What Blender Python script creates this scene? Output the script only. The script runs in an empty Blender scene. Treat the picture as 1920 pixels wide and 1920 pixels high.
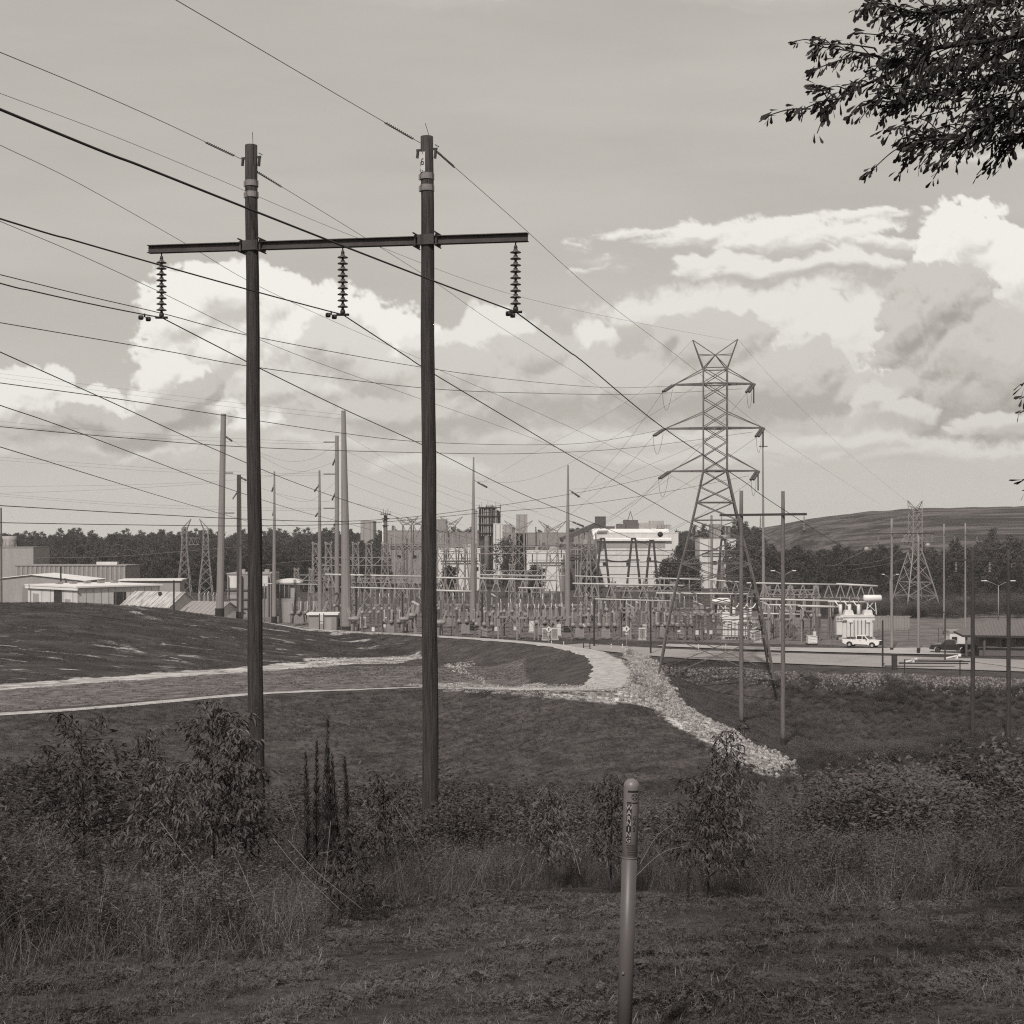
import bpy, bmesh, math, random
import numpy as np
from mathutils import Vector, Matrix, noise as mnoise

random.seed(7)
RNG = np.random.default_rng(11)
scene = bpy.context.scene
COL = scene.collection
PI = math.pi

# ------------------------------------------------------------------ camera
# eye at the origin, looking along +Y, metres; ground under the eye is at z = -1.6
F = 2637.0
HZ = 1010.0
cam_d = bpy.data.cameras.new('camera')
cam_d.sensor_width = 36.0
cam_d.lens = F / 1920.0 * 36.0
cam_d.shift_y = (HZ - 960.0) / 1920.0
cam_d.clip_start = 0.1
cam_d.clip_end = 6000.0
cam = bpy.data.objects.new('camera', cam_d)
cam.rotation_euler = (PI / 2, 0, 0)
COL.objects.link(cam)
scene.camera = cam

# ------------------------------------------------------------------ sun
SUN_EL, SUN_AZ = 46.0, -163.0         # azimuth from +Y (forward), clockwise; negative = left
SUNV = Vector((math.sin(math.radians(SUN_AZ)) * math.cos(math.radians(SUN_EL)),
               math.cos(math.radians(SUN_AZ)) * math.cos(math.radians(SUN_EL)),
               math.sin(math.radians(SUN_EL))))
sun_d = bpy.data.lights.new('sun', 'SUN')
sun_d.energy = 3.4
sun_d.angle = math.radians(2.0)
sun_d.color = (1.0, 0.965, 0.91)
sun = bpy.data.objects.new('sun', sun_d)
sun.rotation_euler = SUNV.to_track_quat('Z', 'Y').to_euler()
COL.objects.link(sun)

# ------------------------------------------------------------------ exposure
scene.view_settings.view_transform = 'Standard'
scene.view_settings.look = 'None'
scene.view_settings.exposure = 0.0
scene.view_settings.gamma = 1.0
scene.view_settings.use_curve_mapping = False
scene.cycles.max_bounces = 5
scene.cycles.diffuse_bounces = 2
scene.cycles.glossy_bounces = 2
scene.cycles.transparent_max_bounces = 6
scene.cycles.use_denoising = False
scene.cycles.filter_width = 1.2
scene.cycles.use_adaptive_sampling = True
scene.cycles.adaptive_threshold = 0.015


# ------------------------------------------------------------------ world: sky and clouds
class NT:
    """small helper to wire nodes"""
    def __init__(self, nt):
        self.nt = nt

    def n(self, typ, **kw):
        nd = self.nt.nodes.new(typ)
        for k, v in kw.items():
            setattr(nd, k, v)
        return nd

    def link(self, a, b):
        self.nt.links.new(a, b)

    def put(self, sock, v):
        if hasattr(v, 'is_output') or isinstance(v, bpy.types.NodeSocket):
            self.nt.links.new(v, sock)
        else:
            sock.default_value = v

    def m(self, op, a, b=None, c=None, clamp=False):
        nd = self.n('ShaderNodeMath', operation=op, use_clamp=clamp)
        self.put(nd.inputs[0], a)
        if b is not None:
            self.put(nd.inputs[1], b)
        if c is not None:
            self.put(nd.inputs[2], c)
        return nd.outputs[0]

    def v(self, op, a, b=None):
        nd = self.n('ShaderNodeVectorMath', operation=op)
        self.put(nd.inputs[0], a)
        if b is not None:
            self.put(nd.inputs[1], b)
        return nd.outputs[1] if op in ('LENGTH', 'DOT_PRODUCT', 'DISTANCE') else nd.outputs[0]

    def rng(self, v, a, b, c=0.0, d=1.0, mode='SMOOTHSTEP'):
        nd = self.n('ShaderNodeMapRange', interpolation_type=mode)
        self.put(nd.inputs['Value'], v)
        for k, q in (('From Min', a), ('From Max', b), ('To Min', c), ('To Max', d)):
            self.put(nd.inputs[k], q)
        return nd.outputs['Result']

    def mix(self, f, a, b):
        nd = self.n('ShaderNodeMix', data_type='RGBA')
        self.put(nd.inputs[0], f)
        self.put(nd.inputs[6], a)
        self.put(nd.inputs[7], b)
        return nd.outputs[2]

    def mixf(self, f, a, b):
        nd = self.n('ShaderNodeMix', data_type='FLOAT')
        self.put(nd.inputs[0], f)
        self.put(nd.inputs[2], a)
        self.put(nd.inputs[3], b)
        return nd.outputs[0]

    def noise(self, vec, scale, detail=4, rough=0.55, dist=0.0, dim='3D'):
        nd = self.n('ShaderNodeTexNoise', noise_dimensions=dim)
        if vec is not None:
            self.put(nd.inputs['Vector'], vec)
        nd.inputs['Scale'].default_value = scale
        nd.inputs['Detail'].default_value = detail
        nd.inputs['Roughness'].default_value = rough
        nd.inputs['Distortion'].default_value = dist
        return nd.outputs['Fac']


world = bpy.data.worlds.new('World')
scene.world = world
world.use_nodes = True
wt = NT(world.node_tree)
for nd in list(world.node_tree.nodes):
    world.node_tree.nodes.remove(nd)
wout = wt.n('ShaderNodeOutputWorld')
wbg = wt.n('ShaderNodeBackground')
wbg.inputs['Strength'].default_value = 0.10
wt.link(wbg.outputs[0], wout.inputs[0])
sky = wt.n('ShaderNodeTexSky', sky_type='NISHITA')
sky.sun_disc = False
sky.sun_elevation = math.radians(SUN_EL)
sky.sun_rotation = math.radians(SUN_AZ)
sky.air_density = 1.0
sky.dust_density = 2.0
tc = wt.n('ShaderNodeTexCoord')
DIR = tc.outputs['Generated']
sep = wt.n('ShaderNodeSeparateXYZ')
wt.link(DIR, sep.inputs[0])
az = wt.m('MULTIPLY', wt.m('ARCTAN2', sep.outputs[0], sep.outputs[1]), 57.29578)
el = wt.m('MULTIPLY', wt.m('ARCSINE', sep.outputs[2]), 57.29578)
cmb = wt.n('ShaderNodeCombineXYZ')
wt.link(az, cmb.inputs[0])
wt.link(el, cmb.inputs[1])
PP = cmb.outputs[0]
# the photograph is a warm monochrome: sky luminance only, toned
bw = wt.n('ShaderNodeRGBToBW')
wt.link(sky.outputs[0], bw.inputs[0])
base = wt.m('MULTIPLY', wt.m('POWER', wt.m('MAXIMUM', bw.outputs[0], 0.0001), 0.30), 2.95)
# thin high veil of streaky cloud over the blue
st = wt.v('MULTIPLY', PP, (0.05, 0.26, 0))
veil = wt.noise(st, 1.6, 4, 0.6, 0.0, '2D')
base = wt.m('MULTIPLY', base, wt.rng(veil, 0.3, 0.75, 0.93, 1.10))
# hazy towards the horizon
base = wt.m('MULTIPLY', base, wt.rng(el, 0.0, 13.0, 1.14, 0.97))
lum = base
# below the horizon: nothing but the dull ground tone
lum = wt.m('MULTIPLY', lum, wt.rng(el, -6.0, -1.0, 0.25, 1.0))
toned = wt.n('ShaderNodeCombineColor')
wt.link(wt.m('MULTIPLY', lum, 1.0), toned.inputs[0])
wt.link(wt.m('MULTIPLY', lum, wt.rng(lum, 3.5, 8.0, 0.942, 0.982, 'LINEAR')), toned.inputs[1])
wt.link(wt.m('MULTIPLY', lum, wt.rng(lum, 3.5, 8.0, 0.845, 0.915, 'LINEAR')), toned.inputs[2])
wt.link(toned.outputs[0], wbg.inputs['Color'])
world.cycles.sampling_method = 'MANUAL'
world.cycles.sample_map_resolution = 512


# ------------------------------------------------------------------ naming, tagging
def tag(o, label=None, cat=None, group=None, kind=None):
    if label:
        o['label'] = label
    if cat:
        o['category'] = cat
    if group:
        o['group'] = group
    if kind:
        o['kind'] = kind
    return o


def thing(name, loc, label, cat, group=None, rz=0.0):
    o = bpy.data.objects.new(name, None)
    o.empty_display_size = 0.2
    o.location = loc
    o.rotation_euler = (0, 0, rz)
    COL.objects.link(o)
    return tag(o, label, cat, group)


def copy_tree(o, parent=None):
    c = o.copy()
    COL.objects.link(c)
    c.parent = parent
    for ch in list(o.children):
        copy_tree(ch, c)
    return c


# ------------------------------------------------------------------ materials
def tone(v):
    """neutral grey of albedo v with the print's warm cast (darks a little redder)"""
    k = min(1.0, v / 0.5)
    return (v * (1.11 - .08 * k), v * (0.955 + .035 * k), v * (0.955 + .025 * k), 1.0)


MATS = {}


def mat(name, v, rough=0.8, metal=0.0, vary=0.15, scale=1.0, bump=0.0, stretch=(1, 1, 1), v2=None, spec=0.3, detail=5, coat=0.0):
    if name in MATS:
        return MATS[name]
    m = bpy.data.materials.new(name)
    m.use_nodes = True
    t = NT(m.node_tree)
    b = m.node_tree.nodes['Principled BSDF']
    b.inputs['Roughness'].default_value = rough
    b.inputs['Metallic'].default_value = metal
    b.inputs['Specular IOR Level'].default_value = spec
    if coat:
        b.inputs['Coat Weight'].default_value = coat
    co = t.n('ShaderNodeTexCoord').outputs['Object']
    sv = t.v('MULTIPLY', co, stretch)
    f = t.noise(sv, scale, detail, 0.6)
    f2 = t.rng(f, 0.25, 0.75)
    hi = tone(v2 if v2 is not None else v * (1 + vary))
    lo = tone(v * (1 - vary))
    t.link(t.mix(f2, lo, hi), b.inputs['Base Color'])
    if bump:
        bp = t.n('ShaderNodeBump')
        bp.inputs['Strength'].default_value = min(1.0, bump)
        bp.inputs['Distance'].default_value = 0.02
        t.link(t.noise(sv, scale * 3, 6, 0.65), bp.inputs['Height'])
        t.link(bp.outputs[0], b.inputs['Normal'])
    MATS[name] = m
    return m


def leaf_mat(name, v, var=0.45, trans=0.25, scale=0.6, v2=None):
    """foliage: diffuse with some light passing through; colour drifts from plant to plant and leaf to leaf"""
    if name in MATS:
        return MATS[name]
    m = bpy.data.materials.new(name)
    m.use_nodes = True
    nt = m.node_tree
    t = NT(nt)
    out = nt.nodes['Material Output']
    b = nt.nodes['Principled BSDF']
    b.inputs['Roughness'].default_value = 0.6
    b.inputs['Specular IOR Level'].default_value = 0.25
    geo = t.n('ShaderNodeNewGeometry')
    oi = t.n('ShaderNodeObjectInfo')
    f = t.noise(geo.outputs['Position'], scale, 3, 0.6)
    r = t.m('ADD', t.m('MULTIPLY', geo.outputs['Random Per Island'], 0.5), t.m('MULTIPLY', oi.outputs['Random'], 0.25))
    big = t.noise(geo.outputs['Position'], scale * .3, 2, 0.5)
    f = t.m('ADD', t.m('MULTIPLY', t.rng(f, .3, .7), 0.25), r)
    f = t.m('ADD', f, t.m('MULTIPLY', t.m('SUBTRACT', t.rng(big, .35, .65), .5), 0.45), clamp=True)
    c = t.mix(f, tone(v * (1 - var)), tone(v2 or v * (1 + var)))
    t.link(c, b.inputs['Base Color'])
    tr = t.n('ShaderNodeBsdfTranslucent')
    t.link(c, tr.inputs['Color'])
    mx = t.n('ShaderNodeMixShader')
    mx.inputs[0].default_value = trans
    t.link(b.outputs[0], mx.inputs[1])
    t.link(tr.outputs[0], mx.inputs[2])
    t.link(mx.outputs[0], out.inputs['Surface'])
    MATS[name] = m
    return m


# ------------------------------------------------------------------ mesh builder
class MB:
    def __init__(self):
        self.v, self.f, self.mi = [], [], []
        self.cur = 0

    def add(self, vs, fs):
        o = len(self.v)
        self.v.extend([tuple(p) for p in vs])
        self.f.extend([tuple(i + o for i in q) for q in fs])
        self.mi.extend([self.cur] * len(fs))
        return self

    def box(self, c, s, rz=0.0, top=None):
        x, y, z = s[0] / 2, s[1] / 2, s[2] / 2
        tx, ty = (x, y) if top is None else (top[0] / 2, top[1] / 2)
        vs = [(-x, -y, -z), (x, -y, -z), (x, y, -z), (-x, y, -z), (-tx, -ty, z), (tx, -ty, z), (tx, ty, z), (-tx, ty, z)]
        cr, sr = math.cos(rz), math.sin(rz)
        vs = [(c[0] + a * cr - b * sr, c[1] + a * sr + b * cr, c[2] + d) for a, b, d in vs]
        return self.add(vs, [(0, 3, 2, 1), (4, 5, 6, 7), (0, 1, 5, 4), (1, 2, 6, 5), (2, 3, 7, 6), (3, 0, 4, 7)])

    def frame(self, p, q):
        p, q = Vector(p), Vector(q)
        d = (q - p).normalized()
        u = d.cross(Vector((0, 0, 1)))
        if u.length < 1e-4:
            u = Vector((1, 0, 0))
        u.normalize()
        w = u.cross(d).normalized()
        return p, q, u, w

    def beam(self, p, q, w, h=None):
        h = h or w
        p, q, u, v = self.frame(p, q)
        vs = []
        for e in (p, q):
            for a, b in ((-1, -1), (1, -1), (1, 1), (-1, 1)):
                vs.append(e + u * (a * w / 2) + v * (b * h / 2))
        return self.add(vs, [(0, 1, 2, 3), (7, 6, 5, 4), (0, 4, 5, 1), (1, 5, 6, 2), (2, 6, 7, 3), (3, 7, 4, 0)])

    def tube(self, p, q, r0, r1=None, n=10, caps=True):
        r1 = r0 if r1 is None else r1
        p, q, u, v = self.frame(p, q)
        vs = []
        for e, r in ((p, r0), (q, r1)):
            for k in range(n):
                a = 2 * PI * k / n
                vs.append(e + u * (r * math.cos(a)) + v * (r * math.sin(a)))
        fs = [(k, (k + 1) % n, n + (k + 1) % n, n + k) for k in range(n)]
        if caps:
            fs += [tuple(range(n - 1, -1, -1)), tuple(range(n, 2 * n))]
        return self.add(vs, fs)

    def path(self, pts, r, n=6, r1=None):
        """round tube along a polyline"""
        pts = [Vector(p) for p in pts]
        m = len(pts)
        vs = []
        for i, p in enumerate(pts):
            d = (pts[min(i + 1, m - 1)] - pts[max(i - 1, 0)])
            d = d.normalized() if d.length > 1e-9 else Vector((0, 0, 1))
            ref = Vector((0, 0, 1)) if abs(d.z) < .95 else Vector((1, 0, 0))
            u = d.cross(ref).normalized()
            w = u.cross(d).normalized()
            rr = r if r1 is None else r + (r1 - r) * i / max(1, m - 1)
            for k in range(n):
                a = 2 * PI * k / n
                vs.append(p + u * (rr * math.cos(a)) + w * (rr * math.sin(a)))
        fs = []
        for i in range(m - 1):
            for k in range(n):
                fs.append((i * n + k, i * n + (k + 1) % n, (i + 1) * n + (k + 1) % n, (i + 1) * n + k))
        fs += [tuple(range(n - 1, -1, -1)), tuple(range((m - 1) * n, m * n))]
        return self.add(vs, fs)

    def lathe(self, prof, c=(0, 0, 0), n=14, axis='Z'):
        vs, fs = [], []
        for r, z in prof:
            for k in range(n):
                a = 2 * PI * k / n
                x, y = r * math.cos(a), r * math.sin(a)
                if axis == 'Z':
                    vs.append((c[0] + x, c[1] + y, c[2] + z))
                elif axis == 'X':
                    vs.append((c[0] + z, c[1] + x, c[2] + y))
                else:
                    vs.append((c[0] + x, c[1] + z, c[2] + y))
        for i in range(len(prof) - 1):
            for k in range(n):
                fs.append((i * n + k, i * n + (k + 1) % n, (i + 1) * n + (k + 1) % n, (i + 1) * n + k))
        fs += [tuple(range(n - 1, -1, -1)), tuple(range((len(prof) - 1) * n, len(prof) * n))]
        return self.add(vs, fs)

    def ball(self, c, r, n=12, m=8):
        prof = [(max(1e-4, r * math.sin(PI * i / m)), -r * math.cos(PI * i / m)) for i in range(m + 1)]
        return self.lathe(prof, c, n)

    def prism(self, poly, y0, y1, axis='Y'):
        """extrude a closed 2-D outline (x,z) from y0 to y1"""
        n = len(poly)
        if axis == 'Y':
            vs = [(x, y0, z) for x, z in poly] + [(x, y1, z) for x, z in poly]
        elif axis == 'X':
            vs = [(y0, x, z) for x, z in poly] + [(y1, x, z) for x, z in poly]
        else:
            vs = [(x, z, y0) for x, z in poly] + [(x, z, y1) for x, z in poly]
        fs = [tuple(range(n)), tuple(range(2 * n - 1, n - 1, -1))]
        fs += [(k, n + k, n + (k + 1) % n, (k + 1) % n) for k in range(n)]
        return self.add(vs, fs)

    def build(self, name, m, parent=None, smooth=False, off=None, **kw):
        me = bpy.data.meshes.new(name)
        v = self.v
        if off is not None:
            v = [(a - off[0], b - off[1], c - off[2]) for a, b, c in v]
        me.from_pydata(v, [], self.f)
        ms = m if isinstance(m, (list, tuple)) else [m]
        for q in ms:
            me.materials.append(q)
        if len(ms) > 1:
            me.polygons.foreach_set('material_index', self.mi)
        bm = bmesh.new()
        bm.from_mesh(me)
        bmesh.ops.recalc_face_normals(bm, faces=bm.faces)
        bm.to_mesh(me)
        bm.free()
        if smooth:
            try:
                me.shade_auto_smooth if False else None
            except Exception:
                pass
            me.polygons.foreach_set('use_smooth', [len(p.vertices) <= 4 for p in me.polygons])
        o = bpy.data.objects.new(name, me)
        COL.objects.link(o)
        if parent is not None:
            o.parent = parent
        if kw:
            tag(o, **kw)
        return o


UNIT = {}


def unit_mesh(key, builder, m):
    if key not in UNIT:
        me = bpy.data.meshes.new(key)
        b = MB()
        builder(b)
        me.from_pydata(b.v, [], b.f)
        me.materials.append(m)
        UNIT[key] = me
    return UNIT[key]


def member(name, p, q, w, m, parent, h=None, key=None):
    """a steel bar from p to q (parent's space) that shares one unit mesh"""
    p, q = Vector(p), Vector(q)
    me = unit_mesh(key or ('bar_' + m.name), lambda b: b.box((0, 0, .5), (1, 1, 1)), m)
    o = bpy.data.objects.new(name, me)
    d = q - p
    o.location = p
    o.rotation_mode = 'QUATERNION'
    o.rotation_quaternion = d.to_track_quat('Z', 'Y')
    o.scale = (w, h or w, d.length)
    o.parent = parent
    COL.objects.link(o)
    return o


def P(x, y, D):
    """world point seen at picture position (x, y) of the 1920 px frame when it stands D metres ahead"""
    return Vector(((x - 960.0) / F * D, D, (HZ - y) / F * D))


# ------------------------------------------------------------------ terrain
def smoothstep(a, b, x):
    t = np.clip((x - a) / (b - a), 0, 1)
    return t * t * (3 - 2 * t)


def seg_dist(X, Y, poly):
    best = np.full(X.shape, 1e9)
    val = np.zeros(X.shape)
    for (x0, y0, z0), (x1, y1, z1) in zip(poly[:-1], poly[1:]):
        dx, dy = x1 - x0, y1 - y0
        t = np.clip(((X - x0) * dx + (Y - y0) * dy) / (dx * dx + dy * dy), 0, 1)
        d = np.hypot(X - x0 - t * dx, Y - y0 - t * dy)
        k = d < best
        best = np.where(k, d, best)
        val = np.where(k, z0 + t * (z1 - z0), val)
    return best, val


def inside(X, Y, poly):
    r = np.zeros(X.shape, bool)
    n = len(poly)
    for i in range(n):
        x0, y0 = poly[i][:2]
        x1, y1 = poly[(i + 1) % n][:2]
        c = ((y0 > Y) != (y1 > Y)) & (X < (x1 - x0) * (Y - y0) / (y1 - y0 + 1e-12) + x0)
        r ^= c
    return r


# crest line of the dike round the basin (x, y, z)
CREST = [(-170, 96, -15.0), (-75, 112, -15.0), (-43.6, 120, -15.0), (-25.6, 135.0, -15.0), (-8.7, 142, -15.0), (4, 139.5, -15.05), (9.0, 141, -15.1),
         (11.2, 150, -15.3), (12.2, 165, -15.6), (12.6, 184, -15.9), (11.0, 200, -16.1), (6.0, 214, -16.2), (-3, 226, -16.3),
         (-16, 237, -16.3), (-34, 249, -16.3), (-55, 268, -16.4), (-100, 300, -16.6), (-190, 340, -16.8)]
BASIN = CREST + [(-260, 220, 0)]
ROAD_S = [(-40, 222.0), (8, 206.5), (20, 192.0), (40, 182.5), (62, 174.0), (120, 150.0), (260, 92.0)]


def toe_line(X):
    return np.clip(175 + (X + 64) * .94, 166, 230)


def vnoise(X, Y, s, seed=0):
    """smooth value noise, vectorised"""
    x, y = X / s + seed * 17.3, Y / s - seed * 9.1
    xi, yi = np.floor(x).astype(np.int64), np.floor(y).astype(np.int64)
    fx, fy = x - xi, y - yi
    fx, fy = fx * fx * (3 - 2 * fx), fy * fy * (3 - 2 * fy)

    def h(a, b):
        n = (a * 374761393 + b * 668265263 + seed * 1442695) & 0x7fffffff
        n = ((n ^ (n >> 13)) * 1274126177) & 0x7fffffff
        return ((n ^ (n >> 16)) & 0xffff) / 65535.0
    return (h(xi, yi) * (1 - fx) + h(xi + 1, yi) * fx) * (1 - fy) + (h(xi, yi + 1) * (1 - fx) + h(xi + 1, yi + 1) * fx) * fy - 0.5


def terrain(X, Y):
    X = np.asarray(X, float)
    Y = np.asarray(Y, float)
    d, cz = seg_dist(X, Y, CREST)
    ins = inside(X, Y, BASIN)
    # low ground in front and to the right, the plain (-17) beyond the road
    rx = np.array([p[0] for p in ROAD_S])
    ry = np.array([p[1] for p in ROAD_S])
    edge = np.interp(X, rx, ry)
    low = -21.6 + 4.55 * smoothstep(-13, 0.5, Y - edge) + vnoise(X, Y, 9, 2) * 0.5 * (1 - smoothstep(-16, -8, Y - edge))
    # tower foot dips a little on the right
    crown = cz - np.maximum(0, d - 2.0) / 3.0
    outer = np.maximum(crown, low)
    # inside: falls from the crest to a shallow floor, floor climbs to the left
    floor = -20.4 + 1.9 * smoothstep(-8, -45, X)
    inner = np.maximum(cz - np.maximum(0, d - 2.0) / 3.6, floor)
    # grassed spoil mound filling the left of the basin
    mu = smoothstep(-8, -78, X + (Y - 225) * 0.10)
    ridge = 243 + 0.05 * (X + 60)
    toe = toe_line(X)
    mv = smoothstep(0, 1, (Y - toe) / np.maximum(ridge - toe, 8)) * (1 - smoothstep(4, 60, Y - ridge))
    mound = -18.6 + 7.3 * mu * mv + 0.35 * vnoise(X, Y, 14, 5) * mu * mv
    inner = np.maximum(inner, mound)
    base = np.where(ins, inner, outer)
    base = np.where((~ins) & (Y > 225) & (X < 0), np.maximum(base, mound), base)
    # far ground: low rise under the woods, big grassed hill on the right
    far = -17.0 + 9.0 * smoothstep(420, 800, Y)
    hx = np.interp(X, [84, 115, 141, 167, 194, 251, 429], [0, 12, 23.5, 28.5, 31.5, 32.5, 30])
    hill_r = hx * smoothstep(430, 690, Y) * (1 - smoothstep(760, 1150, Y)) + (1.3 * vnoise(X, Y * 2.2, 22, 9) + .6 * vnoise(X, Y, 6, 10)) * smoothstep(450, 560, Y)
    base = np.where(Y > 400, np.maximum(base, np.maximum(far, -17.0 + hill_r)), base)
    # the hillside the camera stands on
    hs = -1.6 - 0.18 * np.maximum(Y, -60) - 0.0006 * X * X * (X < 0) * 0.3
    hs = hs + 0.10 * vnoise(X, Y, 3.1, 1) * smoothstep(4, 9, Y) + 0.5 * vnoise(X, Y, 13, 3) * smoothstep(22, 45, Y)
    hs = hs + 0.00035 * np.maximum(X - 20, 0) ** 2
    hs = np.where(Y > 150, -60, hs)
    k = 1.2
    h = np.clip(0.5 + 0.5 * (hs - base) / k, 0, 1)
    return base * (1 - h) + hs * h + k * h * (1 - h) * 0.5


def gz(x, y):
    return float(terrain(np.array([x]), np.array([y]))[0])


def hit(px, py, near=4.0, far=900.0):
    """where the sight line through (px, py) meets the ground"""
    t = np.exp(np.linspace(math.log(near), math.log(far), 6000))
    X, Z = (px - 960) / F * t, (HZ - py) / F * t
    k = np.nonzero(Z - terrain(X, t) <= 0)[0]
    i = k[0] if len(k) else len(t) - 1
    return Vector((float(X[i]), float(t[i]), gz(X[i], t[i])))


def grid_mesh(name, X, Y, Z, m, attrs=None, **kw):
    nr, nc = X.shape
    me = bpy.data.meshes.new(name)
    co = np.stack([X, Y, Z], -1).reshape(-1, 3)
    i = np.arange(nr * nc).reshape(nr, nc)
    q = np.stack([i[:-1, :-1], i[:-1, 1:], i[1:, 1:], i[1:, :-1]], -1).reshape(-1, 4)
    me.vertices.add(len(co))
    me.vertices.foreach_set('co', co.ravel().astype(np.float32))
    me.loops.add(q.size)
    me.polygons.add(len(q))
    me.loops.foreach_set('vertex_index', q.ravel().astype(np.int32))
    me.polygons.foreach_set('loop_start', np.arange(0, q.size, 4, dtype=np.int32))
    me.polygons.foreach_set('use_smooth', np.ones(len(q), bool))
    me.update(calc_edges=True)
    for k, v in (attrs or {}).items():
        a = me.attributes.new(k, 'FLOAT', 'POINT')
        a.data.foreach_set('value', v.ravel().astype(np.float32))
    me.materials.append(m)
    o = bpy.data.objects.new(name, me)
    COL.objects.link(o)
    tag(o, **kw)
    return o


def ground_material():
    m = bpy.data.materials.new('ground')
    m.use_nodes = True
    t = NT(m.node_tree)
    b = m.node_tree.nodes['Principled BSDF']
    b.inputs['Roughness'].default_value = 0.95
    b.inputs['Specular IOR Level'].default_value = 0.1
    pos = t.n('ShaderNodeNewGeometry').outputs['Position']

    def at(k):
        return t.n('ShaderNodeAttribute', attribute_name=k).outputs['Fac']
    n_big = t.noise(pos, 0.05, 5, 0.6)
    n_mid = t.noise(pos, 0.45, 6, 0.65)
    n_fine = t.noise(pos, 4.0, 7, 0.8)
    # mown grass, with faint slanting mower and tuft streaks
    rot = t.n('ShaderNodeVectorRotate', rotation_type='Z_AXIS')
    t.put(rot.inputs['Vector'], pos)
    rot.inputs['Angle'].default_value = math.radians(-28)
    streak = t.noise(t.v('MULTIPLY', rot.outputs[0], (0.35, 2.2, 1.0)), 0.9, 6, 0.7)
    g = t.m('ADD', t.m('MULTIPLY', n_mid, 0.4), t.m('ADD', t.m('MULTIPLY', streak, 0.45), t.m('MULTIPLY', n_fine, 0.30)))
    grass = t.mix(t.rng(g, 0.44, 0.70), tone(0.026), tone(0.094))
    grass = t.mix(t.m('MULTIPLY', t.rng(n_big, 0.35, 0.7), 0.15), grass, tone(0.085))
    # bare streaks on the mound: washed subsoil showing in long shallow scars
    s1 = t.noise(t.v('MULTIPLY', pos, (0.16, 0.75, 1.2)), 0.55, 7, 0.62, 0.8)
    s2 = t.noise(pos, 0.035, 3, 0.5)
    scar = t.m('MULTIPLY', t.rng(s1, 0.565, 0.66), t.rng(s2, 0.40, 0.54))
    scar = t.m('MULTIPLY', scar, at('mound'), clamp=True)
    soil = t.mix(t.rng(n_fine, 0.35, 0.7), tone(0.26), tone(0.58))
    moundg = t.mix(t.rng(t.noise(t.v('MULTIPLY', pos, (.35, 1, 1)), .35, 6, .65), .35, .68), tone(0.028), tone(0.072))
    c = t.mix(at('mound'), grass, moundg)
    c = t.mix(t.m('MULTIPLY', scar, 0.9), c, soil)
    # thin grass over pale soil on the basin floor
    sp = t.noise(t.v('MULTIPLY', rot.outputs[0], (0.5, 2.4, 1)), 0.8, 7, 0.7)
    sparse = t.mix(t.rng(sp, 0.40, 0.66), tone(0.075), tone(0.24))
    c = t.mix(at('sparse'), c, sparse)
    dirt = t.mix(t.rng(t.noise(t.v('MULTIPLY', pos, (0.25, 1.3, 1)), 0.9, 7, 0.65, 0.5), 0.35, 0.62), tone(0.16), tone(0.60))
    c = t.mix(t.m('MULTIPLY', at('dirt'), t.rng(t.noise(pos, .35, 6, .7), .30, .48)), c, dirt)
    # rough wild ground
    wild = t.mix(t.rng(t.noise(pos, 0.8, 7, 0.7), 0.35, 0.7), tone(0.018), tone(0.060))
    c = t.mix(at('wild'), c, wild)
    # industrial yard: fine stone
    yard = t.mix(t.rng(t.noise(pos, 0.25, 7, 0.7), 0.3, 0.7), tone(0.10), tone(0.19))
    c = t.mix(at('yard'), c, yard)
    # hill beyond: dry grass in contour bands
    hill = t.mix(t.rng(t.noise(t.v('MULTIPLY', pos, (0.012, 0.09, 0.42)), 1.0, 7, 0.68), 0.40, 0.64), tone(0.035), tone(0.13))
    c = t.mix(at('hill'), c, hill)
    t.link(c, b.inputs['Base Color'])
    bp = t.n('ShaderNodeBump')
    bp.inputs['Strength'].default_value = 0.7
    bp.inputs['Distance'].default_value = 0.12
    t.link(t.m('ADD', t.m('MULTIPLY', streak, 0.6), t.m('ADD', t.m('MULTIPLY', n_fine, 0.5), n_mid)), bp.inputs['Height'])
    t.link(bp.outputs[0], b.inputs['Normal'])
    return m


# outlines of the stone-lined groin and of the pale fringe of the crest, from their corners in the picture
GROIN = [(1160, 1216), (1200, 1228), (1238, 1252), (1256, 1282), (1268, 1312), (1330, 1348), (1400, 1388), (1470, 1424), (1556, 1452), (1500, 1462), (1420, 1448), (1350, 1412), (1290, 1372), (1220, 1328), (1150, 1316), (1168, 1290), (1186, 1262), (1176, 1236)]
FRINGE = [(760, 1284), (860, 1280), (1000, 1281), (1110, 1284), (1190, 1300), (1214, 1324), (1140, 1319), (1000, 1309), (870, 1298), (790, 1290)]


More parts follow.
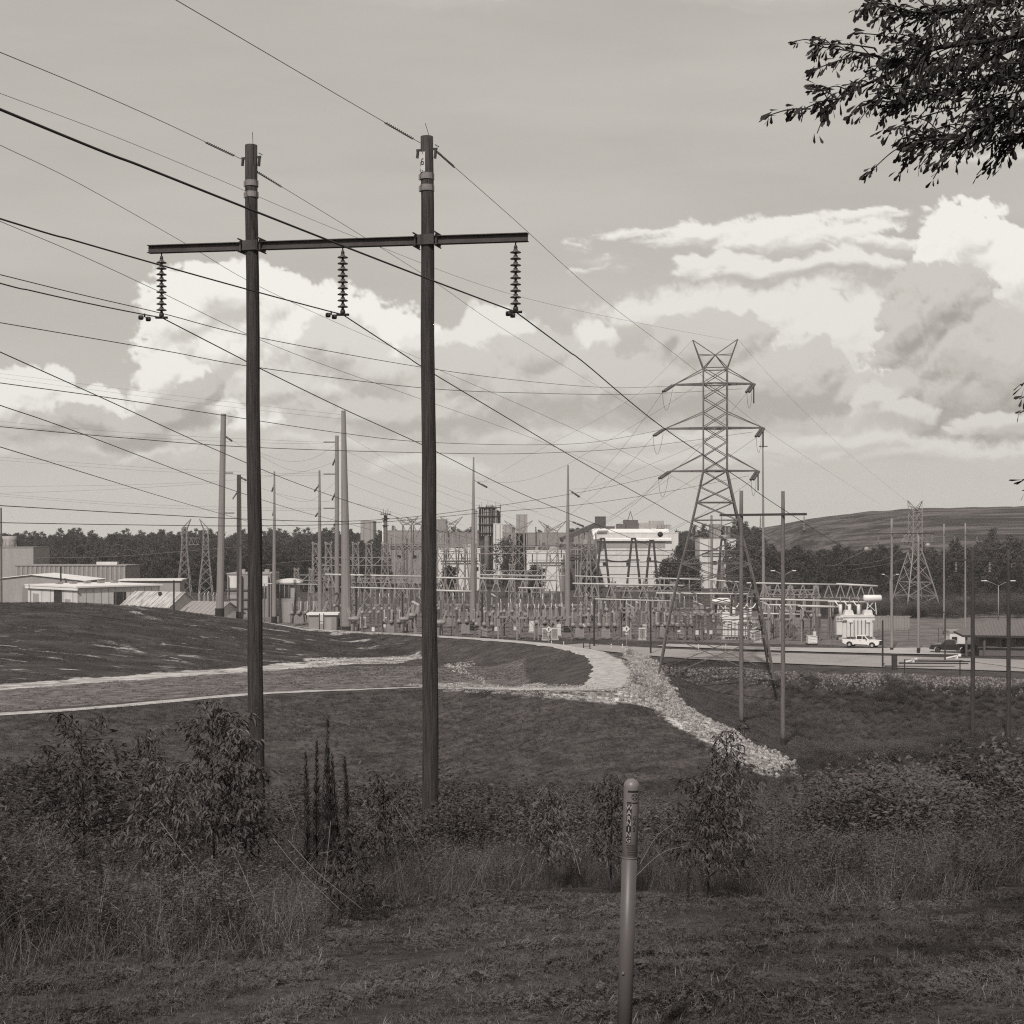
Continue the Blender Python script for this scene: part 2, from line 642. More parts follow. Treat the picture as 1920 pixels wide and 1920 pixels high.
def build_ground():
    rows = np.concatenate([np.arange(-60, 3, 6.0), np.arange(3, 40, 0.4), np.arange(40, 100, 1.3), np.arange(100, 262, 0.6),
                           np.exp(np.linspace(math.log(262), math.log(1500), 80))])
    tans = np.concatenate([np.linspace(-4, -0.52, 26)[:-1], np.linspace(-0.52, 0.52, 430), np.linspace(0.52, 4, 26)[1:]])
    # rows of constant distance, columns fanning out so that cells stay even in size with distance
    R, T = np.meshgrid(rows, tans, indexing='ij')
    Y = R
    X = np.clip(T * np.maximum(np.abs(R), 12), -1400, 1400)
    Z = terrain(X, Y)
    d, cz = seg_dist(X, Y, CREST)
    ins = inside(X, Y, BASIN)
    ridge = 243 + 0.05 * (X + 60)
    j = vnoise(X, Y, 3.0, 21) * 3 + vnoise(X, Y, 1.1, 22) * 1.2
    toe = toe_line(X)
    mound = ins & (Y + j > toe + 4.5) & (X + j < -12) | ((Y > 215) & (Y < 300) & (X < -30))
    mound = mound.astype(float)
    sparse = (ins & (d > 2.4) & (X < 2) & (Y < toe + 2) & (Y < 205)).astype(float)
    dirt = (ins & (Y > toe - 4.5 + j * .5) & (Y < toe + 4.5 + j) & (X < -14 + j)).astype(float)
    dirt = np.maximum(dirt, (ins & (np.hypot((X + 23) / 8, (Y - 214) / 5) < 1 + j * .12)).astype(float))
    groin = [hit(x, y) for x, y in GROIN]
    dirt = np.maximum(dirt, inside(X + j * .3, Y + j * .3, [(p.x, p.y) for p in groin]).astype(float))
    fr = [hit(x, y) for x, y in FRINGE]
    dirt = np.maximum(dirt, .8 * inside(X + j * .3, Y + j * .3, [(p.x, p.y) for p in fr]).astype(float))
    rx, ry = [p[0] for p in ROAD_S], [p[1] for p in ROAD_S]
    edge = np.interp(X, rx, ry)
    wild = ((Y < edge - 3.5) & (~ins) & (d > 20.5 + j) & (X > 4) | ((Y > 19) & (Y < 108) & (Z > -21.2) & (d > 24)) | (Z < -20.9) & (Y < 180)).astype(float)
    wild = np.where(Y > 225, 0, wild)
    yard = ((Y > edge + 19) & (Y < 330) & (X > -75) & (~ins) & (d > 7) & (Y > 243 - 0.36 * X)).astype(float)
    hill = smoothstep(420, 470, Y) * (Z > -10)
    build = grid_mesh('ground', X, Y, Z, ground_material(),
                      dict(mound=mound, sparse=sparse, dirt=dirt, wild=wild, yard=yard, hill=hill), kind='structure')
    return build


ground = build_ground()


def catmull(pts, n=12):
    pts = [np.array(p, float) for p in pts]
    out = []
    for i in range(len(pts) - 1):
        p0, p1, p2, p3 = pts[max(i - 1, 0)], pts[i], pts[i + 1], pts[min(i + 2, len(pts) - 1)]
        for k in range(n):
            t = k / n
            out.append(.5 * ((2 * p1) + (-p0 + p2) * t + (2 * p0 - 5 * p1 + 4 * p2 - p3) * t * t + (-p0 + 3 * p1 - 3 * p2 + p3) * t ** 3))
    out.append(pts[-1])
    return np.array(out)


def strip(name, line, m, lift, nw=9, rag=0.0, flat=None, n=12, **kw):
    """a ribbon laid on the ground: line of (x, y, half width)"""
    c = catmull(line, n)
    tan = np.gradient(c[:, :2], axis=0)
    tan /= np.linalg.norm(tan, axis=1)[:, None]
    nor = np.stack([-tan[:, 1], tan[:, 0]], -1)
    s = np.linspace(-1, 1, nw)
    w = c[:, 2][:, None] * s[None, :]
    if rag:
        k = np.arange(len(c))
        w[:, 0] += rag * (RNG.random(len(c)) - .5) * 2
        w[:, -1] += rag * (RNG.random(len(c)) - .5) * 2
    X = c[:, 0][:, None] + nor[:, 0][:, None] * w
    Y = c[:, 1][:, None] + nor[:, 1][:, None] * w
    Z = terrain(X, Y) + lift if flat is None else np.full(X.shape, flat)
    return grid_mesh(name, X, Y, Z, m, **kw)


M_GRAVEL = mat('gravel', 0.40, 0.95, vary=0.32, scale=1.1, bump=0.6, detail=8)
M_ASPH = mat('asphalt', 0.29, 0.9, vary=0.10, scale=0.25, bump=0.2, detail=8)
M_CONC = mat('concrete', 0.38, 0.9, vary=0.12, scale=0.3, bump=0.1, detail=6)

# gravel track on the dike: thin near crest, broad round the right-hand bend, back along the far crest
strip('gravel_path', [(-150, 99.5, 1.0), (-75, 112, 1.0), (-43.6, 120, 1.0), (-25.6, 135, .85), (-15, 139.6, .55), (-8.7, 142, .35)], M_GRAVEL, 0.05, rag=.16, kind='structure')
strip('gravel_path', [(-5, 141.2, .7), (2, 140.4, 1.4), (7.5, 143, 3.0), (11.0, 151, 3.4), (12.2, 165, 3.0), (12.6, 184, 2.6), (11.0, 200, 2.4), (6.0, 214, 2.2), (-3, 226, 2.0),
                      (-16, 237, 1.9), (-34, 249, 1.9), (-55, 268, 2.0), (-74, 282, 2)], M_GRAVEL, 0.05, rag=.35, kind='structure')
# works road on the plain
ROAD_C = [(-70, 292, 3.2), (-52, 278, 3.2), (-30, 262, 3.0), (-8, 246, 2.6), (9, 225, 3.4), (20, 213, 5.5), (31, 204, 8.0), (50, 195, 9.2), (72, 186.5, 9.2), (130, 162, 9.2), (230, 121, 9.2)]
strip('road', ROAD_C[4:], M_ASPH, 0, flat=-16.93, rag=.05, kind='structure')
strip('gravel_path', [(-78, 300, 2.2), (-60, 281, 2.2), (-44, 266.5, 2.0), (-30, 256, 1.6), (-18, 246, 1.0)], M_GRAVEL, 0.05, rag=.3, kind='structure')
strip('driveway', [(24, 224, 2.6), (38, 217, 3.2), (52, 213, 4.5), (64, 212, 6.5), (78, 211, 6)], M_CONC, 0, flat=-16.90, rag=.1, kind='structure')


# ------------------------------------------------------------------ the sky in view: a far backdrop with cumulus built up from puffs
def hash2(a, b, seed):
    n = (a * 374761393 + b * 668265263 + seed * 1442695041) & 0x7fffffff
    n = ((n ^ (n >> 13)) * 1274126177) & 0x7fffffff
    return ((n ^ (n >> 16)) & 0xffff) / 65535.0


def vn(x, y, seed):
    xi, yi = np.floor(x).astype(np.int64), np.floor(y).astype(np.int64)
    fx, fy = x - xi, y - yi
    fx, fy = fx ** 3 * (fx * (fx * 6 - 15) + 10), fy ** 3 * (fy * (fy * 6 - 15) + 10)
    return (hash2(xi, yi, seed) * (1 - fx) + hash2(xi + 1, yi, seed) * fx) * (1 - fy) + \
           (hash2(xi, yi + 1, seed) * (1 - fx) + hash2(xi + 1, yi + 1, seed) * fx) * fy


def fbm(x, y, o, seed, g=0.5):
    s, a, t = 0.0, 1.0, 0.0
    for k in range(o):
        s = s + a * (vn(x, y, seed + k) - .5)
        t += a
        c, d = math.cos(.6), math.sin(.6)
        x, y = (x * c - y * d) * 2.03 + 3.1, (x * d + y * c) * 2.03 + 7.7
        a *= g
    return s / t * 2


def bumps(x, y, seed):
    """rounded heads: 1 at the middle of a random cell, falling away like a ball"""
    xi, yi = np.floor(x).astype(np.int64), np.floor(y).astype(np.int64)
    best = np.zeros(x.shape)
    for dx in (-1, 0, 1):
        for dy in (-1, 0, 1):
            cx, cy = xi + dx, yi + dy
            px, py = cx + hash2(cx, cy, seed), cy + hash2(cx, cy, seed + 5)
            r = .65 + .35 * hash2(cx, cy, seed + 9)
            d2 = ((x - px) ** 2 + (y - py) ** 2) / (r * r)
            best = np.maximum(best, np.sqrt(np.maximum(0, 1 - d2)))
    return best


# cloud banks from far to near: puffs (x, y, half width, half height) in the frame's degrees*46; brightness; crispness
BANKS = [
    # thin veil and far streaks
    dict(p=[(780, -8, 220, 50), (1420, -10, 260, 40), (250, -30, 260, 40), (1880, 292, 140, 15)], lo=.54, hi=.68, soft=1.0, wisp=1),
    dict(p=[(1420, 458, 270, 58), (1300, 445, 130, 38), (1560, 448, 150, 30), (1190, 438, 56, 11), (1160, 492, 66, 22), (1660, 468, 120, 26), (1640, 408, 40, 8), (1730, 400, 16, 6), (1905, 428, 44, 8)], lo=.58, hi=.86, soft=.75, wisp=1),
    dict(p=[(1400, 512, 260, 40), (1290, 525, 110, 22), (1580, 498, 160, 26)], lo=.52, hi=.82, soft=.7, wisp=1),
    dict(p=[(1470, 545, 200, 20)], lo=.50, hi=.56, soft=.9, wisp=.8, op=.7),
    dict(p=[(1400, 600, 260, 58), (1540, 660, 210, 110), (1280, 585, 120, 30), (1640, 740, 120, 120), (1440, 700, 200, 90)], lo=.66, hi=.80, soft=1.3, wisp=.3, add=.1),
    dict(p=[(150, 850, 330, 80), (480, 850, 300, 90), (900, 830, 340, 80), (1300, 870, 320, 70), (1700, 860, 320, 70)], lo=.54, hi=.68, soft=1.3, wisp=.5, op=.9),
    dict(p=[(110, 800, 80, 20), (280, 850, 90, 22), (520, 830, 120, 24), (800, 880, 120, 22), (1180, 830, 130, 22), (1600, 830, 120, 20), (1850, 850, 140, 22)], lo=.58, hi=.74, soft=1.0, wisp=.4, op=.8),
    # main cumulus, far
    dict(p=[(430, 565, 125, 58), (350, 610, 62, 52), (510, 570, 60, 52), (545, 650, 190, 90), (650, 660, 110, 80), (720, 710, 100, 84), (400, 680, 110, 76), (580, 750, 240, 60), (770, 650, 50, 40)], lo=.60, hi=.90, soft=.36, wisp=0, add=.14),
    dict(p=[(60, 738, 74, 42), (100, 730, 44, 36), (15, 770, 62, 44), (188, 770, 46, 34), (90, 790, 130, 46), (220, 805, 90, 34)], lo=.57, hi=.86, soft=.36, wisp=0, add=.14),
    dict(p=[(310, 705, 40, 38), (350, 728, 40, 36), (335, 765, 80, 44), (420, 800, 110, 40)], lo=.60, hi=.88, soft=.38, wisp=0),
    dict(p=[(930, 632, 76, 48), (1105, 650, 46, 38), (890, 670, 80, 50), (970, 700, 130, 54), (830, 660, 60, 40)], lo=.58, hi=.82, soft=.6, wisp=.2),
    dict(p=[(1822, 455, 70, 62), (1850, 490, 70, 58), (1790, 505, 52, 48), (1870, 560, 100, 80), (1900, 520, 50, 50)], lo=.66, hi=.89, soft=.26, wisp=0, add=.2),
    # grey, nearer masses
    dict(p=[(640, 650, 70, 56), (690, 700, 90, 56), (560, 745, 130, 40), (600, 640, 40, 30)], lo=.44, hi=.68, soft=.7, wisp=.2, op=.8),
    dict(p=[(352, 748, 40, 30), (380, 735, 24, 26), (180, 793, 80, 26), (240, 818, 80, 24), (100, 805, 70, 20), (330, 780, 80, 22)], lo=.38, hi=.56, soft=.55, wisp=.2, op=.9),
    dict(p=[(1040, 738, 180, 56), (930, 740, 140, 54), (860, 705, 76, 50), (1120, 705, 90, 46), (800, 780, 200, 36), (1000, 660, 70, 36)], lo=.46, hi=.64, soft=.6, wisp=.35, op=.95, add=.12, gb=.35),
    dict(p=[(1345, 655, 96, 56), (1300, 645, 46, 44), (1248, 628, 22, 30), (1400, 645, 50, 44), (1440, 725, 140, 54), (1545, 695, 40, 42), (1520, 728, 62, 38), (1340, 725, 110, 60), (1580, 748, 38, 30), (1200, 730, 80, 40)], lo=.44, hi=.63, soft=.40, wisp=.1, op=.95, add=.18, gb=.3),
    dict(p=[(1760, 585, 76, 64), (1700, 622, 42, 34), (1870, 700, 130, 74), (1790, 670, 110, 66), (1790, 750, 120, 52), (1700, 738, 46, 40), (1880, 745, 130, 64), (1840, 785, 110, 26)], lo=.38, hi=.62, soft=.28, wisp=0, add=.26, gb=.3),
    dict(p=[(1640, 758, 42, 38), (1670, 783, 80, 30), (1900, 805, 150, 20)], lo=.54, hi=.70, soft=.8, wisp=.4),
]


def sky_lum(x, y):
    """toned luminance of the sky toward frame-degrees (x right, y down; 46 to the degree, horizon at 1010)"""
    up = (1010 - y) / 46.0
    lum = 0.485 + 0.125 * np.exp(-np.maximum(up, 0) / 7.5) + 0.02 * np.exp(-((y - 330) / 500.0) ** 2)
    lum = lum + 0.042 * fbm(x / 520, y / 95, 5, 3, .55) * smoothstep(900, 500, y)
    wx = x + 26 * fbm(x / 120, y / 120, 4, 40) + 9 * fbm(x / 26, y / 26, 3, 44)
    wy = y + 20 * fbm(x / 110, y / 110, 4, 50) + 8 * fbm(x / 26, y / 26, 3, 54)
    eps = 2.0
    for bi, bk in enumerate(BANKS):
        w = bk['wisp']
        qx, qy = x + .72 * (wx - x), y + .72 * (wy - y)
        if w:
            qx = wx + w * 40 * fbm(x / 160, y / 40, 4, 60 + bi)
            qy = wy + w * 10 * fbm(x / 160, y / 40, 4, 70 + bi)
        dens = np.full(x.shape, -9.0)
        for (cx, cy, rx, ry) in bk['p']:
            d = 1 - np.sqrt(((qx - cx) / rx) ** 2 + ((qy - cy) / ry) ** 2)
            dens = np.maximum(dens, d * min(1.0, ry / 45.0 + .35))
        near = dens > -0.9
        if not near.any():
            continue
        X, Y_ = qx[near], qy[near]
        if w < .5:
            h = .46 * bumps(X / 58, Y_ / 50, 100 + bi) + .30 * bumps(X / 27, Y_ / 24, 120 + bi) + .20 * bumps(X / 12, Y_ / 11, 140 + bi) + .10 * bumps(X / 6, Y_ / 5.5, 150 + bi)
            h = h - .42
            dd = dens[near] + .66 * h + .22 * fbm(x[near] / 26, y[near] / 24, 6, 160 + bi, .62)
        else:
            h = .85 * fbm(X / 120, Y_ / 34, 7, 180 + bi, .62)
            dd = dens[near] + h
        full = np.full(x.shape, -9.0)
        full[near] = dd + bk.get('add', 0.0)
        hh = np.zeros(x.shape)
        hh[near] = h
        s = bk['soft']
        # relief: heads turned up and to the left catch the light
        hf = np.clip(full, -.3, 1.2)
        k = 3
        gy = np.zeros_like(hf)
        gx = np.zeros_like(hf)
        gy[k:-k] = hf[2 * k:] - hf[:-2 * k]
        gx[:, k:-k] = hf[:, 2 * k:] - hf[:, :-2 * k]
        big = np.clip(np.maximum(dens, -.5), -.5, 1)
        gyb = np.zeros_like(hf)
        kb = 14
        gyb[kb:-kb] = big[2 * kb:] - big[:-2 * kb]
        # crisp heads, feet melting into the haze
        foot = smoothstep(-.02, .22, -gyb)
        se = s * (.55 + 1.5 * foot)
        a = np.clip((full - .0) / (.05 + se * .62), 0, 1)
        a = a * a * (3 - 2 * a)
        rel = .47 + (.42 if w < .5 else 0) * hh + .95 * gy + .45 * gx + bk.get('gb', .62) * gyb + .10 * fbm(x / 60, y / 46, 5, 300 + bi, .6)
        rel = np.clip(rel - .10 * smoothstep(.35, .9, full), 0, 1)
        rel = rel * rel * (3 - 2 * rel)
        c = bk['lo'] + (bk['hi'] - bk['lo']) * rel
        if bk.get('op'):
            a = a * bk['op']
        lum = lum * (1 - a) + c * a
    # air brightens the foot of the sky
    hz = np.exp(-np.maximum(up, 0) / 2.6)
    lum = lum * (1 - .55 * hz) + .70 * .55 * hz
    return lum


def toned(l):
    k = np.clip((l - .35) / .5, 0, 1)
    return np.stack([l, l * (.940 + .043 * k), l * (.846 + .072 * k)], -1)


def build_sky():
    R = 4600.0
    st = 3.0
    fx = np.arange(-90, 2010 + st, st)
    fy = np.arange(-60, 1056 + st, st)
    FX, FY = np.meshgrid(fx, fy)
    Lf = sky_lum(FX, FY)
    # the rest of the sky round about, in wider cells
    cx = np.concatenate([-90 - np.geomspace(12, 3600, 40)[::-1], fx, 2010 + np.geomspace(12, 3600, 40)])
    cy = np.concatenate([-60 - np.geomspace(12, 2200, 30)[::-1], fy, 1056 + np.geomspace(12, 300, 8)])
    GX, GY = np.meshgrid(cx, cy)
    up = (1010 - GY) / 46.0
    L = 0.485 + 0.125 * np.exp(-np.maximum(up, 0) / 7.5) + 0.02 * np.exp(-((GY - 330) / 500.0) ** 2)
    L = L + 0.042 * fbm(GX / 520, GY / 95, 5, 3, .55) * smoothstep(900, 500, GY)
    hz = np.exp(-np.maximum(up, 0) / 2.6)
    L = L * (1 - .55 * hz) + .70 * .55 * hz
    cl = smoothstep(.12, .42, fbm(GX / 330, GY / 120, 6, 33, .55)) * smoothstep(250, 600, GY) * smoothstep(1000, 850, GY)
    L = L + (.74 - L) * cl * .8
    # the two meet over a soft margin
    i0, j0 = 30, 40
    ex = np.minimum(FX - fx[0], fx[-1] - FX) / 80.0
    ey = np.minimum(FY - fy[0], 1e9) / 55.0
    w = np.clip(np.minimum(ex, ey), 0, 1)
    sub = L[i0:i0 + len(fy), j0:j0 + len(fx)]
    L[i0:i0 + len(fy), j0:j0 + len(fx)] = sub * (1 - w) + Lf * w
    d = np.stack([(GX - 960) / F, np.ones_like(GX), (1010 - GY) / F], -1)
    d = d / np.linalg.norm(d, axis=-1)[..., None] * R
    m = bpy.data.materials.new('sky_backdrop')
    m.use_nodes = True
    nt = m.node_tree
    nt.nodes.remove(nt.nodes['Principled BSDF'])
    t = NT(nt)
    em = t.n('ShaderNodeEmission')
    t.link(t.n('ShaderNodeAttribute', attribute_name='glow').outputs['Color'], em.inputs['Color'])
    t.link(em.outputs[0], nt.nodes['Material Output'].inputs['Surface'])
    m.cycles.emission_sampling = 'NONE'
    o = grid_mesh('sky', d[..., 0], d[..., 1], d[..., 2], m, kind='structure')
    c = np.ones((L.size, 4), np.float32)
    c[:, :3] = toned(L).reshape(-1, 3)
    at = o.data.attributes.new('glow', 'FLOAT_COLOR', 'POINT')
    at.data.foreach_set('color', c.ravel())
    return o


build_sky() if "bpy" in globals() else None


# ------------------------------------------------------------------ materials for built things
M_POLE = mat('creosoted_wood', 0.044, 0.85, vary=0.65, scale=4.0, bump=0.9, stretch=(9, 9, 0.28), detail=9)
M_POLE2 = mat('weathered_wood', 0.13, 0.85, vary=0.25, scale=3.0, bump=0.4, stretch=(6, 6, 0.4))
M_STEELDARK = mat('weathering_steel', 0.060, 0.7, vary=0.25, scale=2.0, spec=0.25)
M_GALV = mat('galvanised_steel', 0.23, 0.6, vary=0.25, scale=1.2, spec=0.4)
M_GALVD = mat('dull_galvanised_steel', 0.12, 0.65, vary=0.3, scale=1.5, spec=0.35)
M_MONO = mat('steel_pole', 0.22, 0.6, vary=0.10, scale=0.6, spec=0.35, stretch=(2, 2, .15))
M_MONOD = mat('dark_steel_pole', 0.115, 0.65, vary=0.14, scale=0.6, spec=0.3, stretch=(2, 2, .15))
M_BASE = mat('bitumen_coating', 0.025, 0.8, vary=0.2)
M_PORC = mat('glazed_porcelain', 0.085, 0.25, vary=0.2, scale=4, spec=0.55)
M_PORCL = mat('grey_porcelain', 0.27, 0.3, vary=0.12, scale=4, spec=0.5)
M_WIRE = mat('aluminium_conductor', 0.045, 0.6, vary=0.2, scale=2, spec=0.3)
M_WIREL = mat('bright_conductor', 0.20, 0.5, vary=0.2, scale=2)
M_BAND = mat('pole_band', 0.20, 0.6, vary=0.2, scale=6, bump=0.2)
M_PLATE = mat('number_plate', 0.52, 0.5, vary=0.06, scale=8)
M_INK = mat('black_paint', 0.02, 0.6, vary=0.1)
M_WHITE = mat('white_paint', 0.72, 0.5, vary=0.06, scale=0.5)
M_DARK = mat('dark_metal', 0.035, 0.5, vary=0.2)


def insulator(parent, top, n=9, pitch=.146, r=.127, m=M_PORC, foot=True, small=False):
    """hanging string: shackle, bell discs, clamp; top is in the parent's space"""
    x, y, z = top
    b = MB()
    b.tube((x, y, z), (x, y, z - .16), .016, n=6)
    b.lathe([(.03, 0), (.045, -.05), (.03, -.10)], (x, y, z - .08), 8)
    s = b.build('insulator_string', m if small else M_DARK, parent, smooth=True)
    prof = [(.032, .060), (.050, .055), (.055, .012), (r * .72, .004), (r, -.018), (r * .98, -.030), (r * .55, -.026), (.036, -.034), (.024, -.09)]
    z0 = z - .22
    for k in range(n):
        me = unit_mesh('disc_%s_%.3f' % (m.name, r), lambda q: q.lathe(prof, (0, 0, 0), 16), m)
        o = bpy.data.objects.new('disc', me)
        if not me.polygons[0].use_smooth:
            me.polygons.foreach_set('use_smooth', [True] * len(me.polygons))
        o.location = (x, y, z0 - k * pitch)
        o.parent = s
        COL.objects.link(o)
    ze = z0 - n * pitch
    if foot:
        c = MB()
        c.lathe([(.02, .10), (.05, .05), (.065, 0), (.05, -.05), (.02, -.07)], (x, y, ze), 10)
        c.box((x, y, ze - .06), (.30, .07, .05))
        c.build('clamp', M_DARK, s, smooth=True)
    return (x, y, ze - .06)


# ------------------------------------------------------------------ the near H-frame
A17 = math.radians(17)
UX = Vector((math.cos(A17), -math.sin(A17), 0))
HC = Vector((-4.08, 33.3, 0))
ROOT1 = Vector((HC.x, HC.y, gz(HC.x, HC.y)))
H1 = thing('utility_structure', ROOT1, 'dark wooden two-pole structure with steel crossbeam standing in the near weeds', 'power pole')


def loc1(v):
    return Vector(v) - ROOT1


def wood_pole(parent, base, top, r0, r1, m=M_POLE, name='pole', n=18):
    b = MB()
    base, top = Vector(base), Vector(top)
    pts = [base.lerp(top, k / 12) for k in range(13)]
    for k in range(1, 12):
        pts[k].x += 0.012 * math.sin(k * 1.7 + base.x)
    b.path(pts, r0, n, r1)
    return b.build(name, m, parent, smooth=True)


H1_INS, H1_TOP = [], []
armL = HC - UX * 5.12 + Vector((0, 0, 7.15))
armR = HC + UX * 4.65 + Vector((0, 0, 6.84))


def arm_at(s):
    t = (s + 5.12) / 9.77
    return armL.lerp(armR, t)


BACK = Vector((-UX.y, UX.x, 0)) * 0.24           # beam is bolted to the far side? it crosses in front of the poles
FRONT = -BACK
for s, ptop, lean, has_plate in ((-2.265, 9.50, -.15, False), (2.235, 9.33, -.10, True)):
    q = HC + UX * s
    bz = gz(q.x, q.y)
    base = Vector((q.x - lean * .7, q.y, bz - 1.5))
    top = Vector((q.x + lean * .35, q.y, ptop))
    po = wood_pole(H1, loc1(base), loc1(top), .20, .146)

    def on(z, du=0.0, df=0.0):
        t = (z - base.z) / (top.z - base.z)
        return loc1(base.lerp(top, t) + UX * du + FRONT.normalized() * df)
    # flat bands round the pole
    for z in ((ptop - .93), (ptop - 1.20)):
        b = MB()
        c = on(z)
        b.lathe([(.165, -.07), (.168, -.07), (.168, .07), (.165, .07)], c, 18)
        b.box(on(z, -.17), (.06, .05, .13), -A17)
        b.build('pole_band', M_BAND, po, smooth=False)
    # top hardware: shield-wire bracket and spike
    b = MB()
    b.beam(on(ptop - .30, -.26), on(ptop - .30, .26), .03, .05)
    b.beam(on(ptop - .30, -.22), on(ptop - .48, -.24), .05, .05)
    b.beam(on(ptop - .30, .22), on(ptop - .52, .20), .05, .05)
    b.beam(on(ptop - .2, .2), on(ptop - .26, .3), .02, .02)
    b.build('wire_bracket', M_DARK, po)
    b = MB()
    b.path([on(ptop - .5, .10, .12), on(ptop - .05, .11, .12), on(ptop + .28, .09 if not has_plate else .0, .1)], .008, 5)
    b.build('lightning_spike', M_DARK, po)
    b = MB()
    b.path([on(ptop - .5, .15, .06), on(4.0, .165, .07), on(0, .18, .07), on(bz + .1, .20, .07)], .008, 5)
    b.build('ground_wire', M_DARK, po)
    if has_plate:
        b = MB()
        pc = on(ptop - .62, -.045, .166)
        b.box(pc, (.125, .012, .46), -A17)
        pl = b.build('number_plate', M_PLATE, po)
        # the digit 6 and the nail slots
        d = MB()
        ang = np.linspace(math.radians(70), math.radians(250), 9)
        fr = FRONT.normalized() * .011
        ring = [pc + UX * (.030 * math.cos(a)) + Vector((0, 0, -.028 + .036 * math.sin(a))) + fr for a in np.linspace(0, 2 * PI, 17)]
        d.path(ring, .0095, 5)
        hook = [pc + UX * .022 + Vector((0, 0, .062)) + fr, pc + UX * .004 + Vector((0, 0, .074)) + fr, pc - UX * .018 + Vector((0, 0, .058)) + fr, pc - UX * .030 + Vector((0, 0, .020)) + fr, pc - UX * .031 + Vector((0, 0, -.03)) + fr]
        d.path(hook, .0095, 5)
        d.build('digit', M_INK, pl)
        d = MB()
        for zz in (.205, -.205):
            d = MB()
            d.box(pc + Vector((0, 0, zz)) + fr * .8, (.014, .006, .03), -A17)
            d.build('nail', M_INK, pl)
    # bolted saddle where the beam crosses
    b = MB()
    ac = loc1(arm_at(s))
    for du in (-.28, .24):
        b.box(ac + UX * du, (.04, .30, .25), -A17)
    b.box(ac + FRONT.normalized() * .175, (.40, .03, .235), -A17)
    b.build('beam_saddle', M_STEELDARK, po)
    b = MB()
    for du in (-.28, .24):
        for dz in (-.15, .15):
            b = MB()
            b.tube(ac + UX * du + Vector((0, 0, dz)) - FRONT * .8, ac + UX * du + Vector((0, 0, dz)) + FRONT * 1.1, .018, n=6)
            b.build('bolt', M_DARK, po)
    H1_TOP.append((base.lerp(top, .98), top))

# steel I-beam: web and two flanges
b = MB()
a0, a1 = loc1(armL) + FRONT * .1, loc1(armR) + FRONT * .1
up = Vector((0, 0, 1))
b.beam(a0, a1, .03, .19)
b.beam(a0 + up * .088, a1 + up * .088, .17, .018)
b.beam(a0 - up * .088, a1 - up * .088, .17, .018)
H1_ARM = b.build('crossbeam', M_STEELDARK, H1)
for s in (-4.76, .09, 4.36):
    t = loc1(arm_at(s)) + FRONT * .1 - up * .095
    e = insulator(H1, t, n=9 if s < 4 else 9)
    H1_INS.append(ROOT1 + Vector(e))


# ------------------------------------------------------------------ wires
def sight(pts, D0, D1):
    """3-D points along a line that runs straight in plan from distance D0 to D1"""
    x0, x1 = pts[0][0], pts[-1][0]
    out = []
    for x, y in pts:
        t = (x - x0) / (x1 - x0)
        D = 1.0 / ((1 - t) / D0 + t / D1)
        out.append(P(x, y, D))
    return out


def wire(label, pts3, r=.014, m=None, n=None, seg=10, group='overhead wires', name='overhead_wire'):
    c = catmull([tuple(p) for p in pts3], seg)
    o0 = Vector(tuple(c[0]))
    b = MB()
    b.path(c, r, n or 5)
    ob = b.build(name, m or M_WIRE, None, smooth=True, off=o0)
    ob.location = o0
    return tag(ob, label, 'wire', group)


def damper(w, p, d, drop=.07):
    """two-weight vibration damper clamped under a conductor"""
    o = Vector(p) - w.location
    d = Vector(d).normalized()
    b = MB()
    b.beam(o + up * .01, o - up * drop, .03, .035)
    b.path([o - up * drop - d * .16 - up * .035, o - up * drop, o - up * drop + d * .16 - up * .035], .008, 5)
    for s in (-1, 1):
        c = o - up * (drop + .035) + d * (.17 * s)
        b.lathe([(.02, -.06), (.052, -.05), (.058, 0), (.052, .05), (.02, .06)], c, 10, 'X')
    b.build('damper', M_DARK, w, smooth=True)


def spiral(w, pts, r=.022, turns=14):
    """twisted rods wrapped on a wire"""
    a, c = Vector(pts[0]) - w.location, Vector(pts[1]) - w.location
    d = (c - a)
    u = d.cross(up).normalized()
    v = u.cross(d).normalized()
    pp = []
    for k in range(turns * 6 + 1):
        t = k / (turns * 6)
        an = 2 * PI * k / 6
        pp.append(a + d * t + u * (r * math.cos(an)) + v * (r * math.sin(an)))
    b = MB()
    b.path(pp, .010, 4)
    b.build('spiral_wrap', M_DARK, w)


def marker_ball(w, p, r=.3, m=None):
    b = MB()
    b.ball(Vector(p) - w.location, r, 14, 10)
    b.build('marker_ball', m or M_DARK, w, smooth=True)


LDIR = Vector((-UX.y, UX.x, 0))          # along the line, away from the camera
EYE = Vector((0, 0, 0))
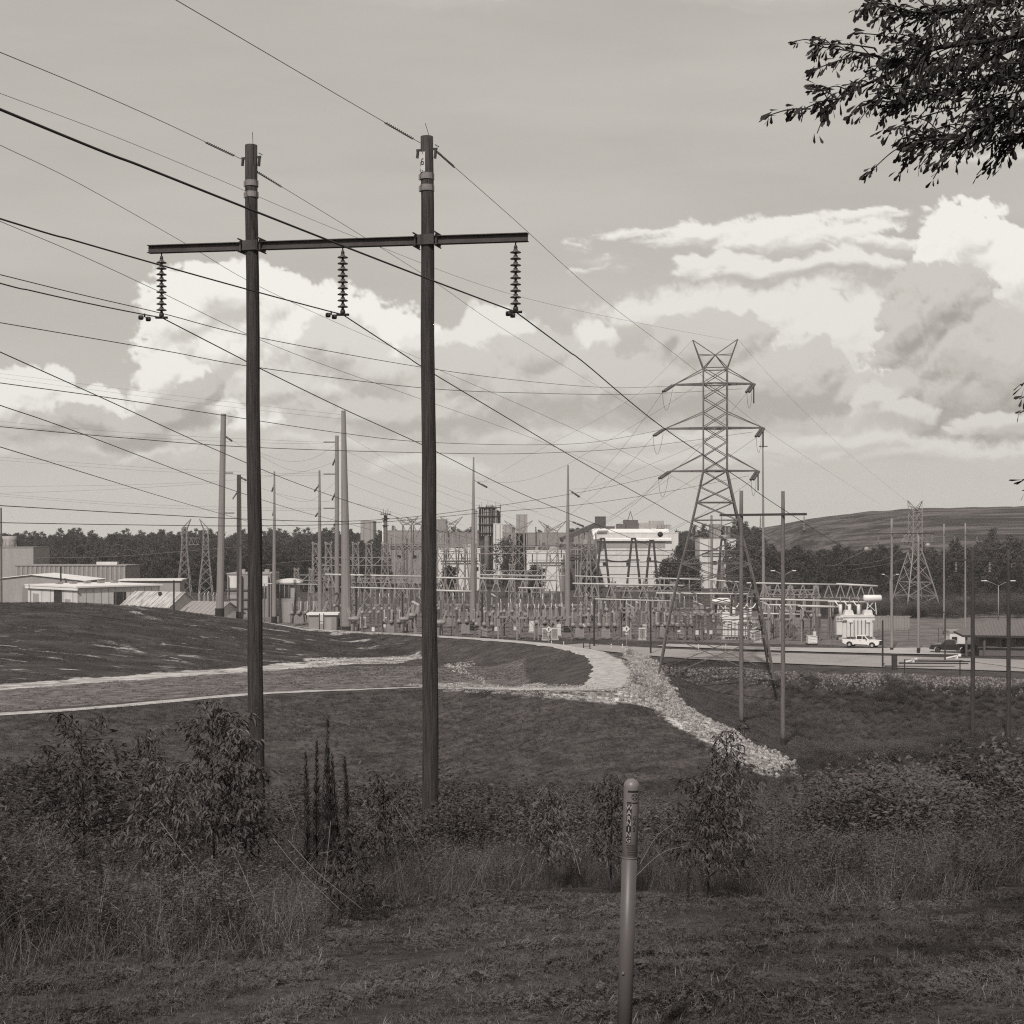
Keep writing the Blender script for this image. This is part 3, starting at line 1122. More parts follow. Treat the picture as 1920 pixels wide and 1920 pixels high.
# --- near line, towards the camera's left
span_l = [((0, 205), 14.5), ((0, 410), 21.4), ((0, 531), 28.5)]
names = ['right', 'middle', 'left']
for k, (idx, far_pts) in enumerate([(2, [(1100, 684), (1245, 803), (1395, 903), (1450, 943), (1600, 1040), (1690, 1102)]),
                                    (1, [(800, 693), (940, 777), (1090, 866), (1220, 939), (1308, 987), (1450, 1050), (1560, 1094)]),
                                    (0, [(490, 692), (640, 765), (800, 838), (950, 913), (1090, 972), (1272, 1043), (1390, 1084)])]):
    e = H1_INS[idx]
    (px, py), D = span_l[k]
    mid = P(px, py, D)
    d = (mid - e)
    m2 = e.lerp(mid, .5)
    back = [e.lerp(mid, q) - up * (.12 * q * (1 - q)) for q in (.85, .7, .55, .4, .28, .18, .1, .04)]
    beyond = [mid + Vector((d.x * q, d.y * q, d.z * q + .35 * q * q)) for q in (.8, 1.6, 2.4)]
    D_end = [172.0, 160.0, 150.0][k]
    fx = (e.x / e.y) * F + 960
    fwd = sight([(fx, HZ - e.z / e.y * F)] + far_pts, e.y, D_end)[1:]
    w = wire('heavy conductor held by the %s insulator of the near two-pole structure' % names[k],
             beyond[::-1] + [mid] + back + [e] + [e.lerp(fwd[0], q) for q in (.03, .1, .25, .5, .75)] + fwd, .0145 if k else .016, n=7, seg=14)
    dd = (m2 - e).normalized()
    damper(w, e + dd * [1.0, 1.6, 2.0][k] * .4 , dd)
# shield wires
for k, (pl, pr, lab) in enumerate([
        (([(0, 98), (150, 160), (300, 226), (452, 298)], 20.5, 33.9), ([(482, 322), (675, 440), (820, 532), (960, 627), (1180, 760), (1262, 812), (1326, 842)], 34.0, 183.0), 'left'),
        (([(330, 0), (480, 88), (640, 182), (788, 268)], 21.5, 32.6), ([(820, 285), (960, 408), (1130, 560), (1305, 695), (1430, 802), (1560, 888), (1650, 946)], 32.6, 260.0), 'right')]):
    p3 = sight(pl[0], pl[1], pl[2])
    first = p3[0]
    dv = p3[0] - p3[1]
    p3 = [first + dv * 2.6 + up * .3, first + dv * 1.2] + p3
    w = wire('thin shield wire coming from the left to the %s near pole top' % lab, p3, .007, n=5)
    spiral(w, (p3[-1].lerp(p3[-2], .10), p3[-1].lerp(p3[-2], .48)))
    q3 = sight(pr[0], pr[1], pr[2])
    w = wire('thin shield wire leaving rightward from the %s near pole top' % lab, q3, .007, n=5)
    spiral(w, (q3[0], q3[0].lerp(q3[1], .2)))

# --- the line on the left that reaches the lattice tower's arms
TOWER_D = 183.0
for (pts, D0, D1, r, lab) in [
    ([(0, 515), (150, 552), (305, 588), (490, 634), (800, 690), (1000, 716), (1150, 727), (1254, 724)], 52, 183, .020, 'dark conductor from the left edge to the top left arm of the lattice tower'),
    ([(0, 605), (305, 657), (490, 690), (800, 728), (1000, 737), (1200, 739), (1392, 729)], 58, 180, .020, 'dark conductor from the left edge to the top right arm of the lattice tower'),
    ([(0, 718), (220, 748), (420, 779), (640, 812), (800, 829), (1000, 834), (1120, 828), (1240, 806)], 60, 183, .020, 'dark conductor from the left edge to the middle left arm of the lattice tower'),
    ([(0, 800), (220, 820), (480, 839), (800, 849), (1000, 850), (1200, 838), (1412, 810)], 66, 180, .020, 'dark conductor from the left edge to the middle right arm of the lattice tower'),
    ([(0, 948), (240, 962), (480, 974), (660, 977), (820, 964), (1000, 938), (1140, 913), (1250, 888)], 62, 183, .020, 'low dark conductor from the left edge to the bottom left arm of the lattice tower'),
    ([(0, 980), (240, 984), (480, 986), (700, 980), (900, 962), (1090, 946), (1250, 922), (1404, 892)], 70, 180, .020, 'low dark conductor from the left edge to the bottom right arm of the lattice tower'),
    ([(0, 175), (200, 250), (390, 328), (670, 446), (960, 552), (1200, 606), (1382, 640)], 48, 183, .010, 'hair-thin wire from the upper left edge to the right peak of the lattice tower'),
    ([(0, 272), (150, 345), (350, 458), (480, 534), (660, 618), (815, 684)], 46, 120, .011, 'thin wire slanting from the left edge under the left end of the near crossbeam'),
    ([(0, 415), (150, 478), (305, 550), (480, 634), (640, 696), (783, 746), (1020, 830), (1200, 905)], 44, 190, .011, 'thin wire crossing the big left cloud below the near crossbeam'),
]:
    p3 = sight(pts, D0, D1)
    dv = p3[0] - p3[1]
    wire(lab, [p3[0] + dv * .8] + p3, r)
# --- three heavy wires that drop from the left into the switchyard
for (pts, D0, D1, lab) in [
    ([(0, 660), (200, 750), (420, 850), (600, 922), (790, 984), (860, 1004), (1010, 1040)], 40, 285, 'highest of three dark wires falling from the left edge'),
    ([(0, 760), (150, 812), (410, 910), (560, 958), (660, 984), (800, 1022)], 44, 285, 'middle one of three dark wires falling from the left edge'),
    ([(0, 838), (150, 884), (300, 930), (410, 962), (520, 992), (620, 1016)], 48, 285, 'lowest of three dark wires falling from the left edge')]:
    p3 = sight(pts, D0, D1)
    dv = p3[0] - p3[1]
    wire(lab, [p3[0] + dv * .8] + p3, .017)
wire('low dark wire lying across the dark mound at the left edge', sight([(-40, 1124), (0, 1131), (140, 1150), (280, 1168), (420, 1181), (560, 1190)], 90, 150), .014)


# ------------------------------------------------------------------ lattice towers
def lattice_tower(label, px, D, levels, arms, peaks, rot, wleg=.20, wbr=.10, m=M_GALVD, single=True, base_z=None, name='lattice_tower', mleg=None, group=None):
    """levels: (z, half width) from the top of the body to the feet; arms: (z, half span, z of tie); z measured from eye level"""
    c = Vector(((px - 960) / F * D, D, 0))
    zf = levels[-1][0]
    root = thing(name, (c.x, c.y, zf), label, 'tower', group, rz=rot)
    mleg = mleg or m

    def corner(z, h, i):
        sx, sy = ((-1, -1), (1, -1), (1, 1), (-1, 1))[i]
        return Vector((sx * h, sy * h, z - zf))
    bars = []
    for i in range(4):
        for (z0, h0), (z1, h1) in zip(levels[:-1], levels[1:]):
            bars.append(('leg', corner(z0, h0, i), corner(z1, h1, i), wleg))
    for k, ((z0, h0), (z1, h1)) in enumerate(zip(levels[:-1], levels[1:])):
        for i in range(4):
            j = (i + 1) % 4
            wide = (z0 - z1) > 2.2 * (h0 + h1) * 0.5 * 1.6
            bars.append(('brace', corner(z0, h0, i), corner(z1, h1, j), wbr))
            bars.append(('brace', corner(z0, h0, j), corner(z1, h1, i), wbr))
            if h0 > 2.0 or k in (0,):
                bars.append(('strut', corner(z0, h0, i), corner(z0, h0, j), wbr * 1.2))
            if h1 > 4.0:
                # redundant members in the wide lower panels
                a, b_ = corner(z0, h0, i), corner(z1, h1, i)
                a2, b2 = corner(z0, h0, j), corner(z1, h1, j)
                mid = (a + b_ + a2 + b2) * .25
                bars.append(('brace', a.lerp(b_, .5), mid.lerp(a.lerp(a2, .5), .0), wbr * .7))
                bars.append(('brace', a2.lerp(b2, .5), mid, wbr * .7))
    h = levels[0][1]
    tips = {}
    for (z, span_l, span_r, zt) in arms:
        hb = np.interp(-z, [-q[0] for q in levels], [q[1] for q in levels])
        ht = np.interp(-zt, [-q[0] for q in levels], [q[1] for q in levels])
        for s, sp in ((-1, span_l), (1, span_r)):
            tip = Vector((s * sp, 0, z - zf))
            for sy in (-1, 1):
                bars.append(('cross_arm', Vector((0, sy * hb, z - zf)), tip, wleg * .95))
                bars.append(('arm_tie', Vector((s * ht, sy * ht, zt - zf)), tip + Vector((-s * .1, 0, .03)), wbr))
            for q in (.35, .68):
                a = Vector((s * hb, -hb, z - zf)).lerp(tip, q)
                b_ = Vector((s * hb, hb, z - zf)).lerp(tip, q)
                bars.append(('brace', a, b_, wbr * .7))
            tips[(round(z, 1), s)] = tip
        for i in range(4):
            bars.append(('strut', corner(z, hb, i), corner(z, hb, (i + 1) % 4), wbr * 1.1))
    if peaks:
        zp, xp, zx = peaks
        zb = levels[0][0]
        for s in (-1, 1):
            tip = Vector((s * xp, 0, zp - zf))
            mid = Vector((0, 0, zx - zf))
            for sy in (-1, 1):
                bars.append(('peak', Vector((s * h, sy * h, zb - zf)), tip, wbr * 1.1))
            bars.append(('peak', mid, tip, wbr * 1.1))
            for sy in (-1, 1):
                bars.append(('peak', Vector((s * h, sy * h, zb - zf)), mid, wbr))
            bars.append(('brace', Vector((s * h, -h, zb - zf)).lerp(tip, .48), mid, wbr * .8))
            bars.append(('brace', Vector((s * h, h, zb - zf)).lerp(tip, .48), mid, wbr * .8))
            tips[('peak', s)] = tip
    if single:
        for nm, p, q, w in bars:
            member(nm, p, q, w, mleg if nm == 'leg' else m, root)
    else:
        groups = {}
        for nm, p, q, w in bars:
            groups.setdefault('leg' if nm == 'leg' else 'lattice', []).append((p, q, w))
        for i in range(4):
            b = MB()
            for p, q, w in groups['leg'][i * (len(levels) - 1):(i + 1) * (len(levels) - 1)]:
                b.beam(p, q, w)
            b.build('leg', mleg, root)
        b = MB()
        for p, q, w in groups['lattice']:
            b.beam(p, q, w)
        b.build('lattice', m, root)
    M = Matrix.Translation((c.x, c.y, zf)) @ Matrix.Rotation(rot, 4, 'Z')
    return root, {k: M @ v for k, v in tips.items()}, M


tz = lambda y, D: (HZ - y) / F * D
body = [(22.1 - 1.9 * k, 1.53) for k in range(8)]          # 22.1 .. 8.8
body += [(6.75, 1.95), (4.7, 2.4), (2.4, 2.92), (0.1, 3.45), (-3.2, 4.3), (-6.7, 5.15), (-9.5, 5.75), (-12.2, 6.3), (-17.6, 7.2)]
TW, TT, TM = lattice_tower('tall steel lattice transmission tower with three crossarms standing by the road', 1341, TOWER_D, body,
                           [(20.1, 5.35, 4.95, 22.0), (14.37, 6.55, 6.15, 16.4), (8.8, 5.85, 5.5, 11.0)], (25.9, 2.9, 23.9), math.radians(-7.5), .21, .10, m=M_GALVD, mleg=M_GALVD)


def tension_set(tip, d, jumper, side):
    """a pair of strain strings at an arm tip with a jumper loop; all in world space"""
    d = d.normalized()
    perp = d.cross(up).normalized()
    Mi = TM.inverted()
    R3 = TM.to_3x3().inverted()
    base = Mi @ tip
    dl = R3 @ d
    pl = R3 @ perp
    b = MB()
    for s in (-.22, .22):
        pts = []
        for k in range(22):
            t = k / 21
            pts.append(base + dl * (.15 + 1.75 * t) + pl * s)
        b.path(pts, .17, 8)
    o = b.build('strain_insulator', M_PORC, TW, smooth=True)
    end = base + dl * 2.1
    b = MB()
    b.beam(base + dl * 1.85 - pl * .22, base + dl * 1.85 + pl * .22, .07, .10)
    b.beam(base + dl * 1.85, end, .05, .06)
    b.build('yoke', M_DARK, o)
    b = MB()
    loop = [end, end - Vector((0, 0, jumper * .6)) - dl * .2, end - Vector((0, 0, jumper)) - dl * .75, end - Vector((0, 0, jumper * .75)) - dl * 1.35, base + pl * .3 - Vector((0, 0, .6))]
    b.path(catmull([tuple(q) for q in loop], 6), .022, 5)
    b.build('jumper', M_WIRE, TW, smooth=True)
    if side > 0:
        b = MB()
        b.path([base + pl * .0, base - Vector((0, 0, 2.55))], .085, 8)
        b.build('post_insulator', M_PORC, TW, smooth=True)
    return TM @ end


ENDS = {}
for (z, s), tip in list(TT.items()):
    if z == 'peak':
        continue
    ENDS[(z, s)] = tension_set(tip, Vector((-.62, -.35, -.42)) if s < 0 else Vector((-.5, -.55, -.62)), 2.7 if s < 0 else 2.4, s)
# wires that leave the tower's arms for the switchyard
for (a, pts, D1, lab) in [
    ((20.1, -1), [(1175, 830), (1110, 905), (1082, 934)], 262, 'top left arm'), ((14.4, -1), [(1170, 880), (1100, 940), (1060, 972)], 268, 'middle left arm'),
    ((8.8, -1), [(1190, 945), (1120, 990), (1060, 1022)], 272, 'bottom left arm'), ((20.1, 1), [(1290, 860), (1160, 960), (1090, 1010)], 275, 'top right arm'),
    ((14.4, 1), [(1330, 880), (1200, 960), (1120, 1004)], 275, 'middle right arm'), ((8.8, 1), [(1340, 950), (1250, 1000), (1180, 1030)], 278, 'bottom right arm')]:
    e = ENDS[a]
    ex, ey = e.x / e.y * F + 960, HZ - e.z / e.y * F
    wire('wire slanting from the lattice tower %s down into the switchyard' % lab, sight([(ex, ey)] + pts, e.y, D1), .018)
pk = TT[('peak', 1)]
w = wire('thin wire from the tall tower right peak to the far right tower',
         sight([(pk.x / pk.y * F + 960, HZ - pk.z / pk.y * F), (1480, 744), (1600, 858), (1702, 941)], pk.y, 332), .012)
pk = TT[('peak', -1)]
wire('thin wire from the left peak of the tall tower down to the switchyard gantry',
     sight([(pk.x / pk.y * F + 960, HZ - pk.z / pk.y * F), (1180, 750), (1000, 850), (870, 905)][:3] + [(905, 905)], pk.y, 262), .012)

D2 = 332.0
lattice_tower('small far lattice tower in front of the wooded hill', 1716, D2,
              [(6.4, 1.15), (4.2, 1.15), (2.0, 1.15), (-.6, 1.15), (-3.2, 1.2), (-6.4, 2.0), (-10.2, 2.9), (-13.4, 3.6), (-16.9, 4.3)],
              [(-.6, 3.6, 3.6, 1.6)], (9.0, 1.9, 7.2), math.radians(12), .24, .12, m=M_GALV, mleg=M_GALV, single=True)
for k, (px, s) in enumerate(((346, 1), (386, -1))):
    Dg = 420.0
    r, tt, mm = lattice_tower('far lattice mast at the wood edge, its head slanting %s' % ('right' if s > 0 else 'left'), px, Dg,
                              [(3.0, .75), (.8, .75), (-1.4, .75), (-3.6, .85), (-6.0, 1.0), (-8.6, 1.25), (-11.2, 1.5), (-14, 1.75), (-17, 2.0)], [], None, 0.1, .20, .10, m=M_GALV, single=True)
    tip = Vector((s * 1.9, 0, 5.9 + 17))
    for sx in (-.75, .75):
        for sy in (-.75, .75):
            member('head_bar', Vector((sx, sy, 3.0 + 17)), tip, .18, M_GALV, r)
    if s > 0:
        for z in (.2, -1.8):
            member('beam_chord', Vector((.8, 0, z + 17)), Vector((4.4, 0, z + 17)), .16, M_GALV, r)
        for q in range(6):
            member('beam_lacing', Vector((.8 + .6 * q, 0, (-1.8 if q % 2 else .2) + 17)), Vector((1.4 + .6 * q, 0, (.2 if q % 2 else -1.8) + 17)), .1, M_GALV, r)


# ------------------------------------------------------------------ steel monopoles and other poles
def steel_pole(label, bx, by, tx, ty, wb, wt, D, m=M_MONO, arms=(), foot=True, name='steel_pole', group='steel poles of the switchyard', cat='pole', nsides=12, footh=1.6, bury=.5):
    """bx, by / tx, ty: foot and head in the frame; wb, wt: picture widths"""
    b0, t0 = P(bx, by, D), P(tx, ty, D)
    b0.z = min(b0.z, gz(b0.x, b0.y)) - bury
    root = thing(name, b0, label, cat, group)
    r0, r1 = wb / F * D / 2, wt / F * D / 2
    b = MB()
    b.path([Vector((0, 0, 0)).lerp(t0 - b0, k / 6) for k in range(7)], r0, nsides, r1)
    po = b.build('shaft', m, root, smooth=nsides > 12)
    # section joints
    for q in (.34, .66):
        rr = r0 + (r1 - r0) * q
        c = (t0 - b0) * q
        j = MB()
        j.lathe([(rr * 1.035, -.25), (rr * 1.035, .25)], c, nsides)
        j.build('slip_joint', m, root)
    if foot:
        j = MB()
        j.lathe([(r0 * 1.16, -.2), (r0 * 1.16, footh + bury)], (0, 0, 0), nsides)
        j.build('foot_sleeve', M_BASE, root)
    for (ay, dx, dy, kind) in arms:
        q = P(bx + (tx - bx) * (by - ay) / (by - ty), ay, D)
        e = P(q.x / D * F + 960 + dx, ay + dy, D)
        a = MB()
        if kind == 'arm':
            a.beam(q - b0, e - b0, .22, .22)
            a.build('davit_arm', M_MONOD, root)
        elif kind == 'ins':
            mid = q.lerp(e, .3)
            a.path([q - b0, mid - b0], .06, 6)
            a.build('davit_arm', M_MONOD, root)
            a = MB()
            a.path([mid - b0, e - b0], .17, 8)
            a.build('strain_insulator', M_PORC, root, smooth=True)
        elif kind == 'hang':
            a.path([q - b0, e - b0], .16, 8)
            a.build('strain_insulator', M_PORC, root, smooth=True)
    return root


steel_pole('thickest tapering steel pole, beside the gravel track left of the right near pole', 650, 1180, 644, 770, 21, 8.0, 258, M_MONO, footh=1.0)
steel_pole('stout blunt steel pole just left of the left near pole', 412, 1140, 419, 776, 15, 10, 262, M_MONO, arms=[(815, 17, 12, 'ins'), (887, 20, 0, 'arm'), (962, 24, 0, 'arm')])
steel_pole('shorter steel pole half hidden against the left near pole', 449, 1152, 448, 890, 11, 8, 268, M_MONO, arms=[(893, 14, 8, 'ins'), (918, -12, 18, 'arm')])
steel_pole('steel pole with three side arms close left of the thickest pole', 632, 1168, 631.5, 817, 10, 7, 272, M_MONO,
           arms=[(829, -25, 0, 'arm'), (889, -25, 0, 'arm'), (953, -25, 0, 'arm'), (853, -8, 20, 'hang'), (918, -9, 20, 'hang'), (975, -6, 12, 'hang')])
steel_pole('slim steel pole with hanging insulators, right of the left near pole', 514, 1154, 514.5, 884, 9.5, 3, 275, M_MONO, arms=[(908, -5, 14, 'hang'), (955, -3, 12, 'hang')])
steel_pole('slim steel pole with slanting insulators, left of the three-armed pole', 600, 1158, 599, 882, 10, 3.5, 275, M_MONO, arms=[(908, -10, 14, 'hang'), (957, -8, 12, 'hang')])
steel_pole('needle-thin steel pole right of the right near pole with one slanting insulator', 886, 1176, 888, 857, 13, 2.6, 262, M_MONO, arms=[(900, 26, 14, 'ins'), (957, 8, 2, 'arm')], footh=1.2)
steel_pole('needle-thin steel pole between the near structure and the lattice tower', 1064, 1181, 1065, 872, 13, 2.8, 256, M_MONO, arms=[(917, 22, 15, 'ins'), (975, 30, 12, 'ins')], footh=1.2)
steel_pole('tall slim pole with small forked aerial just right of the lattice tower', 1432, 1120, 1430, 812, 7, 2.4, 300, M_MONO, arms=[(837, 9, 0, 'arm'), (837, -7, 0, 'arm')], footh=.2)
steel_pole('grey steel pole seen through the lattice tower', 1334, 1100, 1334, 966, 5, 4, 300, M_MONO, foot=False)
for (bx, by, ty, D, lab) in [(1114, 1208, 1122, 222, 'dark short post below the white mill building'), (1220, 1226, 1128, 208, 'dark short post just left of the lattice tower'),
                             (904, 1194, 1112, 240, 'dark short post right of the right near pole'), (755, 1180, 1110, 255, 'dark short post left of the right near pole'),
                             (668, 1167, 1075, 268, 'dark slim post just right of the thickest steel pole'), (1655, 1253, 1163, 186, 'black lamp post beside the gate'),
                             (326, 1150, 1088, 265, 'dark slim post behind the gabled sheds'), (454, 1170, 1080, 258, 'dark slim post touching the left near pole'),
                             (114, 1093, 1062, 330, 'short dark post behind the white flat building')]:
    steel_pole(lab, bx, by, bx, ty, 3.4, 3.0, D, M_DARK, foot=False, name='dark_post', group='dark slim posts', nsides=8)
steel_pole('pale mast at the extreme left edge', 3, 1130, 2, 952, 4, 3, 290, M_MONOD, foot=False, name='mast', group=None)


# ------------------------------------------------------------------ farther H-frames of the same line
def hframe(label, poles, arm, ins, D, wp, m, ties=(), inslen=9, mark=False, group='two-pole structures', mi=M_PORCL):
    b0 = [P(x, yb, d) for (x, yb, yt, d) in poles]
    g0 = Vector(((b0[0].x + b0[1].x) / 2, (b0[0].y + b0[1].y) / 2, min(q.z for q in b0)))
    root = thing('utility_structure', g0, label, 'power pole', group)
    for (x, yb, yt, d) in poles:
        bb, tt = P(x, yb, d), P(x, yt, d)
        bb.z = min(bb.z, gz(bb.x, bb.y)) - .3
        r = wp / F * d / 2
        po = wood_pole(root, bb - g0, tt - g0, r * 1.05, r * .8, m, n=12)
        s = MB()
        s.lathe([(r * 1.14, -.3), (r * 1.14, 1.25)], bb - g0, 12)
        s.build('foot_sleeve', M_BASE, po)
    (x0, y0), (x1, y1) = arm
    da, dbb = poles[0][3], poles[1][3]
    k = (dbb - da) / (poles[1][0] - poles[0][0])
    a, c = P(x0, y0, da + k * (x0 - poles[0][0])), P(x1, y1, da + k * (x1 - poles[0][0]))
    q = MB()
    q.beam(a - g0, c - g0, .12, .24 if D < 145 else .15)
    q.build('crossbeam', M_STEELDARK, root)
    ends = []
    for x in ins:
        t = (x - x0) / (x1 - x0)
        e = insulator(root, a.lerp(c, t) - g0 - up * .1, n=inslen, m=mi, r=.14)
        ends.append(g0 + Vector(e))
    return root, ends


_, E2 = hframe('tall thin two-pole structure standing on the grass slope right of the lattice tower', [(1390, 1367, 920, 146), (1468, 1402, 921, 139)],
               ((1350, 966), (1512, 964)), (1353, 1430, 1508), 140, 8.6, M_POLE2)
_, E3 = hframe('far two-pole structure with pale insulators beyond the gate', [(1672, 1226, 972, 214), (1722, 1227, 1000, 208)],
               ((1645, 1001), (1752, 1000)), (1647, 1697, 1748), 210, 5.4, M_MONO, inslen=7)
_, E4 = hframe('far two-pole structure of bare grey poles left of the dark pair', [(1770, 1145, 982, 250), (1810, 1179, 981, 246)],
               ((1745, 1003), (1838, 1003)), (1791, 1832), 248, 3.6, M_MONO, inslen=7)
_, E5 = hframe('dark pair of poles rising from the brush at the right edge', [(1824, 1342, 1026, 150), (1891, 1352, 1030, 146)],
               ((1785, 1050), (1930, 1050)), (1793, 1858, 1924), 148, 8.5, M_POLE, inslen=7)
for (a, b_, mids, lab, ball) in [
    (E2[2], P(1383, 1018, 190), [(1440, 1026)], 'pale wire sagging left from the right insulator of the slope structure', None),
    (E3[0], E2[1], [(1600, 1043), (1545, 1060)], 'pale wire with a ball sagging left from the far structure, leftmost', 1624),
    (E3[1], P(1560, 1060, 180), [(1670, 1044), (1620, 1057)], 'pale wire sagging left from the middle insulator of the far structure', None),
    (E3[2], P(1600, 1068, 180), [(1715, 1038), (1670, 1056)], 'pale wire with a ball, from the far structure right insulator', 1740),
    (E4[0], E3[2], [(1775, 1034), (1760, 1030)], 'pale wire between the far structure and the bare grey poles, left one', None),
    (E4[1], P(1760, 1040, 222), [(1815, 1026), (1790, 1036)], 'pale wire between the far structure and the bare grey poles, right one', None),
    (E5[0], P(1740, 1108, 178), [(1778, 1085), (1760, 1100)], 'pale wire drooping left from the dark pair of poles', None),
    (E5[1], P(1840, 1092, 170), [(1855, 1072), (1848, 1084)], 'pale wire drooping between the dark pair of poles', None)]:
    ax, ay = a.x / a.y * F + 960, HZ - a.z / a.y * F
    bx, by = b_.x / b_.y * F + 960, HZ - b_.z / b_.y * F
    p3 = sight([(ax, ay)] + mids + [(bx, by)], a.y, b_.y)
    w = wire(lab, p3, .022, M_WIREL)
    if ball:
        t = p3[0].lerp(p3[1], .25 if ball == 1740 else .5)
        marker_ball(w, t, .38, M_PORCL)
w = wire('short dark wire with a dark ball before the white mill building', sight([(1290, 975), (1238, 1002), (1130, 1052)], 186, 280), .015)
marker_ball(w, P(1238, 1002, 202), .40)

# thin wires strung among the steel poles at the left
for i, (pts, D0, D1, lab) in enumerate([
    ([(0, 700), (220, 728), (440, 755), (644, 778)], 320, 258, 'upper hair-thin wire from left edge to the thickest steel pole'),
    ([(0, 708), (220, 737), (440, 764), (644, 786)], 320, 258, 'lower hair-thin wire from left edge to the thickest steel pole'),
    ([(0, 790), (150, 804), (300, 815), (480, 824), (606, 829)], 320, 272, 'upper thin wire from left edge to the top arm of the three-armed pole'),
    ([(0, 797), (150, 812), (300, 822), (480, 830), (606, 832)], 320, 272, 'lower thin wire from left edge to the top arm of the three-armed pole'),
    ([(0, 857), (150, 868), (300, 878), (480, 886), (606, 889)], 320, 272, 'upper thin wire from left edge to the middle arm of the three-armed pole'),
    ([(0, 863), (150, 874), (300, 884), (480, 891), (606, 892)], 320, 272, 'lower thin wire from left edge to the middle arm of the three-armed pole'),
    ([(0, 926), (150, 938), (300, 947), (480, 952), (606, 953)], 320, 272, 'upper thin wire from left edge to the bottom arm of the three-armed pole'),
    ([(0, 930), (150, 942), (300, 952), (480, 957), (606, 956)], 320, 272, 'lower thin wire from left edge to the bottom arm of the three-armed pole'),
    ([(0, 912), (200, 910), (410, 902), (560, 886), (628, 866)], 320, 272, 'thin wire rising gently from the left edge behind the near pole'),
    ([(0, 925), (200, 918), (420, 905)], 320, 262, 'thin wire rising from the left edge to the blunt steel pole'),
    ([(436, 827), (480, 850), (540, 880), (599, 886)], 262, 275, 'slack wire from the blunt steel pole to a slim pole'),
    ([(448, 900), (520, 925), (600, 940), (640, 935)], 268, 258, 'slack wire from the half hidden steel pole to the thickest pole'),
    ([(514, 925), (560, 940), (590, 935), (628, 905)], 275, 272, 'slack loop between two slim steel poles, upper'),
    ([(514, 970), (560, 990), (600, 988), (640, 960)], 275, 258, 'slack loop between two slim steel poles, lower'),
    ([(490, 850), (540, 865), (590, 858), (644, 822)], 275, 258, 'curved slack wire rising to the thickest steel pole'),
    ([(648, 815), (740, 870), (800, 900), (900, 935), (1010, 960)], 258, 300, 'highest thin wire falling right from the thickest steel pole'),
    ([(648, 845), (740, 888), (800, 912), (900, 950), (1000, 985)], 258, 300, 'second thin wire falling right from the thickest steel pole'),
    ([(648, 880), (740, 915), (800, 935), (870, 960), (960, 990)], 258, 300, 'third thin wire falling right from the thickest steel pole'),
    ([(648, 905), (740, 940), (800, 958), (870, 985)], 258, 300, 'fourth thin wire falling right from the thickest steel pole'),
    ([(648, 940), (740, 962), (800, 985), (860, 1010)], 258, 300, 'lowest thin wire falling right from the thickest steel pole'),
    ([(914, 914), (980, 950), (1050, 978), (1100, 990)], 262, 300, 'thin wire from the slanting insulator of the left needle pole'),
    ([(896, 903), (970, 903), (1040, 882), (1100, 850), (1250, 760), (1316, 715)], 262, 184, 'wire swinging from the left needle pole up to the lattice tower'),
    ([(1087, 932), (1150, 965), (1240, 1000)], 256, 300, 'thin wire from the slanting insulator of the right needle pole'),
    ([(1072, 917), (1110, 914), (1160, 895), (1246, 860), (1318, 830)], 256, 184, 'wire swinging from the right needle pole up to the lattice tower'),
    ([(1090, 990), (1140, 970), (1200, 935), (1260, 893)], 290, 183, 'wire rising from the mill roof to the bottom arm of the lattice tower'),
    ([(815, 690), (1000, 770), (1200, 862), (1330, 930)], 120, 200, 'thin wire passing behind the right near pole toward the tower waist'),
    ([(60, 1046), (200, 1044), (330, 1035), (460, 1024)], 300, 268, 'pale wire sagging in front of the dark wood at the left'),
    ([(480, 1062), (540, 1054), (596, 1050)], 300, 280, 'pale wire in front of the wood reaching the switchyard gantry'),
]):
    wire(lab, sight(pts, D0, D1), .016 if i < 26 else .03, M_WIREL if i >= 26 else None, seg=6, n=4)


# ------------------------------------------------------------------ buildings
def clad(name, v, pitch=.9, rust=0.0, rough=.6):
    """ribbed sheet cladding: fine vertical ribs as relief, light staining"""
    if name in MATS:
        return MATS[name]
    m = bpy.data.materials.new(name)
    m.use_nodes = True
    t = NT(m.node_tree)
    b = m.node_tree.nodes['Principled BSDF']
    b.inputs['Roughness'].default_value = rough
    b.inputs['Specular IOR Level'].default_value = .25
    co = t.n('ShaderNodeTexCoord').outputs['Object']
    n1 = t.noise(t.v('MULTIPLY', co, (1, 1, .12)), .9, 6, .65)
    n2 = t.noise(co, .22, 4, .5)
    c = t.mix(t.rng(n1, .3, .7), tone(v * .88), tone(v))
    c = t.mix(t.m('MULTIPLY', t.rng(n2, .45, .7), .25), c, tone(v * .7))
    if rust:
        n3 = t.noise(t.v('MULTIPLY', co, (3.0, .5, .5)), .5, 6, .7)
        c = t.mix(t.m('MULTIPLY', t.rng(n3, .48, .62), rust), c, tone(v * .3))
    t.link(c, b.inputs['Base Color'])
    MATS[name] = m
    return m


M_CLADW = clad('white_cladding', .66)
M_CLADG = clad('grey_cladding', .34)
M_CLADT = clad('tan_cladding', .26)
M_CLADD = clad('dark_cladding', .10)
M_ROOFW = mat('white_roof', .74, .6, vary=.06, scale=.2)
M_ROOFR = clad('rusted_roof', .50, rust=.9)
M_ROOFG = clad('grey_metal_roof', .30)
M_GLASS = mat('window_glass', .03, .12, vary=.1, spec=.6)
M_BRICK = mat('brick_wall', .12, .9, vary=.2, scale=6)
M_TANK = mat('tank_paint', .60, .45, vary=.07, scale=.6)
M_EQUIP = mat('switchgear_paint', .25, .5, vary=.15, scale=1)
M_BUS = mat('aluminium_tube', .52, .4, vary=.08, scale=.5)
GZ = -17.0


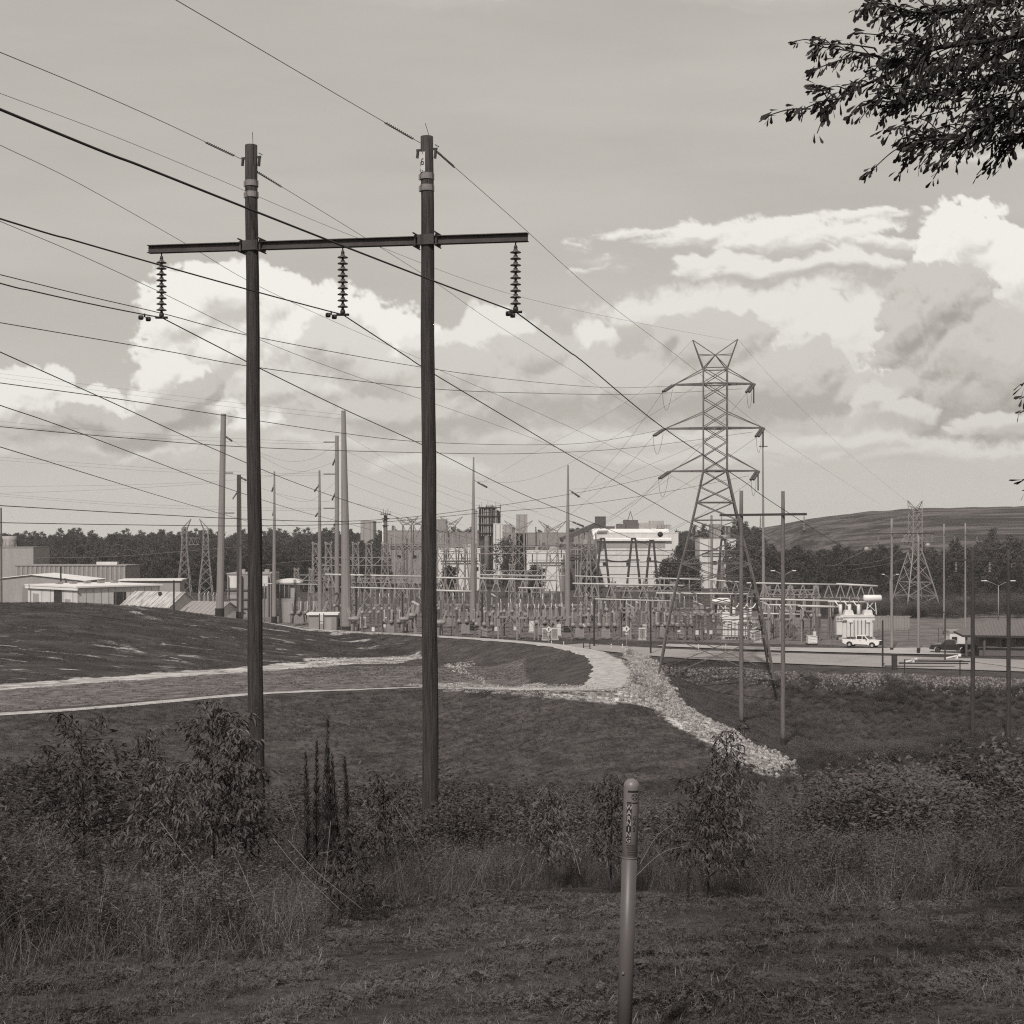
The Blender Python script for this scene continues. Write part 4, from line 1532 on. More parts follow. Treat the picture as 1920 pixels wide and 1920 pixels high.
def house(label, c, wx, wy, h, rz, wall, roof, kind='flat', rise=1.5, over=.3, name='building', cat='building', ribs=0, z0=None, along='x'):
    """c: middle of the plan; wx, wy plan size; kind flat / gable (ridge along x or y)"""
    z0 = GZ - .4 if z0 is None else z0
    root = thing(name, (c[0], c[1], z0), label, cat, None, rz)
    b = MB()
    x, y = wx / 2, wy / 2
    if kind == 'gable':
        if along == 'x':
            b.prism([(-y, 0), (y, 0), (y, h), (0, h + rise), (-y, h)], -x, x, 'X')
        else:
            b.prism([(-x, 0), (x, 0), (x, h), (0, h + rise), (-x, h)], -y, y, 'Y')
    else:
        b.box((0, 0, h / 2), (wx, wy, h))
    b.build('wall', wall, root)
    t = .16
    if kind == 'gable':
        half = y if along == 'x' else x
        full = x if along == 'x' else y
        sl = math.hypot(half, rise)
        for s in (-1, 1):
            b = MB()
            e = (half + over) / half
            poly = [(0, h + rise + .02), (s * half * e, h + rise - rise * e + .02), (s * half * e, h + rise - rise * e + .02 + t), (0, h + rise + .02 + t)]
            b.prism(poly, -full - over, full + over, 'X' if along == 'x' else 'Y')
            r = b.build('roof', roof, root)
            if ribs:
                nr = int(2 * full / ribs)
                for k in range(nr + 1):
                    u = -full + 2 * full * k / nr
                    a, d = (u, 0, h + rise + t + .05), (u, s * half * e, h + rise - rise * e + t + .05)
                    if along != 'x':
                        a, d = (0, u, a[2]), (s * half * e, u, d[2])
                    member('seam', a, d, .07, roof, r)
    else:
        b = MB()
        b.box((0, 0, h + t), (wx + 2 * over, wy + 2 * over, 2 * t))
        b.build('roof', roof, root)
    return root


def panel(root, name, c, s, m, sub=None):
    b = MB()
    b.box(c, s)
    o = b.build(name, m, root)
    return o


def pxw(x0, x1, D):
    return (x1 - x0) / F * D


# left group ---------------------------------------------------------
C = P(145, 0, 286)
rz = math.atan2(14, 13.3)
ctr = Vector((C.x, C.y, 0)) + Vector((math.cos(rz), math.sin(rz), 0)) * 9.65 + Vector((-math.sin(rz), math.cos(rz), 0)) * 10.3
hb = house('flat-roofed white metal building behind the dark mound', ctr, 19.3, 20.6, 7.4, rz, M_CLADW, M_ROOFW, 'flat', over=.5)
panel(hb, 'louvre', (-9.65 + 9.7, -10.31, 5.0), (2.9, .08, 2.6), M_DARK)
for k in range(12):
    panel(hb, 'wall_seam', (-9.4 + k * 1.7, -10.33, 3.6), (.08, .06, 7.2), M_CLADG)
dr = panel(hb, 'recess', (-9.67, -2.5, 4.2), (.10, 3.2, 5.6), M_DARK)
for yy, w_, hh in ((-6.5, 2.2, 3.4), (6.8, 2.4, 4.2)):
    d = panel(hb, 'door', (-9.69, yy, 3.4 - .6 + hh / 2 - 1.2), (.08, w_, hh), M_CLADG)
for yy in (-8.6, -4.6, .6, 4.2, 9.0):
    panel(hb, 'wall_seam', (-9.71, yy, 3.8), (.06, .10, 7.2), M_CLADG)
for k in range(5):
    panel(hb, 'roof_vent', (-5 + k * 3.1, 5.5 - k * .3, 8.0), (1.3, 1.0, .6), M_CLADT)
panel(hb, 'parapet', (-9.9, 0, 7.1), (.35, 21.6, .5), M_ROOFW)

b2 = house('wide low-gabled grey building at the left edge', (P(70, 0, 336).x, 340), pxw(-30, 168, 336), 16, 7.4, 0, M_CLADG, M_ROOFW, 'gable', 1.4, .4, along='y')
panel(b2, 'door', (-1.5, -8.05, 3.4), (1.4, .1, 5.6), M_CLADT)
panel(b2, 'door', (6.6, -8.05, 4.6), (1.6, .1, 3.0), M_CLADT)
panel(b2, 'wall_lamp', (3.4, -8.2, 6.6), (.4, .3, .4), M_WHITE)
b3 = house('long ribbed grey-brown shed behind the white building', (P(130, 0, 366).x, 374), pxw(24, 231, 366), 14, 10.2, 0, M_CLADT, M_CLADT, 'flat', over=.2)
for k in range(24):
    panel(b3, 'rib', (-14 + k * 1.22, -7.08, 5.1), (.5, .16, 10.0), M_CLADG)
panel(b3, 'rooftop_duct', (8.5, -3, 10.9), (5.4, 1.6, .8), M_CLADW)
b4 = house('plain tan block building at the far left edge', (P(12, 0, 425).x, 433), pxw(-40, 59, 425), 15, 14.6, 0, M_CLADG, M_CLADT, 'flat', over=.1)
cs = thing('cooling_tower', (P(18, 0, 440).x, 440, GZ + 13.8), 'short flared cooling stack on the block building', 'cooling tower')
b = MB()
b.lathe([(2.3, 0), (2.0, 1.6), (2.0, 2.6), (2.3, 4.0), (2.15, 4.0), (1.85, 2.6), (2.1, .2)], (0, 0, 0), 24)
b.build('shell', M_CLADG, cs, smooth=True)
for k in range(10):
    a = k * PI / 5
    member('rib', (2.3 * math.cos(a), 2.3 * math.sin(a), 0), (2.02 * math.cos(a), 2.02 * math.sin(a), 2.2), .12, M_CLADT, cs)
b5 = house('small building with bright white roof left of the twin masts', (P(277, 0, 340).x, 345), pxw(222, 331, 340), 10, 7.2, .12, M_CLADG, M_ROOFW, 'flat', over=.5)
panel(b5, 'roller_door', (3.0, -5.05, 2.6), (2.4, .1, 4.2), M_CLADT)
panel(b5, 'window', (-3.4, -5.05, 3.2), (1.6, .1, 1.6), M_GLASS)
b6 = house('shed with streaked rusty white roof just behind the mound', (P(296, 0, 276).x, 278), 11.5, 9.4, 4.2, math.radians(-24), M_CLADW, M_ROOFR, 'gable', 2.6, .4, along='x', ribs=1.1)
panel(b6, 'roof_vent', (1.0, -1.4, 6.6), (.5, .5, .7), M_DARK)
b7 = house('smaller gabled shed with pale plain roof beside the rusty one', (P(391, 0, 268).x, 270), 9.0, 8.4, 3.0, math.radians(-30), M_CLADW, M_ROOFG, 'gable', 2.2, .35, along='x', ribs=1.1)
# raised hopper house and plant behind the left near pole
b8 = house('tall pale clad structure behind the left near pole', (P(466, 0, 306).x, 312), pxw(428, 510, 306), 11, 9.6, 0, M_CLADT, M_CLADG, 'flat', over=.1)
panel(b8, 'panel_bay', (-3.1, -5.55, 8.0), (2.6, .12, 2.6), M_CLADW)
panel(b8, 'panel_bay', (2.0, -5.55, 8.2), (4.6, .12, 2.2), M_CLADW)
panel(b8, 'panel_bay', (-3.1, -5.55, 3.2), (2.6, .12, 3.8), M_CLADG)
panel(b8, 'opening', (1.2, -5.56, 2.2), (3.0, .12, 3.6), M_DARK)
for xx in (-4.4, -1.4, .2, 4.3):
    member('pipe', (xx, -5.9, 0), (xx, -5.9, 9.2), .22, M_GALVD, b8)
for xx in (-2.0, 1.0, 3.4):
    panel(b8, 'roof_vent', (xx, -2, 10.2), (1.0, 1.0, .9), M_CLADG)
for zz in (2.2, 4.2, 6.2):
    panel(b8, 'ledge', (-2.6, -5.6, zz), (5.0, .3, .3), M_CLADD)
panel(b8, 'opening', (3.2, -5.56, 5.6), (1.2, .1, 2.4), M_DARK)
hop = thing('hopper_house', (P(538, 0, 284).x, 286, GZ), 'raised hopper with curved white roof and dark louvre', 'hopper')
b = MB()
arc = [(2.7 * math.cos(a), 5.9 + 1.0 * math.sin(a) * .8 + 2.2) for a in np.linspace(0, PI, 9)]
b.prism(arc + [(-2.7, 8.0), (2.7, 8.0)][0:0], -2.2, 2.2)
b.build('roof', M_ROOFW, hop)
panel(hop, 'louvre_box', (-.9, 0, 6.5), (2.8, 3.6, 2.9), M_DARK)
panel(hop, 'cabin', (1.3, 0.2, 6.5), (1.5, 3.2, 2.9), M_CLADG)
b = MB()
b.box((-.3, 0, 2.5), (2.2, 2.6, 5.0), top=(3.6, 3.4))
b.build('hopper_cone', M_CLADG, hop)
for k in range(4):
    member('louvre_bar', (-2.3 + k * .9, -1.86, 5.1), (-2.3 + k * .9, -1.86, 7.9), .10, M_CLADG, hop)
b9 = house('low tan hut with thin flat roof at the foot of the steel poles', (P(604, 0, 262).x, 264), pxw(578, 630, 262), 4.6, 3.2, .05, M_CLADT, M_ROOFW, 'flat', over=.35)
panel(b9, 'door', (1.2, -2.34, 1.5), (1.0, .08, 2.2), M_CLADG)

# the mill in the middle distance -------------------------------------
DM = 480.0


def mill_box(label, x0, x1, yt, depth, wall, D=DM, name='mill_building', kind='flat', yb=None):
    zt = tz(yt, D)
    z0 = GZ - .5 if yb is None else tz(yb, D)
    return house(label, (P((x0 + x1) / 2, 0, D).x, D + depth / 2), pxw(x0, x1, D), depth, zt - z0, 0, wall, wall, kind, over=.05, name=name, z0=z0)


wb = mill_box('big white mill building with sloping white roof edge behind the switchyard', 1117, 1272, 1000, 26, M_CLADW)
wd = pxw(1117, 1272, DM) / 2
hh = tz(1000, DM) - GZ + .5
b = MB()
b.prism([(-13.0, hh - 2.6), (-13.9, hh - 2.6), (-13.9, hh - 2.0), (-4.0, hh + 1.6), (13, hh + 1.6), (13, hh + .4), (-4.0, hh + .4)], -wd - .8, wd - 2.5, 'X')
b.build('sloping_roof', M_ROOFW, wb)
panel(wb, 'wall_band', (-1, -13.06, hh * .80), (wd * 1.5, .1, 2.2), M_CLADG)
for zz in (.28, .42, .5, .62, .7):
    panel(wb, 'wall_rail', (.4, -13.1, hh * zz), (2 * wd - 1.6, .12, .16), M_CLADG)
for xx, zz in ((-11, .46), (-3, .46), (4, .55), (9, .3)):
    panel(wb, 'window', (xx, -13.12, hh * zz), (1.4, .12, 1.0), M_GLASS)
rf = thing('rooftop_plant', (P(1196, 0, 492).x, 492, tz(992, 492)), 'jumble of machinery and a small pointed frame on the white mill roof', 'machinery')
for (x, z, w_, h_) in ((-6, .9, 3, 1.8), (-2.4, 1.6, 5, 3.2), (2.4, 1.1, 4, 2.2), (6.5, 1.6, 5, 2.6), (9.8, .7, 3, 1.4), (-9.5, .5, 3, 1.0)):
    panel(rf, 'machine', (x, (x * 13 % 3), z), (w_, 3, h_), M_CLADG if x > 0 else M_CLADD)
for s in (-1, 1):
    member('frame_leg', (-2.6 + s * .9, 0, 3.2), (-2.6, 0, 6.2), .18, M_DARK, rf)
for k in range(4):
    member('handrail_post', (6.6 + k * 1.6, -1.6, 0), (6.6 + k * 1.6, -1.6, 1.4), .10, M_DARK, rf)
member('handrail', (6.6, -1.6, 1.4), (11.4, -1.6, 1.4), .10, M_DARK, rf)
hd = mill_box('dark square hopper head on the left corner of the white mill', 1117, 1136, 970, 5, M_CLADD, D=478, name='feed_hopper', yb=990)
cv = thing('conveyor', (P(1060, 0, 470).x, 470, GZ), 'inclined dark conveyor gallery climbing to the white mill', 'conveyor')
a, e = P(1052, 1012, 470), P(1122, 982, 474)
o = Vector(cv.location)
b = MB()
b.beam(a - o, e - o, 2.2, 1.5)
b.build('gallery', M_CLADD, cv)
for q in (.1, .4, .7):
    p_ = a.lerp(e, q) - o
    member('trestle', p_ + Vector((-.9, 0, 0)), (p_.x - 1.8, p_.y, 0), .3, M_GALVD, cv)
    member('trestle', p_ + Vector((.9, 0, 0)), (p_.x + 1.8, p_.y, 0), .3, M_GALVD, cv)
pt = thing('process_tower', (P(918, 0, 500).x, 500, GZ), 'dark cluster of tall process vessels with ragged crown above the mill', 'process tower')
for k, (dx, dy, r_, yt) in enumerate(((-2.4, 0, 1.5, 952), (0.2, 1, 1.7, 948), (2.7, 0, 1.2, 958), (-.9, -2, 1.0, 950), (1.6, -2, .9, 953))):
    b = MB()
    ht_ = tz(yt, 500) - GZ
    b.lathe([(r_, 0), (r_, ht_ - 1), (r_ * .6, ht_), (.2, ht_ + .3)], (dx, dy, 0), 14)
    b.build('vessel', M_CLADD if k % 2 == 0 else M_CLADT, pt, smooth=True)
for z in range(20, 31, 3):
    panel(pt, 'platform', (0, -1.5, z - 1.0), (8.2, 4.0, .25), M_DARK)
for k in range(10):
    a = -3.6 + k * .8
    member('riser_pipe', (a, -3, 18), (a + .3 * math.sin(k * 3), -3, 29 + 1.2 * math.sin(k * 2.1)), .22, M_CLADG if k % 3 else M_DARK, pt)
panel(pt, 'side_leg', (-4.9, 0, 13.5), (1.1, 1.4, 27), M_CLADG)
for (x0, x1, yt, D, wl, lab, nm) in [
    (925, 942, 983, 495, M_CLADW, 'slim white silo right of the dark process tower', 'silo'),
    (968, 989, 966, 520, M_CLADG, 'pale square elevator head right of the white silo', 'elevator_tower'),
    (944, 960, 985, 530, M_CLADG, 'low grey tank block beside the white silo', 'tank_block'),
    (815, 836, 975, 520, M_CLADT, 'tan plant block right of the right near pole', 'mill_building'),
    (726, 840, 996, 500, M_CLADT, 'long grey-tan mill block behind the right near pole', 'mill_building'),
    (835, 1112, 1000, 520, M_CLADT, 'long low dark-banded mill hall across the middle', 'mill_building'),
    (822, 900, 1030, 455, M_CLADW, 'white mill annex behind the left needle pole', 'mill_building'),
    (988, 1062, 1034, 450, M_CLADW, 'white mill annex left of the right needle pole', 'mill_building'),
    (1052, 1118, 1022, 462, M_CLADD, 'dark mill wall left of the white mill building', 'mill_building'),
    (1312, 1380, 1012, 470, M_CLADW, 'white mill block seen through the lattice tower', 'mill_building'),
    (1338, 1352, 984, 500, M_CLADG, 'pale stack block seen above the white block through the tower', 'stack'),
    (1357, 1370, 988, 500, M_CLADD, 'dark stack block right of the pale stack', 'stack'),
    (676, 700, 978, 560, M_CLADG, 'far pale plant block above the wood', 'mill_building')]:
    r = mill_box(lab, x0, x1, yt, 12, wl, D=D, name=nm)
    wdt = pxw(x0, x1, D)
    ht_ = tz(yt, D) - GZ + .5
    nn = max(2, int(wdt / 5))
    for k in range(nn):
        panel(r, 'pilaster', (-wdt / 2 + (k + .5) * wdt / nn, -6.05, ht_ / 2), (.3, .14, ht_ - .3), M_CLADG if wl is not M_CLADG else M_CLADT)
    if wdt > 10:
        for k in range(nn):
            panel(r, 'window', (-wdt / 2 + (k + .9) * wdt / nn - .6, -6.06, ht_ * .55), (1.6, .10, 1.2), M_GLASS)
        panel(r, 'rooftop_unit', (wdt * .2, 0, ht_ + .9), (3, 3, 1.5), M_CLADG)
        rc = random.Random(int(x0))
        for k in range(7):
            xx = rc.uniform(-wdt * .48, wdt * .48)
            if k % 2:
                hv = rc.uniform(.8, 3.2)
                panel(r, 'roof_vent', (xx, rc.uniform(-4, 3), ht_ + hv / 2), (rc.uniform(.5, 1.6), 1.0, hv), M_CLADT if k % 3 else M_CLADD)
            else:
                member('pipe', (xx, -6.3, 0), (xx, -6.3, ht_ * rc.uniform(.6, 1.15)), rc.uniform(.2, .5), M_CLADT if k % 3 else M_GALVD, r)
        member('catwalk', (-wdt * .45, -6.7, ht_ * .72), (wdt * .45, -6.7, ht_ * .72), .25, M_DARK, r)
        member('catwalk', (-wdt * .45, -6.7, ht_ * .72 + 1), (wdt * .45, -6.7, ht_ * .72 + 1), .12, M_DARK, r)
        panel(r, 'stain_panel', (rc.uniform(-.3, .3) * wdt, -6.08, ht_ * .3), (wdt * .18, .06, ht_ * .5), M_CLADT)
st = thing('flare_tower', (P(723, 0, 470).x, 470, GZ), 'thin dark stack with ragged platform head left of the right near pole', 'stack')
b = MB()
b.tube((0, 0, 0), (0, 0, tz(966, 470) - GZ), .75, .6, 12)
b.build('stack', M_CLADD, st, smooth=True)
b = MB()
b.tube((-.9, 0, 0), (-.9, 0, tz(975, 470) - GZ), .25, .25, 8)
b.build('pipe', M_CLADW, st, smooth=True)
for zz, w_ in ((964, 3.4), (972, 2.4), (985, 2.0)):
    panel(st, 'platform', (0, 0, tz(zz, 470) - GZ), (w_, w_, .25), M_DARK)
for k in range(5):
    member('mast', (-1.3 + k * .65, 0, tz(966, 470) - GZ), (-1.6 + k * .8, 0, tz(958 - (k % 2) * 4, 470) - GZ), .14, M_DARK, st)


# ------------------------------------------------------------------ switchyard
def gantry(label, xs, ytop, yb0, yb1, D, hw, peak, m=M_GALV, span=None):
    """lattice columns carrying a lattice beam"""
    x0 = P(xs[0], 0, D).x
    root = thing('lattice_gantry', (x0, D, GZ), label, 'gantry', 'lattice gantries of the switchyard')
    zt, z0, z1 = tz(ytop, D) - GZ, tz(yb0, D) - GZ, tz(yb1, D) - GZ
    for x in xs:
        cx = P(x, 0, D).x - x0
        b = MB()
        hs = [(0, hw), (z1 * .5, hw * .72), (z1, hw * .5), (z0, hw * .5), (zt, hw * .45)]
        for sx in (-1, 1):
            for sy in (-1, 1):
                for (za, ha), (zb_, hb_) in zip(hs[:-1], hs[1:]):
                    b.beam((cx + sx * ha, sy * ha, za), (cx + sx * hb_, sy * hb_, zb_), .16)
        for (za, ha), (zb_, hb_) in zip(hs[:-1], hs[1:]):
            nsub = max(1, int((zb_ - za) / (1.6 * ha + .5)))
            for q in range(nsub):
                t0, t1 = q / nsub, (q + 1) / nsub
                p0, p1 = za + (zb_ - za) * t0, za + (zb_ - za) * t1
                w0, w1 = ha + (hb_ - ha) * t0, ha + (hb_ - ha) * t1
                for sy in (-1, 1):
                    b.beam((cx - w0, sy * w0, p0), (cx + w1, sy * w1, p1), .09)
                    b.beam((cx + w0, sy * w0, p0), (cx - w1, sy * w1, p1), .09)
        if peak:
            for s in (-1, 1):
                tip = Vector((cx + s * peak, 0, zt + peak * .75))
                for dx in (-hw * .45, hw * .45):
                    for sy in (-1, 1):
                        b.beam((cx + dx, sy * hw * .45, zt), tip, .13)
                mid = Vector((cx + s * hw * .45, 0, zt)).lerp(tip, .5)
                b.beam((cx, 0, zt + .1), mid + Vector((0, 0, .5)), .1)
                b.beam((cx - s * hw * .4, 0, zt), mid, .1)
        b.build('column', m, root)
    b = MB()
    xa, xb = (P(span[0], 0, D).x - x0, P(span[1], 0, D).x - x0) if span else (P(xs[0], 0, D).x - x0, P(xs[-1], 0, D).x - x0)
    for sy in (-.6, .6):
        for zz in (z0, z1):
            b.beam((xa, sy, zz), (xb, sy, zz), .16)
    nl = max(4, int((xb - xa) / (z0 - z1)))
    for k in range(nl):
        u0, u1 = xa + (xb - xa) * k / nl, xa + (xb - xa) * (k + 1) / nl
        for sy in (-.6, .6):
            b.beam((u0, sy, z1 if k % 2 else z0), (u1, sy, z0 if k % 2 else z1), .10)
    b.build('beam', m, root)
    # strings hanging below the beam
    for k in range(max(3, int((xb - xa) / 4))):
        u = xa + 1.5 + k * 4.0
        if u > xb:
            break
        member('hanging_insulator', (u, 0, z1), (u, 0, z1 - 1.9), .22, M_PORC, root)
    return root


gantry('pale lattice gantry left of the right near pole with row of eared columns', (592, 616, 667, 692, 722, 748), 1022, 1045, 1060, 318, 1.35, .9)
gantry('taller dense lattice gantry half hidden by the right near pole', (763, 783, 846), 985, 1018, 1030, 322, 2.1, 2.6)
gantry('large lattice gantry with V-shaped horns right of the left needle pole', (972, 1036), 996, 1024, 1038, 318, 2.4, 3.2, span=(820, 1108))
gantry('dense lattice gantry column beside the white mill', (1098, 1110), 1000, 1018, 1030, 316, 1.8, 0, span=(1040, 1116))
gantry('small lattice gantry beyond the switchyard at the left', (660, 700, 760, 806), 1076, 1084, 1092, 300, .8, 0)


gantry('slender lattice gantry between the two needle poles, in front', (905, 960, 1012), 1062, 1070, 1080, 290, 1.0, .7)
gantry('slender lattice gantry left of the thickest steel pole', (556, 584, 612), 1070, 1078, 1088, 300, .9, .6)
gantry('low lattice gantry behind the left legs of the lattice tower', (1150, 1210, 1262), 1090, 1098, 1108, 268, .8, 0)
gantry('low lattice gantry right of the lattice tower', (1440, 1482, 1530), 1098, 1106, 1115, 262, .8, 0)
gantry('tall pale gantry column pair left of the left needle pole', (826, 868), 1000, 1022, 1034, 330, 1.9, 2.4)


def aframe(label, x, yt, half, D, m=M_POLE, bar=1050):
    zt = tz(yt, D) - GZ
    root = thing('a_frame', (P(x, 0, D).x, D, GZ), label, 'frame', 'dark A-frame supports')
    hb = half / F * D * (17 + tz(yt, D)) / tz(yt - 0, D) if False else half / F * D
    for s in (-1, 1):
        b = MB()
        b.tube((s * hb * 1.6, 0, -.3), (s * .35, 0, zt), .30, .22, 10)
        b.build('leg', m, root, smooth=True)
    zb = tz(bar, D) - GZ
    member('tie', (-hb * .95, 0, zb), (hb * .95, 0, zb), .26, m, root)
    member('cap', (-.5, 0, zt), (.5, 0, zt), .4, m, root)
    return root


aframe('dark A-frame in front of the left end of the white mill', 1130, 1010, 12, 292)
aframe('dark A-frame in the middle of the white mill', 1188, 1010, 12, 292)
aframe('dark A-frame at the right end of the white mill', 1222, 1014, 11, 288, bar=1052)
aframe('dark A-frame seen through the lattice tower', 1356, 1012, 11, 284, bar=1052)
for (x0, x1, y, D, lab) in [(1136, 1182, 1050, 292, 'dark sagging strain bus between the two left A-frames'), (1228, 1290, 1053, 287, 'dark strain bus running right from the third A-frame')]:
    a, e = P(x0, y, D), P(x1, y + 1, D)
    w = wire(lab, [a, a.lerp(e, .33) - up * .25, a.lerp(e, .66) - up * .25, e], .16, M_DARK, group='strain buses', name='strain_bus')


def busbar(label, x0, y0, x1, y1, D, n, r=.16, vee=False, m=M_BUS):
    a, e = P(x0, y0, D), P(x1, y1, D)
    root = thing('busbar', (a.x, D, GZ), label, 'busbar', 'tubular busbars of the switchyard')
    o = Vector(root.location)
    b = MB()
    b.tube(a - o, e - o, r, r, 10)
    b.build('tube', m, root, smooth=True)
    for k in range(n):
        p = a.lerp(e, (k + .4) / n) - o
        if vee:
            for s in (-1, 1):
                member('insulator_leg', (p.x + s * .75, p.y, p.z - 2.3), p, .16, M_PORCL, root)
            member('cap_beam', (p.x - .9, p.y, p.z - 2.35), (p.x + .9, p.y, p.z - 2.35), .22, M_GALV, root)
        else:
            member('insulator_leg', (p.x, p.y, p.z - 1.7), p, .20, M_PORCL, root)
        member('post', (p.x, p.y, -.2), (p.x, p.y, p.z - 1.7), .26, M_GALVD, root)
    return root


for i, a in enumerate([
    (610, 1077, 795, 1081, 268, 7, .17, True, 'long white busbar left of the right near pole, upper'),
    (640, 1101, 800, 1105, 258, 7, .12, False, 'thin white busbar left of the right near pole, lower'),
    (818, 1083, 882, 1084, 266, 3, .18, True, 'short bright busbar between the right near pole and the left needle pole'),
    (895, 1084, 1046, 1088, 264, 6, .18, True, 'long bright busbar right of the left needle pole'),
    (895, 1077, 1060, 1080, 282, 6, .10, False, 'thin busbar just above the long bright one'),
    (818, 1107, 884, 1109, 256, 3, .18, False, 'short bright lower busbar by the left needle pole'),
    (972, 1102, 1024, 1103, 258, 3, .14, False, 'short white busbar above the breakers'),
    (1072, 1094, 1285, 1098, 258, 7, .16, True, 'long bright busbar below the A-frames'),
    (1078, 1080, 1255, 1086, 280, 6, .12, False, 'upper thin busbar below the A-frames'),
    (1236, 1084, 1330, 1087, 272, 4, .14, False, 'white busbar beginning at the left legs of the lattice tower'),
    (1330, 1087, 1392, 1092, 268, 3, .14, True, 'white busbar inside the lattice tower'),
    (1112, 1123, 1258, 1127, 244, 4, .12, False, 'low thin busbar left of the lattice tower'),
    (1230, 1112, 1420, 1114, 252, 6, .16, False, 'low white busbar behind the lattice tower'),
    (1400, 1093, 1568, 1096, 250, 7, .15, True, 'long white busbar right of the lattice tower'),
    (1568, 1095, 1645, 1099, 248, 4, .20, True, 'bright busbar above the white transformer'),
    (1420, 1123, 1572, 1127, 242, 6, .18, False, 'white busbar left of the white transformer, second from top'),
    (1552, 1128, 1624, 1129, 241, 3, .16, False, 'white busbar just behind the transformer bushings'),
    (1442, 1134, 1500, 1135, 240, 3, .16, False, 'short lumpy busbar, lower left of the white transformer'),
    (1496, 1136, 1572, 1138, 239, 3, .20, False, 'short lumpy busbar reaching the transformer'),
    (1420, 1150, 1500, 1152, 238, 4, .14, False, 'lowest short busbar left of the white transformer'),
    (484, 1094, 600, 1096, 284, 4, .10, False, 'thin pale busbar right of the raised hopper'),
]):
    busbar(a[8], *a[:7], vee=a[7])


def breaker(kind):
    """0 dead-tank breaker, 1 disconnect switch, 2 instrument transformers, 3 control cabinet row"""
    t = thing(('circuit_breaker', 'disconnect_switch', 'instrument_transformer', 'control_cabinet')[kind], (0, 0, GZ), 'x', ('breaker', 'switch', 'transformer', 'cabinet')[kind])
    if kind == 0:
        panel(t, 'cabinet', (-.2, 0, 1.2), (1.5, 1.0, 1.6), M_EQUIP)
        for s in (-1.3, 0, 1.3):
            b = MB()
            b.lathe([(.1, -.95), (.34, -.9), (.36, 0), (.34, .9), (.1, .95)], (s, 0, 2.5), 12, 'Y')
            b.build('tank', M_EQUIP, t, smooth=True)
            for q in (-1, 1):
                member('bushing', (s, q * .6, 2.7), (s + .0, q * 1.15, 4.5), .22, M_PORCL, t)
        for s in (-1.5, 1.5):
            member('leg', (s, 0, -.2), (s, 0, 2.2), .2, M_GALVD, t)
        panel(t, 'frame', (0, 0, 2.08), (3.6, .5, .2), M_GALVD)
    elif kind == 1:
        for s in (-1.8, 1.8):
            member('leg', (s, 0, -.2), (s, 0, 3.6), .24, M_GALV, t)
        panel(t, 'beam', (0, 0, 3.7), (5.2, .35, .3), M_GALV)
        for s in (-1.8, 0, 1.8):
            for q in (-.9, .9):
                member('insulator', (s, q * .5, 3.8), (s, q * .5, 5.3), .20, M_PORCL, t)
            member('blade', (s, -.6, 5.35), (s, .6, 5.4 + .6), .10, M_BUS, t)
        for s in (-1, 1):
            member('brace', (s * 1.8, 0, 1.2), (0, 0, 3.6), .1, M_GALV, t)
    elif kind == 2:
        for s in (-1.4, 0, 1.4):
            member('stand', (s, 0, -.2), (s, 0, 2.3), .26, M_GALVD, t)
            member('insulator', (s, 0, 2.3), (s, 0, 4.0), .32, M_PORC, t)
            b = MB()
            b.ball((s, 0, 4.2), .34, 10, 8)
            b.build('head', M_EQUIP, t, smooth=True)
        panel(t, 'junction_box', (.5, -.25, 1.3), (.5, .3, .7), M_TANK)
    else:
        panel(t, 'cabinet', (0, 0, 1.0), (1.1, .8, 2.0), M_TANK)
        panel(t, 'door', (0, -.42, 1.0), (.9, .05, 1.7), M_EQUIP)
        panel(t, 'plinth', (0, 0, .05), (1.4, 1.1, .3), M_CONC)
    return t


protos = [breaker(k) for k in range(4)]
LAB = ['grey tank circuit breaker with slanting bushings, %s breaker from the left', 'steel-framed disconnect switch with raised blades, %s such switch from the left',
       'row of three round-headed instrument transformers, %s such row from the left', 'pale upright switchyard control cabinet, %s cabinet from the left']
GRP = ['switchyard circuit breakers', 'switchyard disconnect switches', 'switchyard instrument transformers', 'switchyard control cabinets']
_r = random.Random(5)
spots = [[], [], [], []]
for row, (D, x0, x1, step) in enumerate([(238, 905, 1330, 40), (246, 690, 1500, 46), (256, 660, 1540, 44), (268, 640, 1300, 44), (282, 600, 1240, 48), (236, 1270, 1350, 27), (234, 1425, 1560, 44)]):
    x = x0
    while x < x1:
        k = (0, 1, 2, 1, 0, 2, 3, 1)[_r.randrange(8)]
        if row == 5:
            k = 2
        if not (D < 242 and 1340 < x < 1420):
            spots[k].append((x + _r.uniform(-6, 6), D + _r.uniform(-2, 2), _r.choice((0, 0, PI / 2, .1))))
        x += step * _r.uniform(.8, 1.25)
spots[0] += [(575, 280, 0), (560, 276, .2)]
spots[1] += [(400, 286, 0), (390, 292, 0)]
spots[3] += [(1023, 236, 0), (1040, 237, 0), (905, 240, 0), (1420, 231, 0)]
def nth(i):
    w = ['first', 'second', 'third', 'fourth', 'fifth', 'sixth', 'seventh', 'eighth', 'ninth', 'tenth', 'eleventh', 'twelfth', 'thirteenth', 'fourteenth', 'fifteenth', 'sixteenth', 'seventeenth', 'eighteenth', 'nineteenth']
    if i < 19:
        return w[i]
    n = i + 1
    t = {20: 'twentieth', 30: 'thirtieth'}.get(n)
    return t or ('twenty-' if n < 30 else 'thirty-') + w[n % 10 - 1]


for k in range(4):
    for i, (x, D, r) in enumerate(sorted(spots[k])):
        o = protos[k] if i == 0 else copy_tree(protos[k])
        o.location = (P(x, 0, D).x, D, GZ)
        o.rotation_euler.z = r
        tag(o, LAB[k] % nth(i), None, GRP[k])


